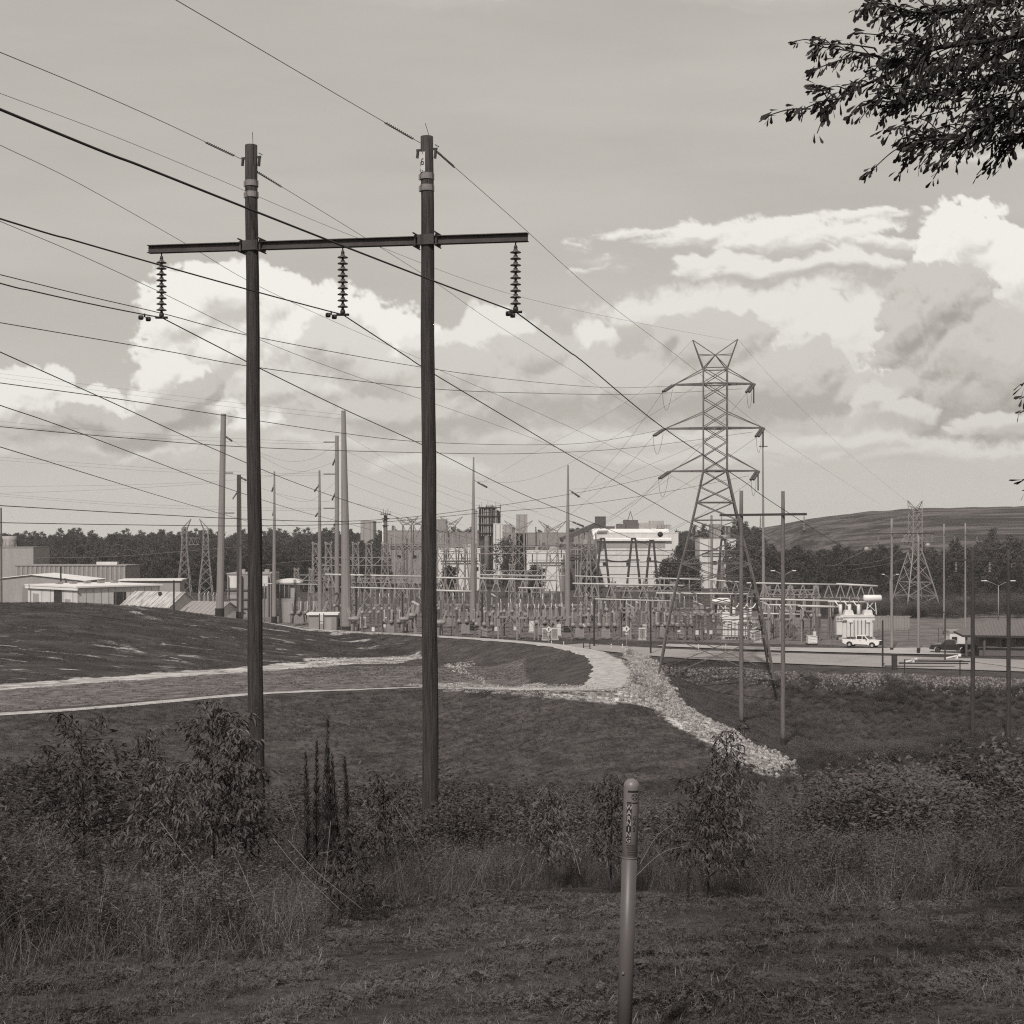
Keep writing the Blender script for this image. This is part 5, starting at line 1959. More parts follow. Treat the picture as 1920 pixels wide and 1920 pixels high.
def transformer(label, x, D, s=1.0, flip=1, m=M_TANK):
    t = thing('power_transformer', (P(x, 0, D).x, D, GZ), label, 'transformer')
    def B(name, c, sz, mm=m, top=None):
        b = MB()
        b.box((c[0] * flip * s, c[1] * s, c[2] * s), (sz[0] * s, sz[1] * s, sz[2] * s), 0, (top[0] * s, top[1] * s) if top else None)
        return b.build(name, mm, t)
    B('tank', (.3, 0, 2.2), (5.6, 2.6, 3.6))
    B('lid', (.3, 0, 4.15), (6.0, 3.0, .35))
    B('base', (.2, 0, .2), (6.4, 3.0, .4), M_CONC)
    for k in range(7):
        B('radiator', (-1.4 + k * .66, -1.62, 2.0), (.5, .62, 2.9))
    B('header_pipe', (.5, -1.5, 3.62), (5.6, .5, .34))
    B('cabinet', (-2.95, -1.2, 2.0), (1.0, .9, 2.2))
    f = B('fan_box', (-2.9, -1.3, 3.7), (1.2, .8, .8))
    for q in (-.3, .3):
        b = MB()
        b.lathe([(.27, 0), (.27, .06), (.2, .06)], ((-2.9 + q) * flip * s, -1.72 * s, 3.7 * s), 14, 'Y')
        b.build('fan', M_EQUIP, f)
    B('turret_box', (-1.0, 0, 4.75), (1.8, 1.6, .9), top=(1.2, 1.4))
    B('turret_box', (2.4, 0, 4.75), (1.6, 1.6, .9), top=(1.3, 1.4))
    for k in range(3):
        x0 = -2.4 + k * 1.62
        b = MB()
        b.tube((x0 * flip * s, 0, 4.3 * s), (x0 * flip * s, 0, 6.2 * s), .34 * s, .30 * s, 12)
        tu = b.build('turret', m, t, smooth=True)
        b = MB()
        b.path([(x0 * flip * s, 0, 5.7 * s), ((x0 - .55) * flip * s, 0, 6.15 * s), ((x0 - 1.0) * flip * s, 0, 6.85 * s)], .13 * s, 8, .09 * s)
        b.build('bushing', M_WHITE, tu, smooth=True)
        b = MB()
        b.tube((x0 * flip * s, 0, 6.2 * s), (x0 * flip * s, 0, 7.6 * s), .13 * s, .08 * s, 8)
        b.build('arrester', M_EQUIP, tu, smooth=True)
    b = MB()
    b.lathe([(.05, -1.55), (.42, -1.52), (.56, -1.35), (.56, 1.35), (.42, 1.52), (.05, 1.55)], (3.3 * flip * s, 0, 7.3 * s), 18, 'X')
    b.build('conservator', M_WHITE, t, smooth=True)
    for dx in (2.2, 4.0):
        member('conservator_leg', (dx * flip * s, 0, 4.4 * s), ((dx * .7 + 1.0) * flip * s, 0, 6.8 * s), .16 * s, m, t)
        member('conservator_leg', ((dx - .3) * flip * s, 0, 6.8 * s), ((6.0 - dx) * flip * s, 0, 5.0 * s), .10 * s, m, t)
    for dx in (-1.6, 1.4):
        B('relay_box', (dx + .6, -1.98, 3.3), (.7, .3, .4), M_WHITE)
    return t


transformer('large white power transformer with horizontal tank above, behind the white pickup', 1601, 238, .95)
transformer('white power transformer with fat tank seen through the right legs of the lattice tower', 1384, 238, .88, -1)

# ------------------------------------------------------------------ fences
def fence(label, pts, hgt, step, m=M_GALVD, wires=4, post=.09, group=None, name='chain_link_fence', mesh=True, z=None):
    pts = [Vector((p[0], p[1], (gz(p[0], p[1]) if z is None else z))) for p in pts]
    root = thing(name, pts[0], label, 'fence', group)
    o = pts[0]
    for a, e in zip(pts[:-1], pts[1:]):
        n = max(1, int((e - a).length / step))
        for k in range(n + 1):
            p = a.lerp(e, k / n) - o
            member('post', p - up * .2, p + up * hgt, post, m, root)
        for k in range(wires):
            h = hgt * (1 - k / max(1, wires)) - .03
            member('rail', a - o + up * h, e - o + up * h, .05 if k == 0 else .022, m, root)
    return root


fence('chain fence along the front of the switchyard', [(P(640, 0, 246).x, 246), (P(900, 0, 238).x, 238), (P(1250, 0, 228).x, 228), (P(1560, 0, 224).x, 224)], 2.3, 4.0, wires=5)
fence('chain fence running back behind the pickup truck', [(P(1648, 0, 232).x, 232), (P(1760, 0, 232).x, 232), (P(1850, 0, 224).x, 224)], 2.2, 4.0, wires=4)
sw = thing('screen_wall', (P(1672, 0, 262).x, 262, GZ), 'ribbed grey screen wall right of the white transformer', 'wall')
for k in range(14):
    panel(sw, 'board', (-3.4 + k * .5, (k % 2) * .06, 1.2), (.46, .08, 2.6), M_CLADT)
panel(sw, 'top_rail', (0, 0, 2.55), (7.2, .16, .12), M_CLADG)
fence('low wire fence line on the roadside bank at the right', [(P(1696, 0, 178).x, 178), (P(1800, 0, 176).x, 176), (P(1925, 0, 171).x, 171)], 1.9, 4.2, m=M_DARK, wires=1, post=.11)


def barrier():
    o = Vector((P(1660, 0, 184).x, 184, -16.93))
    t = thing('pipe_barrier', o, 'dark pipe rail barrier beside the works road', 'barrier')
    for (x0, x1, y, D) in [(1659, 1790, 1249, 186), (1686, 1815, 1243, 190), (1716, 1818, 1239, 193)]:
        a, e = P(x0, y, D) - o, P(x1, y + 1.5, D) - o
        b = MB()
        b.tube(a, e, .10, .10, 8)
        b.build('rail', M_DARK, t, smooth=True)
        for q in (0, .5, 1):
            p = a.lerp(e, q)
            member('post', (p.x, p.y, -.3), (p.x, p.y, p.z + .05), .13, M_DARK, t)
    c = thing('meter_cabinet', Vector((P(1677, 0, 183).x, 183, -17.2)), 'narrow black upright cabinet beside the pipe rails', 'cabinet')
    panel(c, 'body', (0, 0, 1.05), (.62, .5, 2.1), M_DARK)
    panel(c, 'door', (0, -.27, 1.1), (.5, .03, 1.8), mat('cabinet_door', .05, .5))
    panel(c, 'hood', (0, 0, 2.14), (.72, .6, .08), M_DARK)
    for (x, y, D, lab, dx) in [(1711, 1236, 191, 'left white barrier arm slanting above the pipe rails', -14), (1793, 1229, 199, 'right white barrier arm with its white box by the house', -22)]:
        g = thing('barrier_arm', Vector((P(x, 0, D).x, D, -16.95)), lab, 'barrier')
        zz = tz(y, D) + 16.95
        panel(g, 'housing', (0, 0, zz * .5), (.42, .42, zz), M_WHITE)
        e = pxw(0, dx, D)
        member('arm', (0, -.3, zz), (e, -.3, zz - .35), .16, M_WHITE, g)
        panel(g, 'counterweight', (.35, -.3, zz + .05), (.4, .2, .3), M_WHITE)


barrier()


# ------------------------------------------------------------------ vehicles
def wheel(parent, x, y, r=.39):
    b = MB()
    b.lathe([(r * .55, -.13), (r * .95, -.13), (r, -.08), (r, .08), (r * .95, .13), (r * .55, .13)], (x, y, r), 20, 'Y')
    w = b.build('wheel', mat('tyre_rubber', .02, .8), parent, smooth=True)
    b = MB()
    s = -1 if y < 0 else 1
    b.lathe([(.02, 0), (r * .5, 0), (r * .56, .03), (r * .56, -.05)], (x, y + s * .12, r), 14, 'Y')
    b.build('rim', mat('wheel_rim', .45, .4, metal=.3), w, smooth=True)


def pickup(label, x, D, rz, paint):
    t = thing('pickup_truck', (P(x, 0, D).x, D, -16.90), label, 'pickup truck', rz=rz)
    W = .98
    b = MB()
    # lower body with wheel arches cut out of the side profile (nose to +x)
    prof = [(-2.85, .62), (-2.45, .50)]
    for cx in (-1.75, 1.85):
        prof += [(cx + .52 * math.cos(a), .42 + .50 * math.sin(a)) for a in np.linspace(PI, 0, 9)]
        if cx < 0:
            prof += [(1.2, .42)]
    prof += [(2.75, .46), (2.9, .6), (2.93, .95), (2.86, 1.08), (2.55, 1.16), (1.35, 1.24), (-2.9, 1.24)]
    b.prism(prof, -W, W)
    b.build('body', paint, t)
    b = MB()
    cab = [(-.75, 1.24), (1.38, 1.24), (.62, 1.84), (.35, 1.90), (-.45, 1.90), (-.72, 1.80)]
    n = len(cab)
    vs = [(px_, -W + .02 if z < 1.5 else -W + .16, z) for px_, z in cab] + [(px_, W - .02 if z < 1.5 else W - .16, z) for px_, z in cab]
    b.add(vs, [tuple(range(n)), tuple(range(2 * n - 1, n - 1, -1))] + [(k, n + k, n + (k + 1) % n, (k + 1) % n) for k in range(n)])
    b.build('cab', paint, t)
    b = MB()
    b.add([(1.28, -.80, 1.33), (1.28, .80, 1.33), (.68, .74, 1.81), (.68, -.74, 1.81)], [(0, 1, 2, 3)])
    b.build('windscreen', M_GLASS, t)
    t.children[-1].location.x = .035
    for s in (-1, 1):
        for (xa, xb, xc, xd) in ((.32, 1.02, .62, .30), (-.62, .22, .20, -.58)):
            b = MB()
            yl, yh = s * (W + .004), s * (W - .125)
            b.add([(xa, yl - s * .03, 1.30), (xb, yl - s * .03, 1.30), (xc, yh, 1.78), (xd, yh, 1.78)], [(0, 1, 2, 3)])
            b.build('side_window', M_GLASS, t)
        b = MB()
        b.box((.98, s * (W + .12), 1.34), (.14, .22, .2))
        b.build('mirror', M_DARK, t)
        panel(t, 'headlight', (2.84, s * .78, .98), (.16, .30, .2), M_PLATE)
        panel(t, 'door_handle', (-.02, s * (W + .01), 1.08), (.2, .03, .05), M_DARK)
        panel(t, 'sill', (.05, s * (W - .02), .45), (2.2, .06, .12), M_DARK)
        for cx in (-1.75, 1.85):
            wheel(t, cx, s * .86)
    panel(t, 'bed_opening', (-1.85, 0, 1.245), (1.9, 1.6, .02), M_DARK)
    panel(t, 'grille', (2.925, 0, .93), (.05, 1.2, .34), M_DARK)
    panel(t, 'bumper', (2.93, 0, .60), (.18, 1.9, .26), M_DARK)
    panel(t, 'rear_bumper', (-2.93, 0, .62), (.12, 1.8, .2), M_GALVD)
    return t


pickup('white pickup truck parked in front of the white transformer', 1617, 219, math.radians(-33), mat('white_car_paint', .75, .25, vary=.02, spec=.5, coat=.5))
pickup('dark pickup parked under the eave left of the house', 1783, 209, math.radians(160), mat('black_car_paint', .02, .25, vary=.02, spec=.5, coat=.5))

# ------------------------------------------------------------------ gatehouse at the right edge
hx = P(1806, 0, 203)
hs_ = thing('gatehouse', (hx.x, hx.y, GZ), 'low brick house with ribbed metal hip roof at the right edge', 'house', rz=math.radians(-10))
LN, DP, EV = 17.0, 9.5, 3.05
b = MB()
b.box((LN / 2 + .3, DP / 2 + .6, .6), (LN - 4.4, DP - 2.4, 1.2))
b.build('brick_base', M_BRICK, hs_)
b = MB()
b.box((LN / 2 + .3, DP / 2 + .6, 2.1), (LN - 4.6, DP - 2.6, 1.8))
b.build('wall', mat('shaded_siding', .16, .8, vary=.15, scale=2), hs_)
b = MB()
rid0, rid1, rh = (4.2, DP / 2, EV + 2.0), (LN - 4.2, DP / 2, EV + 2.0), .12
c4 = [(0, 0, EV), (LN, 0, EV), (LN, DP, EV), (0, DP, EV)]
b.add([*c4, rid0, rid1], [(0, 1, 5, 4), (1, 2, 5), (2, 3, 4, 5), (3, 0, 4), (3, 2, 1, 0)])
M_ROOFH = clad('brown_metal_roof', .15)
rf_ = b.build('roof', M_ROOFH, hs_)
for k in range(34):
    u = .25 + k * .5
    top_ = Vector(rid0) if u < rid0[0] else (Vector(rid1) if u > rid1[0] else Vector((u, rid0[1], rid0[2])))
    q = 1.0 if rid0[0] <= u <= rid1[0] else (u / rid0[0] if u < rid0[0] else (LN - u) / (LN - rid1[0]))
    member('seam', (u, 0, EV + .03), (u, DP / 2 * q, EV + 2.0 * q + .03), .09, M_ROOFH, rf_)
panel(hs_, 'fascia', (LN / 2, -.04, EV - .12), (LN + .1, .10, .30), M_DARK)
panel(hs_, 'fascia', (-.04, DP / 2, EV - .12), (.10, DP, .30), M_DARK)
for xx in (.5, 3.0):
    member('porch_post', (xx, .5, 0), (xx, .5, EV - .1), .28, M_CLADD, hs_)
for xx in (4.2, 8.2):
    w_ = panel(hs_, 'window', (xx, 1.88, 2.0), (1.2, .08, 1.3), M_GLASS)
    panel(w_, 'window_frame', (xx, 1.86, 1.32), (1.4, .1, .08), M_WHITE)
panel(hs_, 'sill_band', (LN / 2, 1.74, 1.22), (LN - 4.6, .12, .14), M_PLATE)
panel(hs_, 'door', (6.2, 1.86, 1.3), (1.0, .08, 2.2), M_DARK)
panel(hs_, 'roof_vent', (6.6, 2.4, EV + 1.2), (.3, .3, .5), M_GALV)
hut = house('small pale kiosk with square window left of the house', (P(1795, 0, 216).x, 217), 2.6, 3.0, 2.7, 0, M_CLADW, M_ROOFG, 'flat', over=.15, name='kiosk', z0=GZ - .1)
panel(hut, 'window', (-.6, -1.52, 1.6), (.8, .06, .9), M_GLASS)


# ------------------------------------------------------------------ lamps, signs, markers
def lamp(label, x, D, yb, yt, heads, m=M_GALV):
    o = Vector((P(x, 0, D).x, D, GZ - .1))
    t = thing('street_lamp', o, label, 'street lamp', 'double-armed street lamps')
    zt = tz(yt, D) - o.z
    b = MB()
    b.tube((0, 0, 0), (0, 0, zt), .14, .09, 10)
    b.build('pole', m, t, smooth=True)
    for s, dx in heads:
        e = pxw(0, dx, D)
        b = MB()
        b.path([(0, 0, zt - .1), (e * .4, 0, zt + .55), (e * .8, 0, zt + .95)], .06, 6)
        a = b.build('arm', m, t, smooth=True)
        b = MB()
        b.box((e * .95, 0, zt + 1.0), (abs(e) * .36, .35, .18), 0)
        b.build('lamp_head', M_WHITE, a)


lamp('double-armed street lamp behind the right pole of the slope structure', 1470, 290, 1160, 1079, ((-1, -22), (1, 20)))
lamp('double-armed street lamp behind the house roof', 1872, 285, 1172, 1098, ((-1, -28), (1, 28)))
lamp('double-armed street lamp against the wooded hill, left of the far lattice tower', 1669, 320, 1150, 1085, ((-1, -14), (1, 14)))
tl = thing('lamp_post', (P(1772, 0, 196).x, 196, GZ - .1), 'dark T-headed lamp post between the gate and the house', 'lamp post')
member('pole', (0, 0, 0), (0, 0, tz(1150, 196) - GZ), .16, M_DARK, tl)
panel(tl, 'lamp_head', (0, 0, tz(1148, 196) - GZ + .1), (.75, .4, .18), M_DARK)
lp = thing('bracket_light', (P(1657, 0, 186).x + .15, 186, tz(1160, 186)), 'small curved bracket light on the black lamp post', 'lamp')
b = MB()
b.path([(0, 0, 0), (.1, 0, .35), (.5, 0, .42), (.75, 0, .34)], .035, 6)
b.build('bracket', M_GALV, lp, smooth=True)


def diamond(label, x, D, yc):
    o = Vector((P(x, 0, D).x, D, gz(P(x, 0, D).x, D) - .1))
    t = thing('warning_sign', o, label, 'sign', 'diamond warning signs')
    zc = tz(yc, D) - o.z
    member('post', (0, .03, 0), (0, .03, zc + .3), .07, M_GALV, t)
    h = .52
    b = MB()
    b.prism([(0, zc - h), (h, zc), (0, zc + h), (-h, zc)], -.015, .015)
    p = b.build('plate', mat('sign_face', .60, .4, vary=.03), t)
    b = MB()
    b.prism([(-.07, zc - .24), (.07, zc - .24), (.07, zc + .05), (.15, zc + .05), (0, zc + .28), (-.15, zc + .05), (-.07, zc + .05)], -.03, -.018)
    b.build('arrow', M_INK, p)
    panel(t, 'supplement_plate', (0, 0, zc - .80), (.46, .03, .30), mat('sign_face', .60))
    b = MB()
    for q in (-.1, .1):
        b.box((q, -.022, zc - .80), (.10, .012, .18))
    b.build('arrow', M_INK, t)


diamond('left diamond warning sign on a post by the gravel track', 1029, 222, 1180)
diamond('right diamond warning sign on a post by the road', 1175, 218, 1179)
for i, (x, y, D) in enumerate([(1034, 1203, 221), (1057, 1204, 220), (1146, 1208, 215), (1167, 1208, 215), (1361, 1214, 214), (1310, 1212, 214)]):
    q = P(x, 0, D)
    g = thing('marker_post', (q.x, D, gz(q.x, D) - .1), ['white marker post left of the gravel bend', 'second white marker post at the gravel bend', 'white marker post below the right diamond sign, left one', 'white marker post below the right diamond sign, right one', 'white marker post between the legs of the lattice tower', 'white marker post by the left legs of the lattice tower'][i], 'marker', 'white marker posts')
    b = MB()
    b.lathe([(.075, 0), (.075, .95), (.05, 1.05), (.01, 1.08)], (0, 0, 0), 10)
    b.build('post', M_WHITE, g, smooth=True)
    b = MB()
    b.lathe([(.079, .80), (.079, .9)], (0, 0, 0), 10)
    b.build('band', M_EQUIP, g)
for i, (x, yb, yt, w_, D) in enumerate([(838, 1186, 1163, 17, 238), (1100, 1210, 1197, 12, 216), (603, 1172, 1140, 8, 255)]):
    q = P(x, 0, D)
    z0 = gz(q.x, D)
    g = thing('sign_frame', (q.x, D, z0 - .1), ['empty two-post frame right of the right near pole', 'small dark two-post frame near the gravel bend', 'narrow white board on two dark posts by the low hut'][i], 'sign')
    ww = pxw(0, w_, D)
    hh = (yb - yt) / F * D
    for s in (-1, 1):
        member('post', (s * ww / 2, 0, 0), (s * ww / 2, 0, hh + .2), .16, M_DARK, g)
    member('rail', (-ww / 2, 0, hh * .6), (ww / 2, 0, hh * .6), .08, M_DARK, g)
    if i == 2:
        panel(g, 'board', (0, 0, hh * .72), (ww * .9, .06, hh * .5), M_PLATE)
tr = thing('site_container', (P(1522, 0, 226).x, 226, GZ), 'white boxy container with dark skids left of the pickup', 'container')
panel(tr, 'box', (0, 0, .75), (1.5, 1.4, 1.1), M_WHITE)
panel(tr, 'skid', (0, 0, .12), (1.7, 1.5, .2), M_DARK)
panel(tr, 'lid', (0, 0, 1.34), (1.58, 1.48, .08), M_WHITE)
for k in range(7):
    a, e = [(44, 195.4), (49, 193.6), (54, 191.6), (59, 189.6), (64, 187.6), (69, 185.6), (74, 183.6)][k], None
    b = MB()
    d = Vector((2.4, -.95, 0)).normalized()
    n_ = Vector((-d.y, d.x, 0)) * .09
    p0 = Vector((a[0], a[1] + (k % 2) * .0, -16.924))
    b.add([p0 - n_, p0 + d * 2.6 - n_, p0 + d * 2.6 + n_, p0 + n_], [(0, 1, 2, 3)])
    b.build('lane_dash', M_PLATE, bpy.data.objects['road'])


# ------------------------------------------------------------------ gas pipeline marker in the foreground
GD = 8.6
gb, gt = P(1171, 1920, GD), P(1184.5, 1460, GD)
sc_ = (gt - gb)
low = gb - sc_ * .28
low_z = gz(low.x, low.y)
low = low + sc_ * ((low_z - .25 - low.z) / sc_.z)
gm = thing('pipeline_marker', low, 'round-topped grey gas pipeline marker post with WARNING label, nearest thing', 'marker post')
ax = (gt - low)
L_ = ax.length
gm.rotation_mode = 'QUATERNION'
gm.rotation_quaternion = ax.to_track_quat('Z', 'Y') 
# turn so that local -Y faces the camera
qz = ax.to_track_quat('Z', 'Y')
fy = qz.to_matrix() @ Vector((0, -1, 0))
ang = math.atan2(fy.x, -fy.y)
gm.rotation_quaternion = qz @ Matrix.Rotation(-ang, 3, 'Z').to_quaternion()
R_ = 29.0 / F * GD / 2
M_TUBE = mat('marker_plastic', .085, .45, vary=.10, scale=3, spec=.4)
M_CAP = mat('marker_sleeve', .16, .4, vary=.07, scale=5, spec=.4)
b = MB()
b.tube((0, 0, 0), (0, 0, L_ - .40), R_ * .97, R_ * .97, 32)
b.build('tube', M_TUBE, gm, smooth=True)
b = MB()
b.lathe([(R_ * .98, L_ - .478), (R_ * 1.02, L_ - .476), (R_ * 1.02, L_ - R_)] + [(max(.0006, R_ * 1.02 * math.cos(a)), L_ - R_ + R_ * math.sin(a)) for a in np.linspace(.1, PI / 2, 10)], (0, 0, 0), 40)
slv = b.build('sleeve', M_CAP, gm, smooth=True)
b = MB()
b.lathe([(R_ * 1.03, L_ - .482), (R_ * 1.05, L_ - .479), (R_ * 1.03, L_ - .475)], (0, 0, 0), 36)
b.build('sleeve_rim', M_CAP, slv)
b = MB()
b.ball((-R_ * .45, -R_ * .88, L_ - 1.18), .011, 10, 8)
b.build('rivet', M_GALVD, gm, smooth=True)


def curved(u0, u1, z0, z1, r, seg=8):
    """patch on the tube's skin: u = angle from facing the camera (positive right)"""
    vs, fs = [], []
    for k in range(seg + 1):
        a = u0 + (u1 - u0) * k / seg
        for z in (z0, z1):
            vs.append((r * math.sin(a), -r * math.cos(a), z))
    for k in range(seg):
        fs.append((2 * k, 2 * k + 2, 2 * k + 3, 2 * k + 1))
    return vs, fs


def skin_text(txt, u, zc, size, r, m, parent, name='letter', turn=0.0):
    cu = bpy.data.curves.new('letter', 'FONT')
    cu.body = txt
    cu.align_x = 'CENTER'
    cu.align_y = 'CENTER'
    cu.size = size
    cu.resolution_u = 3
    cu.offset = size * .018
    tmp = bpy.data.objects.new('letter', cu)
    COL.objects.link(tmp)
    dg = bpy.context.evaluated_depsgraph_get()
    me = bpy.data.meshes.new_from_object(tmp.evaluated_get(dg))
    bpy.data.objects.remove(tmp)
    for v in me.vertices:
        a = u + v.co.x / r
        v.co = Vector((r * math.sin(a), -r * math.cos(a), zc + v.co.y))
    me.materials.clear()
    me.materials.append(m)
    o = bpy.data.objects.new(name, me)
    COL.objects.link(o)
    o.parent = parent
    return o


zt_ = lambda y: L_ - (y - 1460) / F * GD          # height on the post from the picture row
M_LBL = mat('label_print', .02, .5)
M_LBL2 = mat('label_light', .32, .5)
b = MB()
b.add(*curved(-.62, .02, zt_(1578), zt_(1506), R_ * 1.03))
wl = b.build('label_panel', M_LBL, slv)
for k, ch in enumerate('WARNING'):
    skin_text(ch, -.30, zt_(1511.5 + k * 10.2), .040, R_ * 1.045, M_LBL2, wl)
for k, ch in enumerate('GAS'):
    skin_text(ch, .42, zt_(1532 + k * 10.5), .038, R_ * 1.035, M_LBL, slv)
b = MB()
b.add(*curved(-.55, .95, zt_(1484), zt_(1480), R_ * 1.03))
b.build('label_stripe', M_LBL, slv)
b = MB()
b.add(*curved(-.62, -.02, zt_(1504.5), zt_(1501.5), R_ * 1.03))
b.add(*curved(.06, .9, zt_(1504.5), zt_(1502), R_ * 1.03))
b.build('label_stripe', M_LBL, slv)
# round emblem: ring with slanting strokes
b = MB()
uc, zc_ = .38, zt_(1492)
for r0, r1 in ((.017, .0205),):
    for k in range(24):
        a0, a1 = 2 * PI * k / 24, 2 * PI * (k + 1) / 24
        q = []
        for rr, aa in ((r0, a0), (r0, a1), (r1, a1), (r1, a0)):
            uu = uc + rr * math.cos(aa) / R_
            q.append((R_ * 1.035 * math.sin(uu), -R_ * 1.035 * math.cos(uu), zc_ + rr * math.sin(aa)))
        b.add(q, [(0, 1, 2, 3)])
for a0 in (.8, 2.4, 4.0, 5.5):
    q = []
    for rr, da in ((.004, -.5), (.016, -.25), (.016, .25), (.004, .5)):
        uu = uc + rr * math.cos(a0 + da) / R_
        q.append((R_ * 1.035 * math.sin(uu), -R_ * 1.035 * math.cos(uu), zc_ + rr * math.sin(a0 + da)))
    b.add(q, [(0, 1, 2, 3)])
b.build('emblem', M_LBL, slv)
for y in (1582, 1586, 1590, 1595, 1599):
    b = MB()
    b.add(*curved(-.5 if y < 1590 else -.35, .6, zt_(y + 1.6), zt_(y), R_ * 1.03))
    b.build('small_print', M_LBL, slv)


# ------------------------------------------------------------------ vegetation
def rock_mat(name, v):
    m = mat(name, v, .9, vary=.35, scale=2.2, bump=.5)
    t = NT(m.node_tree)
    b = m.node_tree.nodes['Principled BSDF']
    old = b.inputs['Base Color'].links[0].from_socket
    r = t.n('ShaderNodeObjectInfo').outputs['Random']
    t.link(t.mix(r, tone(v * .45), old), b.inputs['Base Color'])
    return m


M_GRASS = leaf_mat('lawn_grass', .070, .55, .25, .9, v2=.14)
M_TALL = leaf_mat('tall_grass', .078, .5, .25, .7, v2=.15)
M_DRY = leaf_mat('dry_stalk', .26, .4, .15, .7)
M_WEED = leaf_mat('weed_leaf', .060, .6, .25, .7, v2=.15)
M_BRUSH = leaf_mat('brush_leaf', .066, .6, .25, .12, v2=.17)
M_SAP = leaf_mat('sapling_leaf', .042, .6, .22, .9, v2=.15)
M_OAK = leaf_mat('oak_leaf', .034, .4, .22, 1.0)
M_TREE = leaf_mat('far_tree_leaf', .048, .5, .2, .05, v2=.10)
M_STEM = mat('green_stem', .035, .8, vary=.3, scale=4)
M_BARK = mat('bark', .035, .9, vary=.4, scale=5, bump=.6, stretch=(3, 3, .5))
M_STONE = rock_mat('riprap_stone', .36)
M_STONED = rock_mat('dusty_dark_stone', .22)


class LB:
    """fast collector of leaf and blade faces"""
    def __init__(self, seed=1):
        self.v, self.f = [], []
        self.r = random.Random(seed)

    def blade(self, base, h, w, az, lean, seg=3):
        d = Vector((math.cos(az), math.sin(az), 0))
        s = Vector((-d.y, d.x, 0)) * (w / 2)
        o = len(self.v)
        for k in range(seg):
            t = k / seg
            p = Vector(base) + d * (lean * h * t * t) + Vector((0, 0, h * t * (1 - .25 * lean * t)))
            q = 1 - t * .75
            self.v += [tuple(p - s * q), tuple(p + s * q)]
        p = Vector(base) + d * (lean * h) + Vector((0, 0, h * (1 - .25 * lean)))
        self.v.append(tuple(p))
        for k in range(seg - 1):
            self.f.append((o + 2 * k, o + 2 * k + 1, o + 2 * k + 3, o + 2 * k + 2))
        self.f.append((o + 2 * seg - 2, o + 2 * seg - 1, o + 2 * seg))

    def leaf(self, base, d, length, width, nrm=None, droop=.25):
        d = Vector(d).normalized()
        n = Vector(nrm) if nrm is not None else Vector((self.r.uniform(-.6, .6), self.r.uniform(-.6, .6), 1))
        s = d.cross(n)
        if s.length < 1e-3:
            s = d.cross(Vector((1, 0, 0)))
        s.normalize()
        n = s.cross(d)
        b = Vector(base)
        mid = b + d * length * .55 - Vector((0, 0, droop * length * .2))
        tip = b + d * length - Vector((0, 0, droop * length * .6))
        o = len(self.v)
        self.v += [tuple(b), tuple(mid + s * width / 2 + n * width * .12), tuple(tip), tuple(mid - s * width / 2 + n * width * .12)]
        self.f += [(o, o + 1, o + 2), (o, o + 2, o + 3)]

    def mesh(self, name, m):
        me = bpy.data.meshes.new(name)
        me.from_pydata(self.v, [], self.f)
        me.materials.append(m)
        return me

    def obj(self, name, m, parent=None, link=True):
        o = bpy.data.objects.new(name, self.mesh(name, m))
        if link:
            COL.objects.link(o)
        o.parent = parent
        return o


def rnd_dir(r, flat=0.0):
    z = r.uniform(-1, 1) * (1 - flat)
    a = r.uniform(0, 2 * PI)
    q = math.sqrt(max(0, 1 - z * z))
    return Vector((q * math.cos(a), q * math.sin(a), z))


def proto_clump(seed, n, h, spread, w, lean, m):
    L = LB(seed)
    for k in range(n):
        a = L.r.uniform(0, 2 * PI)
        q = spread * math.sqrt(L.r.random())
        L.blade((q * math.cos(a), q * math.sin(a), -.01), h * L.r.uniform(.5, 1.15), w * L.r.uniform(.7, 1.3), L.r.uniform(0, 2 * PI), lean * L.r.uniform(.2, 1.5))
    return L.obj('clump', m, link=False)


def proto_forb(seed, h, n, ll, lw, m):
    """leafy weed: one to three stems ringed with narrow leaves"""
    L = LB(seed)
    for s in range(L.r.choice((1, 2, 3))):
        a0 = L.r.uniform(0, 2 * PI)
        tilt = L.r.uniform(.02, .25)
        top = Vector((math.cos(a0) * tilt * h, math.sin(a0) * tilt * h, h * L.r.uniform(.75, 1.1)))
        b0 = Vector((L.r.uniform(-.06, .06), L.r.uniform(-.06, .06), -.02))
        L.leaf(b0, top - b0, (top - b0).length, .012, droop=0)
        for k in range(n):
            t = .12 + .88 * (k + L.r.random()) / n
            p = b0.lerp(top, t)
            d = rnd_dir(L.r, .6)
            d.z += .35
            L.leaf(p, d, ll * L.r.uniform(.6, 1.2) * (1.15 - .5 * t), lw * L.r.uniform(.7, 1.2), droop=.5)
    return L.obj('forb', m, link=False)


def proto_bush(seed, r, h, n, ll, m):
    L = LB(seed)
    lumps = [(Vector((L.r.uniform(-.6, .6) * r, L.r.uniform(-.6, .6) * r, h * L.r.uniform(.25, .8))), L.r.uniform(.3, .55)) for _ in range(7)]
    for k in range(n):
        c, q = L.r.choice(lumps)
        d = rnd_dir(L.r)
        rad = L.r.random() ** .4
        p = c + Vector((d.x * r * q * rad, d.y * r * q * rad, d.z * h * q * .8 * rad))
        if p.z < 0:
            p.z = -p.z * .3
        dd = rnd_dir(L.r)
        dd.z = abs(dd.z) * .4
        L.leaf(p, dd, ll * L.r.uniform(.6, 1.4), ll * .5 * L.r.uniform(.6, 1.3))
    return L.obj('bush', m, link=False)


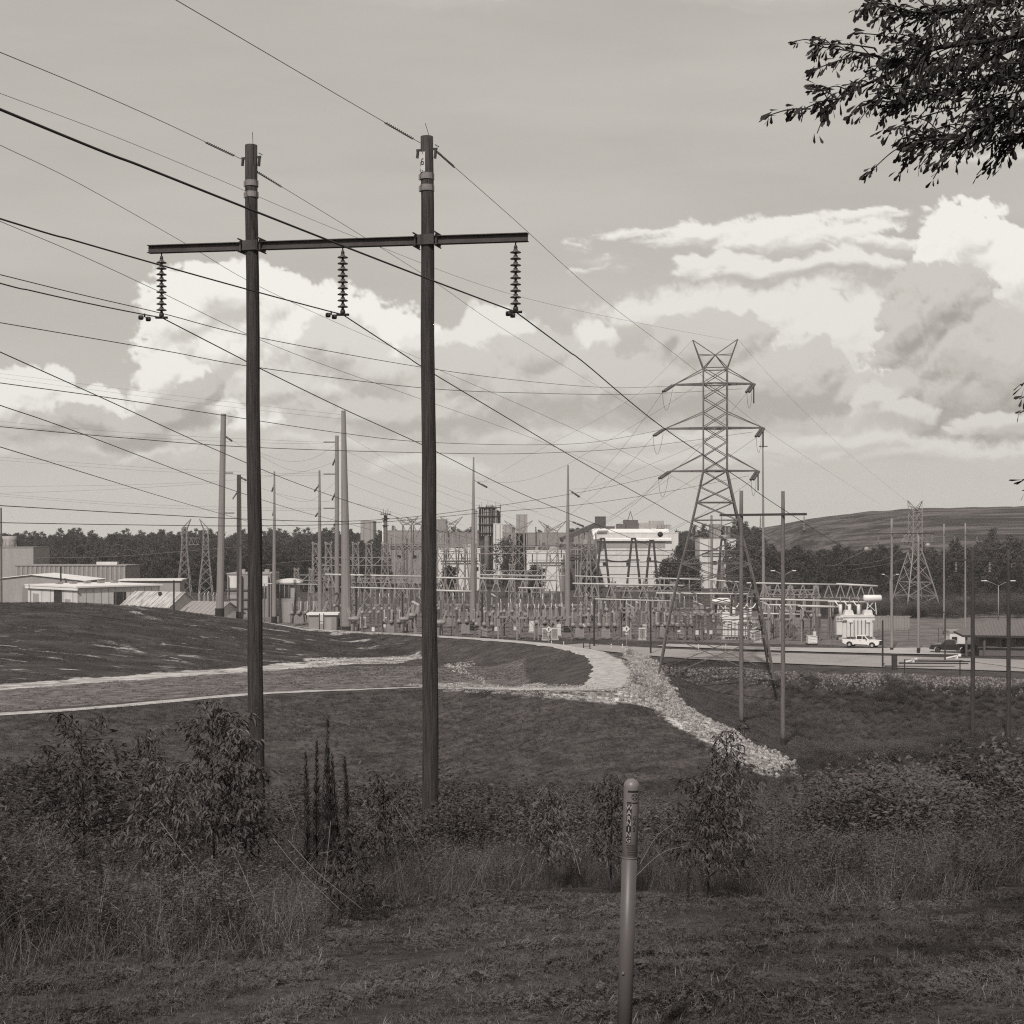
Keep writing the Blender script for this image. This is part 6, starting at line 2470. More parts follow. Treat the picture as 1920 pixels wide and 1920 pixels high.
def tree_parts(seed, h, r, n, ll, m):
    """trunk with limbs, and a crown of leaf sprays gathered into uneven clumps"""
    rr = random.Random(seed)
    b = MB()
    b.path([(0, 0, -.5), (.1, 0, h * .25), (.0, .1, h * .55), (.15, 0, h * .85)], h * .022, 8, h * .006)
    clumps = []
    nc = 16
    for k in range(nc):
        t = .22 + .76 * k / (nc - 1)
        a = k * 2.4 + rr.uniform(-.5, .5)
        env = math.sin(PI * min(1, .15 + .80 * t)) ** .7
        q = r * env * rr.uniform(.35, .85)
        c = Vector((q * math.cos(a), q * math.sin(a), h * t))
        clumps.append((c, r * rr.uniform(.30, .52) * (.6 + .5 * env)))
        b.path([(0, 0, h * t * .72), (c.x * .5, c.y * .5, h * t * .86), c], h * .007, 5, h * .002)
    L = LB(seed + 50)
    for k in range(n):
        c, q = rr.choice(clumps)
        d = rnd_dir(rr)
        rad = rr.random() ** .35
        p = c + Vector((d.x, d.y, d.z * .75)) * (q * rad)
        L.leaf(p, rnd_dir(rr), ll * rr.uniform(.5, 1.4), ll * .7 * rr.uniform(.6, 1.3), nrm=d + Vector((0, 0, .4)))
    return b, L


def proto_tree(seed, h, r, n, ll, m):
    b, L = tree_parts(seed, h, r, n, ll, m)
    o = len(b.v)
    me = bpy.data.meshes.new('tree')
    me.from_pydata(list(b.v) + list(L.v), [], list(b.f) + [tuple(i + o for i in f) for f in L.f])
    me.materials.append(M_BARK)
    me.materials.append(m)
    me.polygons.foreach_set('material_index', [0] * len(b.f) + [1] * len(L.f))
    return bpy.data.objects.new('tree', me)


def proto_stone(seed, m=None):
    bm = bmesh.new()
    bmesh.ops.create_icosphere(bm, subdivisions=1, radius=.5)
    r = random.Random(seed)
    sx, sy, sz = r.uniform(.8, 1.25), r.uniform(.7, 1.0), r.uniform(.5, .8)
    for v in bm.verts:
        k = r.uniform(.75, 1.2)
        v.co = Vector((v.co.x * sx * k, v.co.y * sy * k, v.co.z * sz * k))
    me = bpy.data.meshes.new('stone')
    bm.to_mesh(me)
    bm.free()
    me.materials.append(m or M_STONE)
    return bpy.data.objects.new('stone', me)


def scatter(name, pts, rots, scl, protos, idx, **kw):
    """many small plants or stones as one object: points carrying instances"""
    me = bpy.data.meshes.new(name)
    me.vertices.add(len(pts))
    me.vertices.foreach_set('co', np.asarray(pts, np.float32).ravel())
    a = me.attributes.new('rot', 'FLOAT_VECTOR', 'POINT')
    a.data.foreach_set('vector', np.asarray(rots, np.float32).ravel())
    a = me.attributes.new('scl', 'FLOAT_VECTOR', 'POINT')
    a.data.foreach_set('vector', np.asarray(scl, np.float32).ravel())
    a = me.attributes.new('idx', 'INT', 'POINT')
    a.data.foreach_set('value', np.asarray(idx, np.int32))
    o = bpy.data.objects.new(name, me)
    COL.objects.link(o)
    for p in protos:
        me.materials.append(p.data.materials[-1])
    g = bpy.data.node_groups.new(name, 'GeometryNodeTree')
    g.interface.new_socket('Geometry', in_out='INPUT', socket_type='NodeSocketGeometry')
    g.interface.new_socket('Geometry', in_out='OUTPUT', socket_type='NodeSocketGeometry')
    gi, go = g.nodes.new('NodeGroupInput'), g.nodes.new('NodeGroupOutput')
    iop = g.nodes.new('GeometryNodeInstanceOnPoints')
    g.links.new(gi.outputs[0], iop.inputs['Points'])
    join = g.nodes.new('GeometryNodeJoinGeometry')
    for p in reversed(protos):
        oi = g.nodes.new('GeometryNodeObjectInfo')
        oi.inputs['Object'].default_value = p
        oi.inputs['As Instance'].default_value = True
        g.links.new(oi.outputs['Geometry'], join.inputs[0])
    g.links.new(join.outputs[0], iop.inputs['Instance'])
    iop.inputs['Pick Instance'].default_value = True

    def na(nm, typ):
        n = g.nodes.new('GeometryNodeInputNamedAttribute')
        n.data_type = typ
        n.inputs['Name'].default_value = nm
        return n.outputs[0]
    g.links.new(na('idx', 'INT'), iop.inputs['Instance Index'])
    e2r = g.nodes.new('FunctionNodeEulerToRotation')
    g.links.new(na('rot', 'FLOAT_VECTOR'), e2r.inputs[0])
    g.links.new(e2r.outputs[0], iop.inputs['Rotation'])
    g.links.new(na('scl', 'FLOAT_VECTOR'), iop.inputs['Scale'])
    g.links.new(iop.outputs[0], go.inputs[0])
    md = o.modifiers.new('scatter', 'NODES')
    md.node_group = g
    return tag(o, kind='stuff', **kw)


def place(name, X, Y, protos, smin, smax, tilt=.12, sink=0.0, probs=None, aniso=None, patch=None, power=1.0, **kw):
    n = len(X)
    Z = terrain(X, Y) - sink
    pts = np.stack([X, Y, Z], -1)
    rots = np.stack([RNG.normal(0, tilt, n), RNG.normal(0, tilt, n), RNG.uniform(0, 2 * PI, n)], -1)
    s = smin + (smax - smin) * RNG.random(n) ** power
    if patch is not None:
        s = s * patch
    scl = np.stack([s, s, s * (aniso if aniso is not None else 1)], -1)
    idx = RNG.choice(len(protos), n, p=probs)
    return scatter(name, pts, rots, scl, protos, idx, **kw)


# where mown lawn meets the weeds
edge_px = [(-120, 1850), (0, 1830), (200, 1812), (420, 1800), (560, 1780), (640, 1735), (720, 1700), (850, 1686), (1000, 1668), (1150, 1662), (1300, 1676), (1480, 1694), (1640, 1702), (1760, 1692), (1850, 1670), (1990, 1640)]
edge_w = [hit(x, y) for x, y in edge_px]
ex_, ey_ = np.array([p.x for p in edge_w]), np.array([p.y for p in edge_w])


def lawn_edge(X, Y):
    """positive beyond the lawn's edge; compared along the direction from the eye so the line keeps its bends"""
    a = X / np.maximum(Y, .1)
    return Y - np.interp(a, ex_ / ey_, ey_) + .55 * vnoise(X, Y, 1.3, 31)


def sample(y0, y1, dens, ta=.41):
    area = ta * (y1 * y1 - y0 * y0)
    n = int(area * dens)
    Y = np.sqrt(RNG.uniform(y0 * y0, y1 * y1, n))
    X = RNG.uniform(-ta, ta, n) * Y
    return X, Y


# --- lawn
X, Y = sample(7.6, 21.5, 330)
k = lawn_edge(X, Y) < .3
X, Y = X[k], Y[k]
pt = .66 + .8 * (vnoise(X, Y, 1.4, 41) + .5) + .6 * vnoise(X, Y + X * .3, .45, 42)
pt = pt * (1 - .35 * (np.abs(((Y - .32 * X + .6 * vnoise(X, Y, 2.5, 44)) / 2.6) % 1 - .5) < .13))
def proto_clover(seed):
    L = LB(seed)
    for k in range(12):
        a, q = L.r.uniform(0, 2 * PI), .07 * math.sqrt(L.r.random())
        c = Vector((q * math.cos(a), q * math.sin(a), L.r.uniform(.02, .055)))
        for j in range(3):
            aa = a + j * 2.1
            L.leaf(c, Vector((math.cos(aa), math.sin(aa), .1)), .022, .020, nrm=(0, 0, 1), droop=.1)
    return L.obj('clover', M_WEED, link=False)


lawn_p = [proto_clump(s, 9, .085, .05, .0060, .9, M_GRASS) for s in range(4)] + [proto_clump(9, 5, .10, .04, .005, 1.0, M_DRY), proto_clover(5)]
for tr_ in ([(300, 1935), (700, 1812), (900, 1772), (1150, 1748), (1500, 1742), (1700, 1728), (1930, 1690)], [(620, 1930), (950, 1850), (1200, 1806), (1500, 1796), (1930, 1770)]):
    tw = [hit(x, y) for x, y in tr_]
    dt, _ = seg_dist(X, Y, [(p.x, p.y, 0) for p in tw])
    pt = pt * (1 - .55 * smoothstep(.42, .12, dt + .12 * vnoise(X, Y, .6, 47)))
place('grass', X, Y, lawn_p, .6, 1.3, .3, .0, [.20, .20, .20, .20, .04, .16], patch=pt)
# --- weeds beyond
def weeds(name, y0, y1, dens, protos, s0, s1, lo, hi, probs=None, tilt=.12, hfun=None, ta=.42):
    X, Y = sample(y0, y1, dens, ta)
    e = lawn_edge(X, Y)
    k = (e > lo) & (e < hi)
    X, Y, e = X[k], Y[k], e[k]
    pt = np.clip(.55 + .35 * e, .45, 1.0) * (.85 + .6 * vnoise(X, Y, 2.4, 51))
    if hfun is not None:
        pt = pt * hfun(X, Y)
    return place(name, X, Y, protos, s0, s1, tilt, .02, probs, patch=pt)


tall_p = [proto_clump(s, 16, .75, .12, .009, .8, M_TALL) for s in (21, 22, 23)] + [proto_clump(24, 7, .95, .08, .006, 1.0, M_DRY)]
forb_p = [proto_forb(s, .95, 34, .12, .032, M_WEED) for s in (31, 32, 33, 34)] + [proto_forb(35, 1.15, 46, .09, .02, M_TALL)]
# weeds stand lower in the middle where the pole feet show and at the right
side = lambda X, Y: .82 + .25 * smoothstep(-2, -9, X) + .30 * smoothstep(3.5, 6.5, X)
weeds('tall_grass', 12, 34, 38, tall_p, .6, 1.3, -.25, 19, [.27, .26, .25, .22], .2, side)
weeds('weeds', 12, 36, 16, forb_p, .6, 1.2, .1, 21, None, .12, side)
bush_p = [proto_bush(s, .9, 1.1, 900, .075, M_BRUSH) for s in (41, 42, 43, 44)]
X, Y = sample(30, 106, 4.2, .42)
k = (terrain(X, Y) > -21.4)
X, Y = X[k], Y[k]
dcrest, _ = seg_dist(X, Y, CREST)
k = dcrest > 24
X, Y = X[k], Y[k]
place('hillside_brush', X, Y, bush_p + tall_p + forb_p[:2], .5, 1.3, .15, .05, [.05, .05, .04, .04, .16, .16, .16, .08, .13, .13], patch=(.75 + 1.0 * (vnoise(X, Y, 5, 61) + .3)) * (1 + .75 * smoothstep(.19, .27, X / Y) * smoothstep(75, 45, Y) + .55 * smoothstep(-.15, -.26, X / Y) + .4 * smoothstep(.14, .05, np.abs(X / Y + .06)) * smoothstep(46, 36, Y)))
# --- valley brush on the right
X = RNG.uniform(14, 92, 30000)
Y = RNG.uniform(100, 190, 30000)
rx_, ry_ = [p[0] for p in ROAD_S], [p[1] for p in ROAD_S]
dcrest, _ = seg_dist(X, Y, CREST)
j = vnoise(X, Y, 3, 71) * 3
k = (Y < np.interp(X, rx_, ry_) - 4.2 + j) & (dcrest > 20.5 + j) & (np.abs(X / Y) < .40) & (~inside(X, Y, BASIN))
k &= RNG.random(len(X)) < .55 + vnoise(X, Y, 6, 72)
X, Y = X[k], Y[k]
place('valley_brush', X, Y, bush_p + [proto_clump(81, 30, 1.0, .35, .03, .6, M_TALL)], .45, 1.25, .12, .05, [.22, .2, .2, .2, .18], patch=.75 + .9 * (vnoise(X, Y, 9, 73) + .25))

# --- tufts on the mown dike face and on the mound
tuft_p = [proto_clump(s, 14, .20, .18, .026, 1.0, M_GRASS) for s in (85, 86, 87)]
X = np.concatenate([RNG.uniform(-62, 30, 60000), RNG.uniform(10, 34, 24000)])
Y = np.concatenate([RNG.uniform(108, 142, 60000), RNG.uniform(138, 196, 24000)])
dcrest, _ = seg_dist(X, Y, CREST)
gp_ = [(p.x, p.y) for p in (hit(x, y) for x, y in GROIN)]
k = (~inside(X, Y, BASIN)) & (dcrest > 1.6) & (dcrest < 22) & (~inside(X, Y, gp_)) & (RNG.random(len(X)) < .75 + .5 * vnoise(X * .6 + Y, Y - X * .4, 1.8, 91))
place('slope_grass', X[k], Y[k], tuft_p, .5, 1.2, .25, .02)
X = RNG.uniform(-105, -12, 42000)
Y = RNG.uniform(172, 252, 42000)
k = inside(X, Y, BASIN) & (Y > toe_line(X) + 5) & (vnoise(X * .3, Y * 1.2, 2.0, 92) + .35 * vnoise(X, Y, .8, 93) > -.08)
place('mound_grass', X[k], Y[k], tuft_p, .7, 1.5, .25, .02)
X = RNG.uniform(-30, 13, 14000)
Y = RNG.uniform(150, 240, 14000)
dcrest, _ = seg_dist(X, Y, CREST)
k = inside(X, Y, BASIN) & (dcrest > 3) & (Y > 188) & (Y < toe_line(X) + 60)
place('basin_grass', X[k], Y[k], tuft_p, .4, 1.0, .25, .02)

X = RNG.uniform(-75, 4, 30000)
Y = RNG.uniform(122, 205, 30000)
dcrest, _ = seg_dist(X, Y, CREST)
k = inside(X, Y, BASIN) & (dcrest > 2.4) & (Y < toe_line(X) - 4) & (vnoise(X * .5 + Y * .8, Y * .6 - X * 1.4, 2.2, 95) > -.05)
place('floor_grass', X[k], Y[k], tuft_p, .4, 1.1, .25, .02)

# --- stone
stone_p = [proto_stone(s) for s in range(5)]


def stones(name, poly_px, dens, s0, s1):
    w = [hit(x, y) for x, y in poly_px]
    poly = [(p.x, p.y) for p in w]
    xs, ys = [p[0] for p in poly], [p[1] for p in poly]
    n = int((max(xs) - min(xs)) * (max(ys) - min(ys)) * dens)
    X, Y = RNG.uniform(min(xs), max(xs), n), RNG.uniform(min(ys), max(ys), n)
    k = inside(X + vnoise(X, Y, 2, 81) * 2.2, Y + vnoise(X, Y, 2, 82) * 2.2, poly)
    place(name, X[k], Y[k], stone_p, s0, s1, 1.0, -.04, power=2.4)
    return poly


stones('riprap', GROIN, 15, .10, .60)
gx_, gy_ = RNG.uniform(min(p[0] for p in gp_), max(p[0] for p in gp_), 900), RNG.uniform(min(p[1] for p in gp_), max(p[1] for p in gp_), 900)
k = inside(gx_, gy_, gp_) & (vnoise(gx_, gy_, 2.5, 97) > .08)
place('stone_weeds', gx_[k], gy_[k], tuft_p + bush_p[:1], .6, 1.6, .2, .0, [.3, .3, .3, .1])
stones('riprap_fringe', FRINGE, 7, .07, .24)
stones('drain_stones', [(826, 1246), (876, 1239), (882, 1244), (866, 1256), (905, 1272), (945, 1290), (880, 1290), (896, 1276), (850, 1258)], 5, .18, .5)
X = RNG.uniform(14, 90, 9000)
Y = np.interp(X, rx_, ry_) - RNG.uniform(1.2, 5.6, len(X)) + vnoise(X, X * 0 + 3, 4, 85) * 1.5
k = RNG.random(len(X)) < np.clip(1.25 - (np.interp(X, rx_, ry_) - Y) / 5.0, .1, 1)
bank_p = [proto_stone(s, M_STONED) for s in range(5, 9)]
place('bank_riprap', X[k], Y[k], bank_p, .12, .42, 1.0, -.02)

# --- far woods
tree_p = [proto_tree(s, 16, 4.6, 1500, .75, M_TREE) for s in (91, 92, 93)] + [proto_tree(94, 19, 3.8, 1500, .7, M_TREE)]
tx, ty, ts = [], [], []
for (x0, x1, d0, d1, n, s0, s1) in [(-90, 720, 440, 660, 1150, .70, .86), (560, 1420, 570, 680, 330, .6, .92), (1375, 2010, 372, 470, 620, .55, 1.06), (1250, 1420, 470, 540, 60, .6, .9)]:
    D = np.sqrt(RNG.uniform(d0 * d0, d1 * d1, n))
    px = RNG.uniform(x0, x1, n)
    s = RNG.uniform(s0, s1, n)
    if x0 == 1375:
        # lower growth in the middle, taller toward the right edge and by the tower
        s = s * np.interp(px, [1375, 1430, 1540, 1640, 1760, 1860, 1930], [.95, .85, .80, .76, .80, .95, 1.05])
        s = np.where(D < 395, s * .6, s)
    tx += list((px - 960) / F * D)
    ty += list(D)
    ts += list(s)
tx, ty, ts = np.array(tx), np.array(ty), np.array(ts)
place('woodland', tx, ty, tree_p, 1.0, 1.0, .04, .3, patch=ts)
# scrub under the hill and round the yard
n = 900
px = RNG.uniform(1440, 1990, n)
D = RNG.uniform(300, 372, n)
place('scrub', (px - 960) / F * D, D, bush_p, 1.6, 3.6, .1, .1)

# single trees that stand clear of the wood
for i, (x, D, h, lab) in enumerate([(950, 405, 17, 'dark round tree before the mill hall, left of the white annex'), (1004, 408, 9, 'smaller dark tree at the corner of the white annex'),
                                    (1106, 400, 9.5, 'dark bushy tree at the left foot of the white mill'), (1248, 398, 11, 'dark tree at the right foot of the white mill'),
                                    (842, 400, 9, 'dark tree behind the left needle pole'), (1290, 395, 12, 'dark tree behind the left legs of the lattice tower'), (1400, 380, 13, 'dark tree just right of the lattice tower legs')]):
    t = thing('tree', (P(x, 0, D).x, D, GZ - .2), lab, 'tree', 'trees by the mill')
    b, L = tree_parts(200 + i, h, h * .36, 1600, .7, M_TREE)
    b.build('trunk', M_BARK, t)
    L.obj('crown', M_TREE, t)


# ------------------------------------------------------------------ saplings and other plants one can pick out in the foreground
def sapling(label, x, ytop, D, h, w, seed, nb=14, ll=.13, dense=1.0):
    q = P(x, ytop, D)
    z0 = gz(q.x, D)
    h = max(h, q.z - z0)
    t = thing('sapling', (q.x, D, z0 - .05), label, 'sapling', 'leafy saplings in the weeds')
    r = random.Random(seed)
    b = MB()
    st = [Vector((0, 0, 0)), Vector((r.uniform(-.05, .05), 0, h * .4)), Vector((r.uniform(-.08, .08), 0, h * .75)), Vector((0, 0, h))]
    b.path(catmull([tuple(p) for p in st], 5), .022, 6, .006)
    L = LB(seed)
    for k in range(nb):
        tt = .22 + .76 * (k + r.random() * .6) / nb
        p = Vector((0, 0, h * tt))
        a = k * 2.4 + r.uniform(-.4, .4)
        ln = w * (1.05 - .75 * tt) * r.uniform(.7, 1.15)
        d = Vector((math.cos(a), math.sin(a), .62 + .3 * tt))
        e = p + d * ln
        b.path([p, p.lerp(e, .5) + Vector((0, 0, .03)), e], .009, 4, .003)
        nl = int((22 + 26 * (1 - tt)) * dense)
        for j in range(nl):
            u = .25 + .75 * r.random()
            pp = p.lerp(e, u) + Vector((r.uniform(-.13, .13), r.uniform(-.13, .13), r.uniform(-.10, .08)))
            dd = Vector((d.x * .5 + r.uniform(-.8, .8), d.y * .5 + r.uniform(-.8, .8), r.uniform(-.7, .25)))
            L.leaf(pp, dd, ll * r.uniform(.5, 1.0), ll * .28 * r.uniform(.7, 1.2), droop=.9)
        for j in range(7):                     # star of drooping leaves at the tip
            aa = j * .9 + r.random()
            L.leaf(e, Vector((math.cos(aa), math.sin(aa), .05)), ll * r.uniform(.8, 1.2), ll * .30, droop=1.0)
    b.build('stem', M_STEM, t, smooth=True)
    L.obj('foliage', M_SAP, t)
    return t


for i, a in enumerate([
    ('tallest leafy sapling in front of the left near pole', 400, 1322, 22, 2.4, 1.0, 24, .15, 1.5),
    ('second stem of leafy sapling beside the left near pole', 446, 1335, 21.5, 2.2, .75, 18, .15, 1.3),
    ('loose sapling near the left edge with spread top', 152, 1348, 21, 2.2, .9, 18, .13, 1.2),
    ('narrow dark upright sapling between the left edge and the pole', 279, 1360, 22, 1.9, .42, 22, .10, 1.5),
    ('dense dark sapling right of the marker post', 1362, 1372, 24, 2.5, .85, 22, .13, 1.5),
    ('bushy sapling behind the right side of the marker', 1330, 1478, 20, 1.8, .9, 20, .12, 1.6),
    ('rounded leafy weed just left of the marker post top', 1146, 1456, 22, 1.5, .55, 20, .11, 1.4),
    ('leafy sapling at the foot of the right near pole, left side', 722, 1452, 24, 1.7, .75, 18, .12, 1.3),
    ('low bushy plant between right near pole and marker', 1030, 1478, 23, 1.5, .6, 16, .11, 1.2),
    ('low dark sapling in the weeds below the fennel spires', 640, 1600, 17.5, 1.1, .5, 12, .11, 1.0),
    ('broad sapling half way between left edge and pole, low', 330, 1450, 19, 1.5, .9, 18, .13, 1.2),
]):
    sapling(a[0], a[1], a[2], a[3], a[4], a[5], 300 + i, a[6], a[7], a[8])


def fennel(label, x, ytop, D, seed, h):
    q = P(x, ytop, D)
    z0 = gz(q.x, D)
    h = q.z - z0
    t = thing('fennel_plant', (q.x, D, z0 - .05), label, 'weed', 'feathery spires')
    r = random.Random(seed)
    top = Vector((r.uniform(-.12, .12), 0, h))
    b = MB()
    b.path([(0, 0, 0), (r.uniform(-.04, .04), 0, h * .5), top], .014, 6, .004)
    b.build('stem', M_STEM, t)
    L = LB(seed)
    for k in range(420):
        tt = .15 + .83 * r.random()
        p = Vector((0, 0, 0)).lerp(top, tt)
        a = r.uniform(0, 2 * PI)
        ln = .26 * (1.12 - tt) * r.uniform(.6, 1.2) + .03
        d = Vector((math.cos(a) * .55, math.sin(a) * .55, 1.0)).normalized()
        L.leaf(p, d, ln, .012, droop=0)
    L.obj('foliage', leaf_mat('fennel_leaf', .026, .35, .15), t)


for i, (x, y, D) in enumerate([(578, 1402, 24), (594, 1380, 24.3), (607, 1335, 23.6), (622, 1396, 23.8), (633, 1404, 24.2), (658, 1412, 23.4)]):
    fennel(['leftmost', 'second', 'tallest', 'fourth', 'fifth', 'rightmost'][i] + ' of the dark feathery spires between the near poles', x, y, D, 400 + i, 2)

# long pale grass stalks lying over the weeds
for i, (pts, D) in enumerate([
    ([(540, 1395 + 180), (600, 1640), (680, 1705)], 17), ([(1088, 1640), (1070, 1580), (1040, 1530)], 18.5),
    ([(512, 1572), (560, 1630), (640, 1708)], 16.5), ([(300, 1540), (345, 1600), (420, 1690)], 15.5), ([(126, 1622), (160, 1650), (190, 1720)], 15),
    ([(190, 1680), (260, 1738), (300, 1790)], 14.5), ([(430, 1690), (450, 1740), (470, 1760)], 15), ([(620, 1540), (612, 1620), (600, 1700)], 17),
    ([(740, 1510), (775, 1570), (800, 1625)], 19), ([(905, 1620), (890, 1650), (870, 1690)], 18), ([(1200, 1620), (1230, 1570), (1262, 1545)], 19), ([(1195, 1640), (1240, 1600), (1290, 1585)], 19)]):
    w3 = [P(x, y, D) for x, y in pts]
    b = MB()
    c = catmull([tuple(p) for p in w3], 8)
    o0 = Vector(tuple(c[0]))
    b.path(c, .0034, 4, .0015)
    so = b.build('grass_stalk', M_DRY, None, off=o0)
    so.location = o0
    tag(so, ['long pale stalk slanting below the fennel spires', 'upright pale stalk in the middle weeds', 'long pale stalk crossing the left centre weeds', 'pale bent stalk left of centre', 'short pale stalk near the left edge', 'low pale stalk at the lower left', 'short pale stalk at the lower left centre', 'thin upright pale stalk beside the fennel', 'pale stalk left of the right near pole', 'short pale stalk below the right near pole', 'pale stalk arching just right of the marker', 'lower pale stalk arching right of the marker'][i], 'stalk', 'pale grass stalks')


# ------------------------------------------------------------------ oak over the right side of the view
oak_base = Vector((5.6, 7.4, gz(5.6, 7.4)))
oak = thing('oak_tree', oak_base, 'dark oak whose leafy branches hang into the top right corner', 'tree')
b = MB()
tk = [oak_base - Vector((0, 0, .3)), Vector((5.5, 7.3, 0)), Vector((5.3, 7.5, 2.6)), Vector((5.2, 7.6, 5.6)), Vector((5.4, 7.5, 8.0))]
b.path(catmull([tuple(p - oak_base) for p in tk], 6), .24, 12, .06)
b.build('trunk', M_BARK, oak, smooth=True)
rr = random.Random(77)
OL = LB(78)


def oak_leaf(L, p, d, ln):
    """narrow lobed leaf, wider toward the tip, hanging"""
    d = Vector(d).normalized()
    s = d.cross(Vector((rr.uniform(-1, 1), rr.uniform(-1, 1), rr.uniform(-1, 1))))
    if s.length < .05:
        return
    s.normalize()
    o = len(L.v)
    p = Vector(p)
    L.v += [tuple(p), tuple(p + d * ln * .45 + s * ln * .10), tuple(p + d * ln * .80 + s * ln * .17), tuple(p + d * ln), tuple(p + d * ln * .80 - s * ln * .17), tuple(p + d * ln * .45 - s * ln * .10)]
    L.f += [(o, o + 1, o + 2, o + 3, o + 4, o + 5)]


def twig(pts, leaves, ln=.085, r0=.010, shade=0):
    """one twig (world points) with clusters of leaves along it"""
    c = catmull([tuple(Vector(p) - oak_base) for p in pts], 6)
    TB.path(c, r0, 5, .003)
    n = len(c)
    for k in range(leaves):
        u = min(n - 1, int(n * (.12 + .88 * rr.random() ** .75)))
        p = Vector(tuple(c[u]))
        d = Vector(tuple(c[min(n - 1, u + 1)])) - Vector(tuple(c[max(0, u - 1)]))
        d = d.normalized() * .7 + rnd_dir(rr) * .75 + Vector((0, 0, -.55))
        oak_leaf(OL, p + rnd_dir(rr) * .02, d, ln * rr.uniform(.6, 1.2))


TB = MB()
limb_px = [   # limbs coming in from the right, then their twigs
    [(2080, -20, 7.6), (1940, 60, 7.8), (1764, 88, 8.0), (1732, 107, 8.0), (1639, 151, 8.1), (1574, 185, 8.1), (1545, 222, 8.1)],
    [(2080, 60, 8.2), (1930, 130, 8.2), (1840, 160, 8.3), (1750, 180, 8.3), (1690, 190, 8.4), (1640, 190, 8.4)],
    [(2080, 130, 7.8), (1940, 190, 7.9), (1860, 228, 8.0), (1790, 256, 8.0), (1715, 262, 8.0)],
    [(2060, -80, 8.4), (1900, -10, 8.4), (1780, 20, 8.5), (1700, 22, 8.5), (1640, 12, 8.6)],
    [(2080, 210, 8.0), (1960, 238, 8.0), (1905, 258, 8.1)],
    [(2080, 20, 8.9), (1900, 90, 8.9), (1800, 130, 9.0), (1700, 120, 9.0), (1620, 100, 9.0), (1540, 88, 9.0)],
]
for lp_ in limb_px:
    pts = [P(x, y, D) for x, y, D in lp_]
    twig(pts, 34, .07, .020)
    c = catmull([tuple(p) for p in pts], 8)
    for k in range(2, len(c)):
        x = c[k][0] / c[k][1] * F + 960
        nside = 2 if x > 1740 else 1
        for q in range(nside):
            if rr.random() < .30 and x < 1660:
                continue
            p = Vector(tuple(c[k]))
            d = Vector((-.75 + rr.uniform(-.5, .4), rr.uniform(-.7, .7), rr.uniform(-.75, .55)))
            ln = rr.uniform(.10, .26) * (1.25 if x > 1720 else .75)
            e = p + d.normalized() * ln
            twig([p, p.lerp(e, .5) + Vector((0, 0, .02)), e - Vector((0, 0, .02))], rr.randint(8, 13), .066, .004)
for (a, e, n) in [((1574, 185), (1500, 208), 18), ((1520, 204), (1442, 216), 20), ((1570, 186), (1528, 165), 16), ((1560, 190), (1532, 250), 16), ((1640, 100), (1522, 132), 26), ((1640, 90), (1524, 85), 18), ((1700, 80), (1606, 62), 16),
                  ((1760, 170), (1648, 168), 20), ((1740, 182), (1650, 226), 24), ((1800, 200), (1655, 250), 22), ((1800, 262), (1708, 270), 22), ((1830, 255), (1738, 290), 16), ((1850, 248), (1796, 296), 14), ((1900, 246), (1892, 270), 12),
                  ((1700, 20), (1636, 6), 18), ((1720, 30), (1640, 34), 18), ((1800, 100), (1770, 135), 16), ((1860, 60), (1800, 40), 22), ((1900, 30), (1850, 60), 24), ((1915, 100), (1870, 140), 26), ((1915, 170), (1850, 200), 26), ((1900, 215), (1850, 250), 26),
                  ((1960, 715), (1912, 722), 6), ((1970, 735), (1911, 748), 6), ((1975, 760), (1912, 774), 6), ((1980, 890), (1916, 900), 5), ((1985, 915), (1917, 920), 4)]:
    D = rr.uniform(7.7, 8.6)
    p, q = P(*a, D), P(*e, D + rr.uniform(-.2, .2))
    twig([p, p.lerp(q, .5) + Vector((0, 0, .015)), q], n, .072, .005)
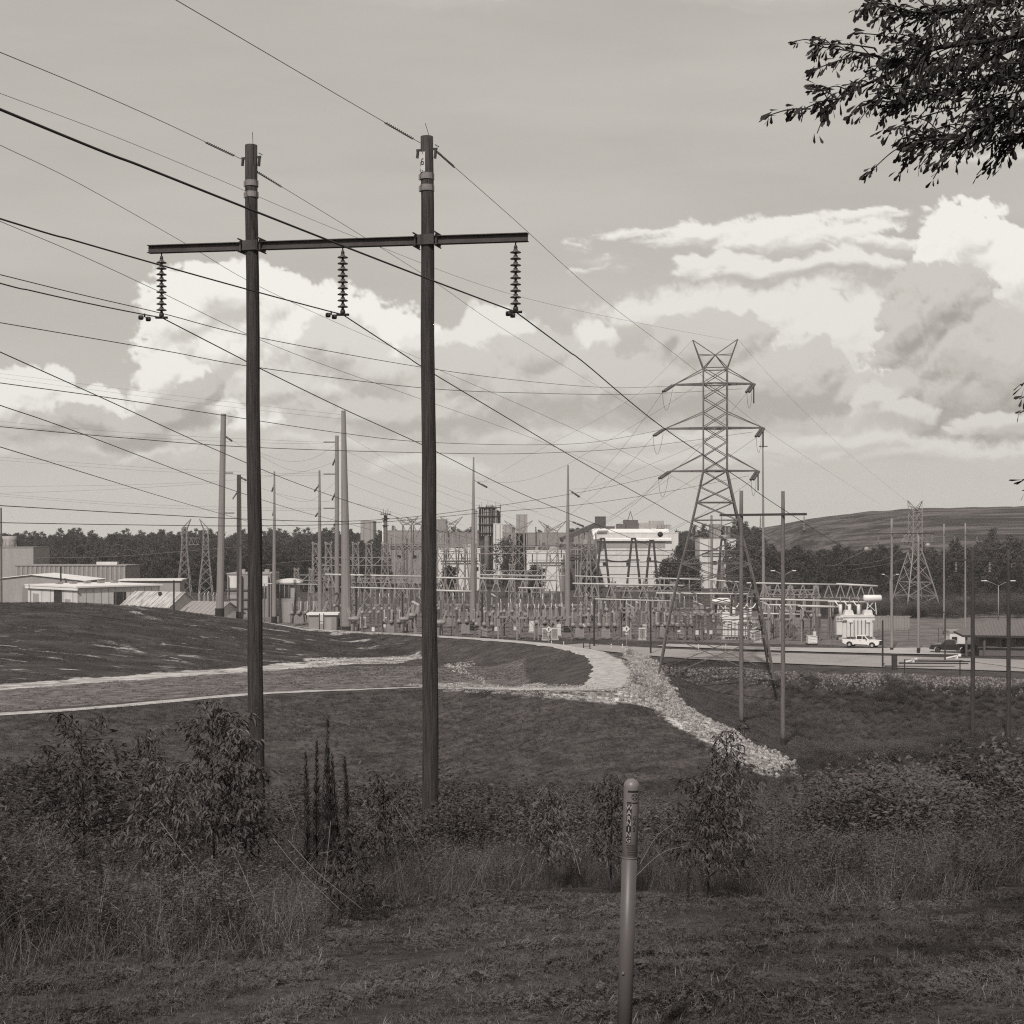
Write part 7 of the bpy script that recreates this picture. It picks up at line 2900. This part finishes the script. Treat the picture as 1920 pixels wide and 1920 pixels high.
# fill the dense right-hand part and the rest of the crown out of view
for k in range(170):
    x, y = rr.uniform(1700, 1990), rr.uniform(-60, 225)
    if x < 1700 + 240 * abs(y - 70) / 400:
        continue
    if 1780 < x < 1850 and 205 < y < 240 or 1800 < x < 1880 and 85 < y < 110:
        continue
    D = rr.uniform(7.4, 9.4)
    p = P(x, y, D)
    d = rnd_dir(rr)
    e = p + Vector((-abs(d.x) * .6, d.y, d.z * .6 - .2)) * .16
    twig([p, p.lerp(e, .5), e], rr.randint(5, 9), .066, .004)
tag(TB.build('twig', M_BARK, oak, smooth=True), kind='stuff')
OL.obj('foliage', M_OAK, oak)
CR = LB(79)
cl_ = []
for k in range(46):
    d = rnd_dir(rr)
    c = Vector((6.6, 6.6, 6.4)) + Vector((d.x * 3.6, d.y * 3.8, d.z * 2.4))
    x = c.x / max(c.y, .3) * F + 960
    if x < 2300 and c.y > 0 and (HZ - c.z / max(c.y, .3) * F) > -500:
        continue
    cl_.append(c)
for k in range(9000):
    c = rr.choice(cl_)
    p = c + rnd_dir(rr) * (.95 * rr.random() ** .4)
    CR.leaf(p - oak_base, rnd_dir(rr), .13, .06)
CR.obj('crown', M_OAK, oak)
LBm = MB()
for c in cl_[::2]:
    LBm.path([Vector((5.25, 7.55, 3.6)) - oak_base, (Vector((5.3, 7.5, 4.4)).lerp(c, .5)) - oak_base, c - oak_base], .06, 6, .015)
for lp_ in limb_px:
    s = P(*lp_[0])
    LBm.path([Vector((5.25, 7.55, 2.9)) - oak_base, Vector((5.25, 7.55, 2.9)).lerp(s, .5) + Vector((0, 0, .25)) - oak_base, s - oak_base], .05, 6, .022)
tag(LBm.build('limb', M_BARK, oak, smooth=True), kind='stuff')


# ------------------------------------------------------------------ thin summer haze
hzm = bpy.data.materials.new('haze')
hzm.use_nodes = True
nt = hzm.node_tree
nt.nodes.remove(nt.nodes['Principled BSDF'])
pv = nt.nodes.new('ShaderNodeVolumePrincipled')
pv.inputs['Color'].default_value = (.97, .955, .93, 1)
pv.inputs['Density'].default_value = .00022
pv.inputs['Anisotropy'].default_value = .2
nt.links.new(pv.outputs[0], nt.nodes['Material Output'].inputs['Volume'])
b = MB()
b.box((0, 720, 2.0), (3000, 1640, 64))
tag(b.build('haze', hzm), kind='stuff')
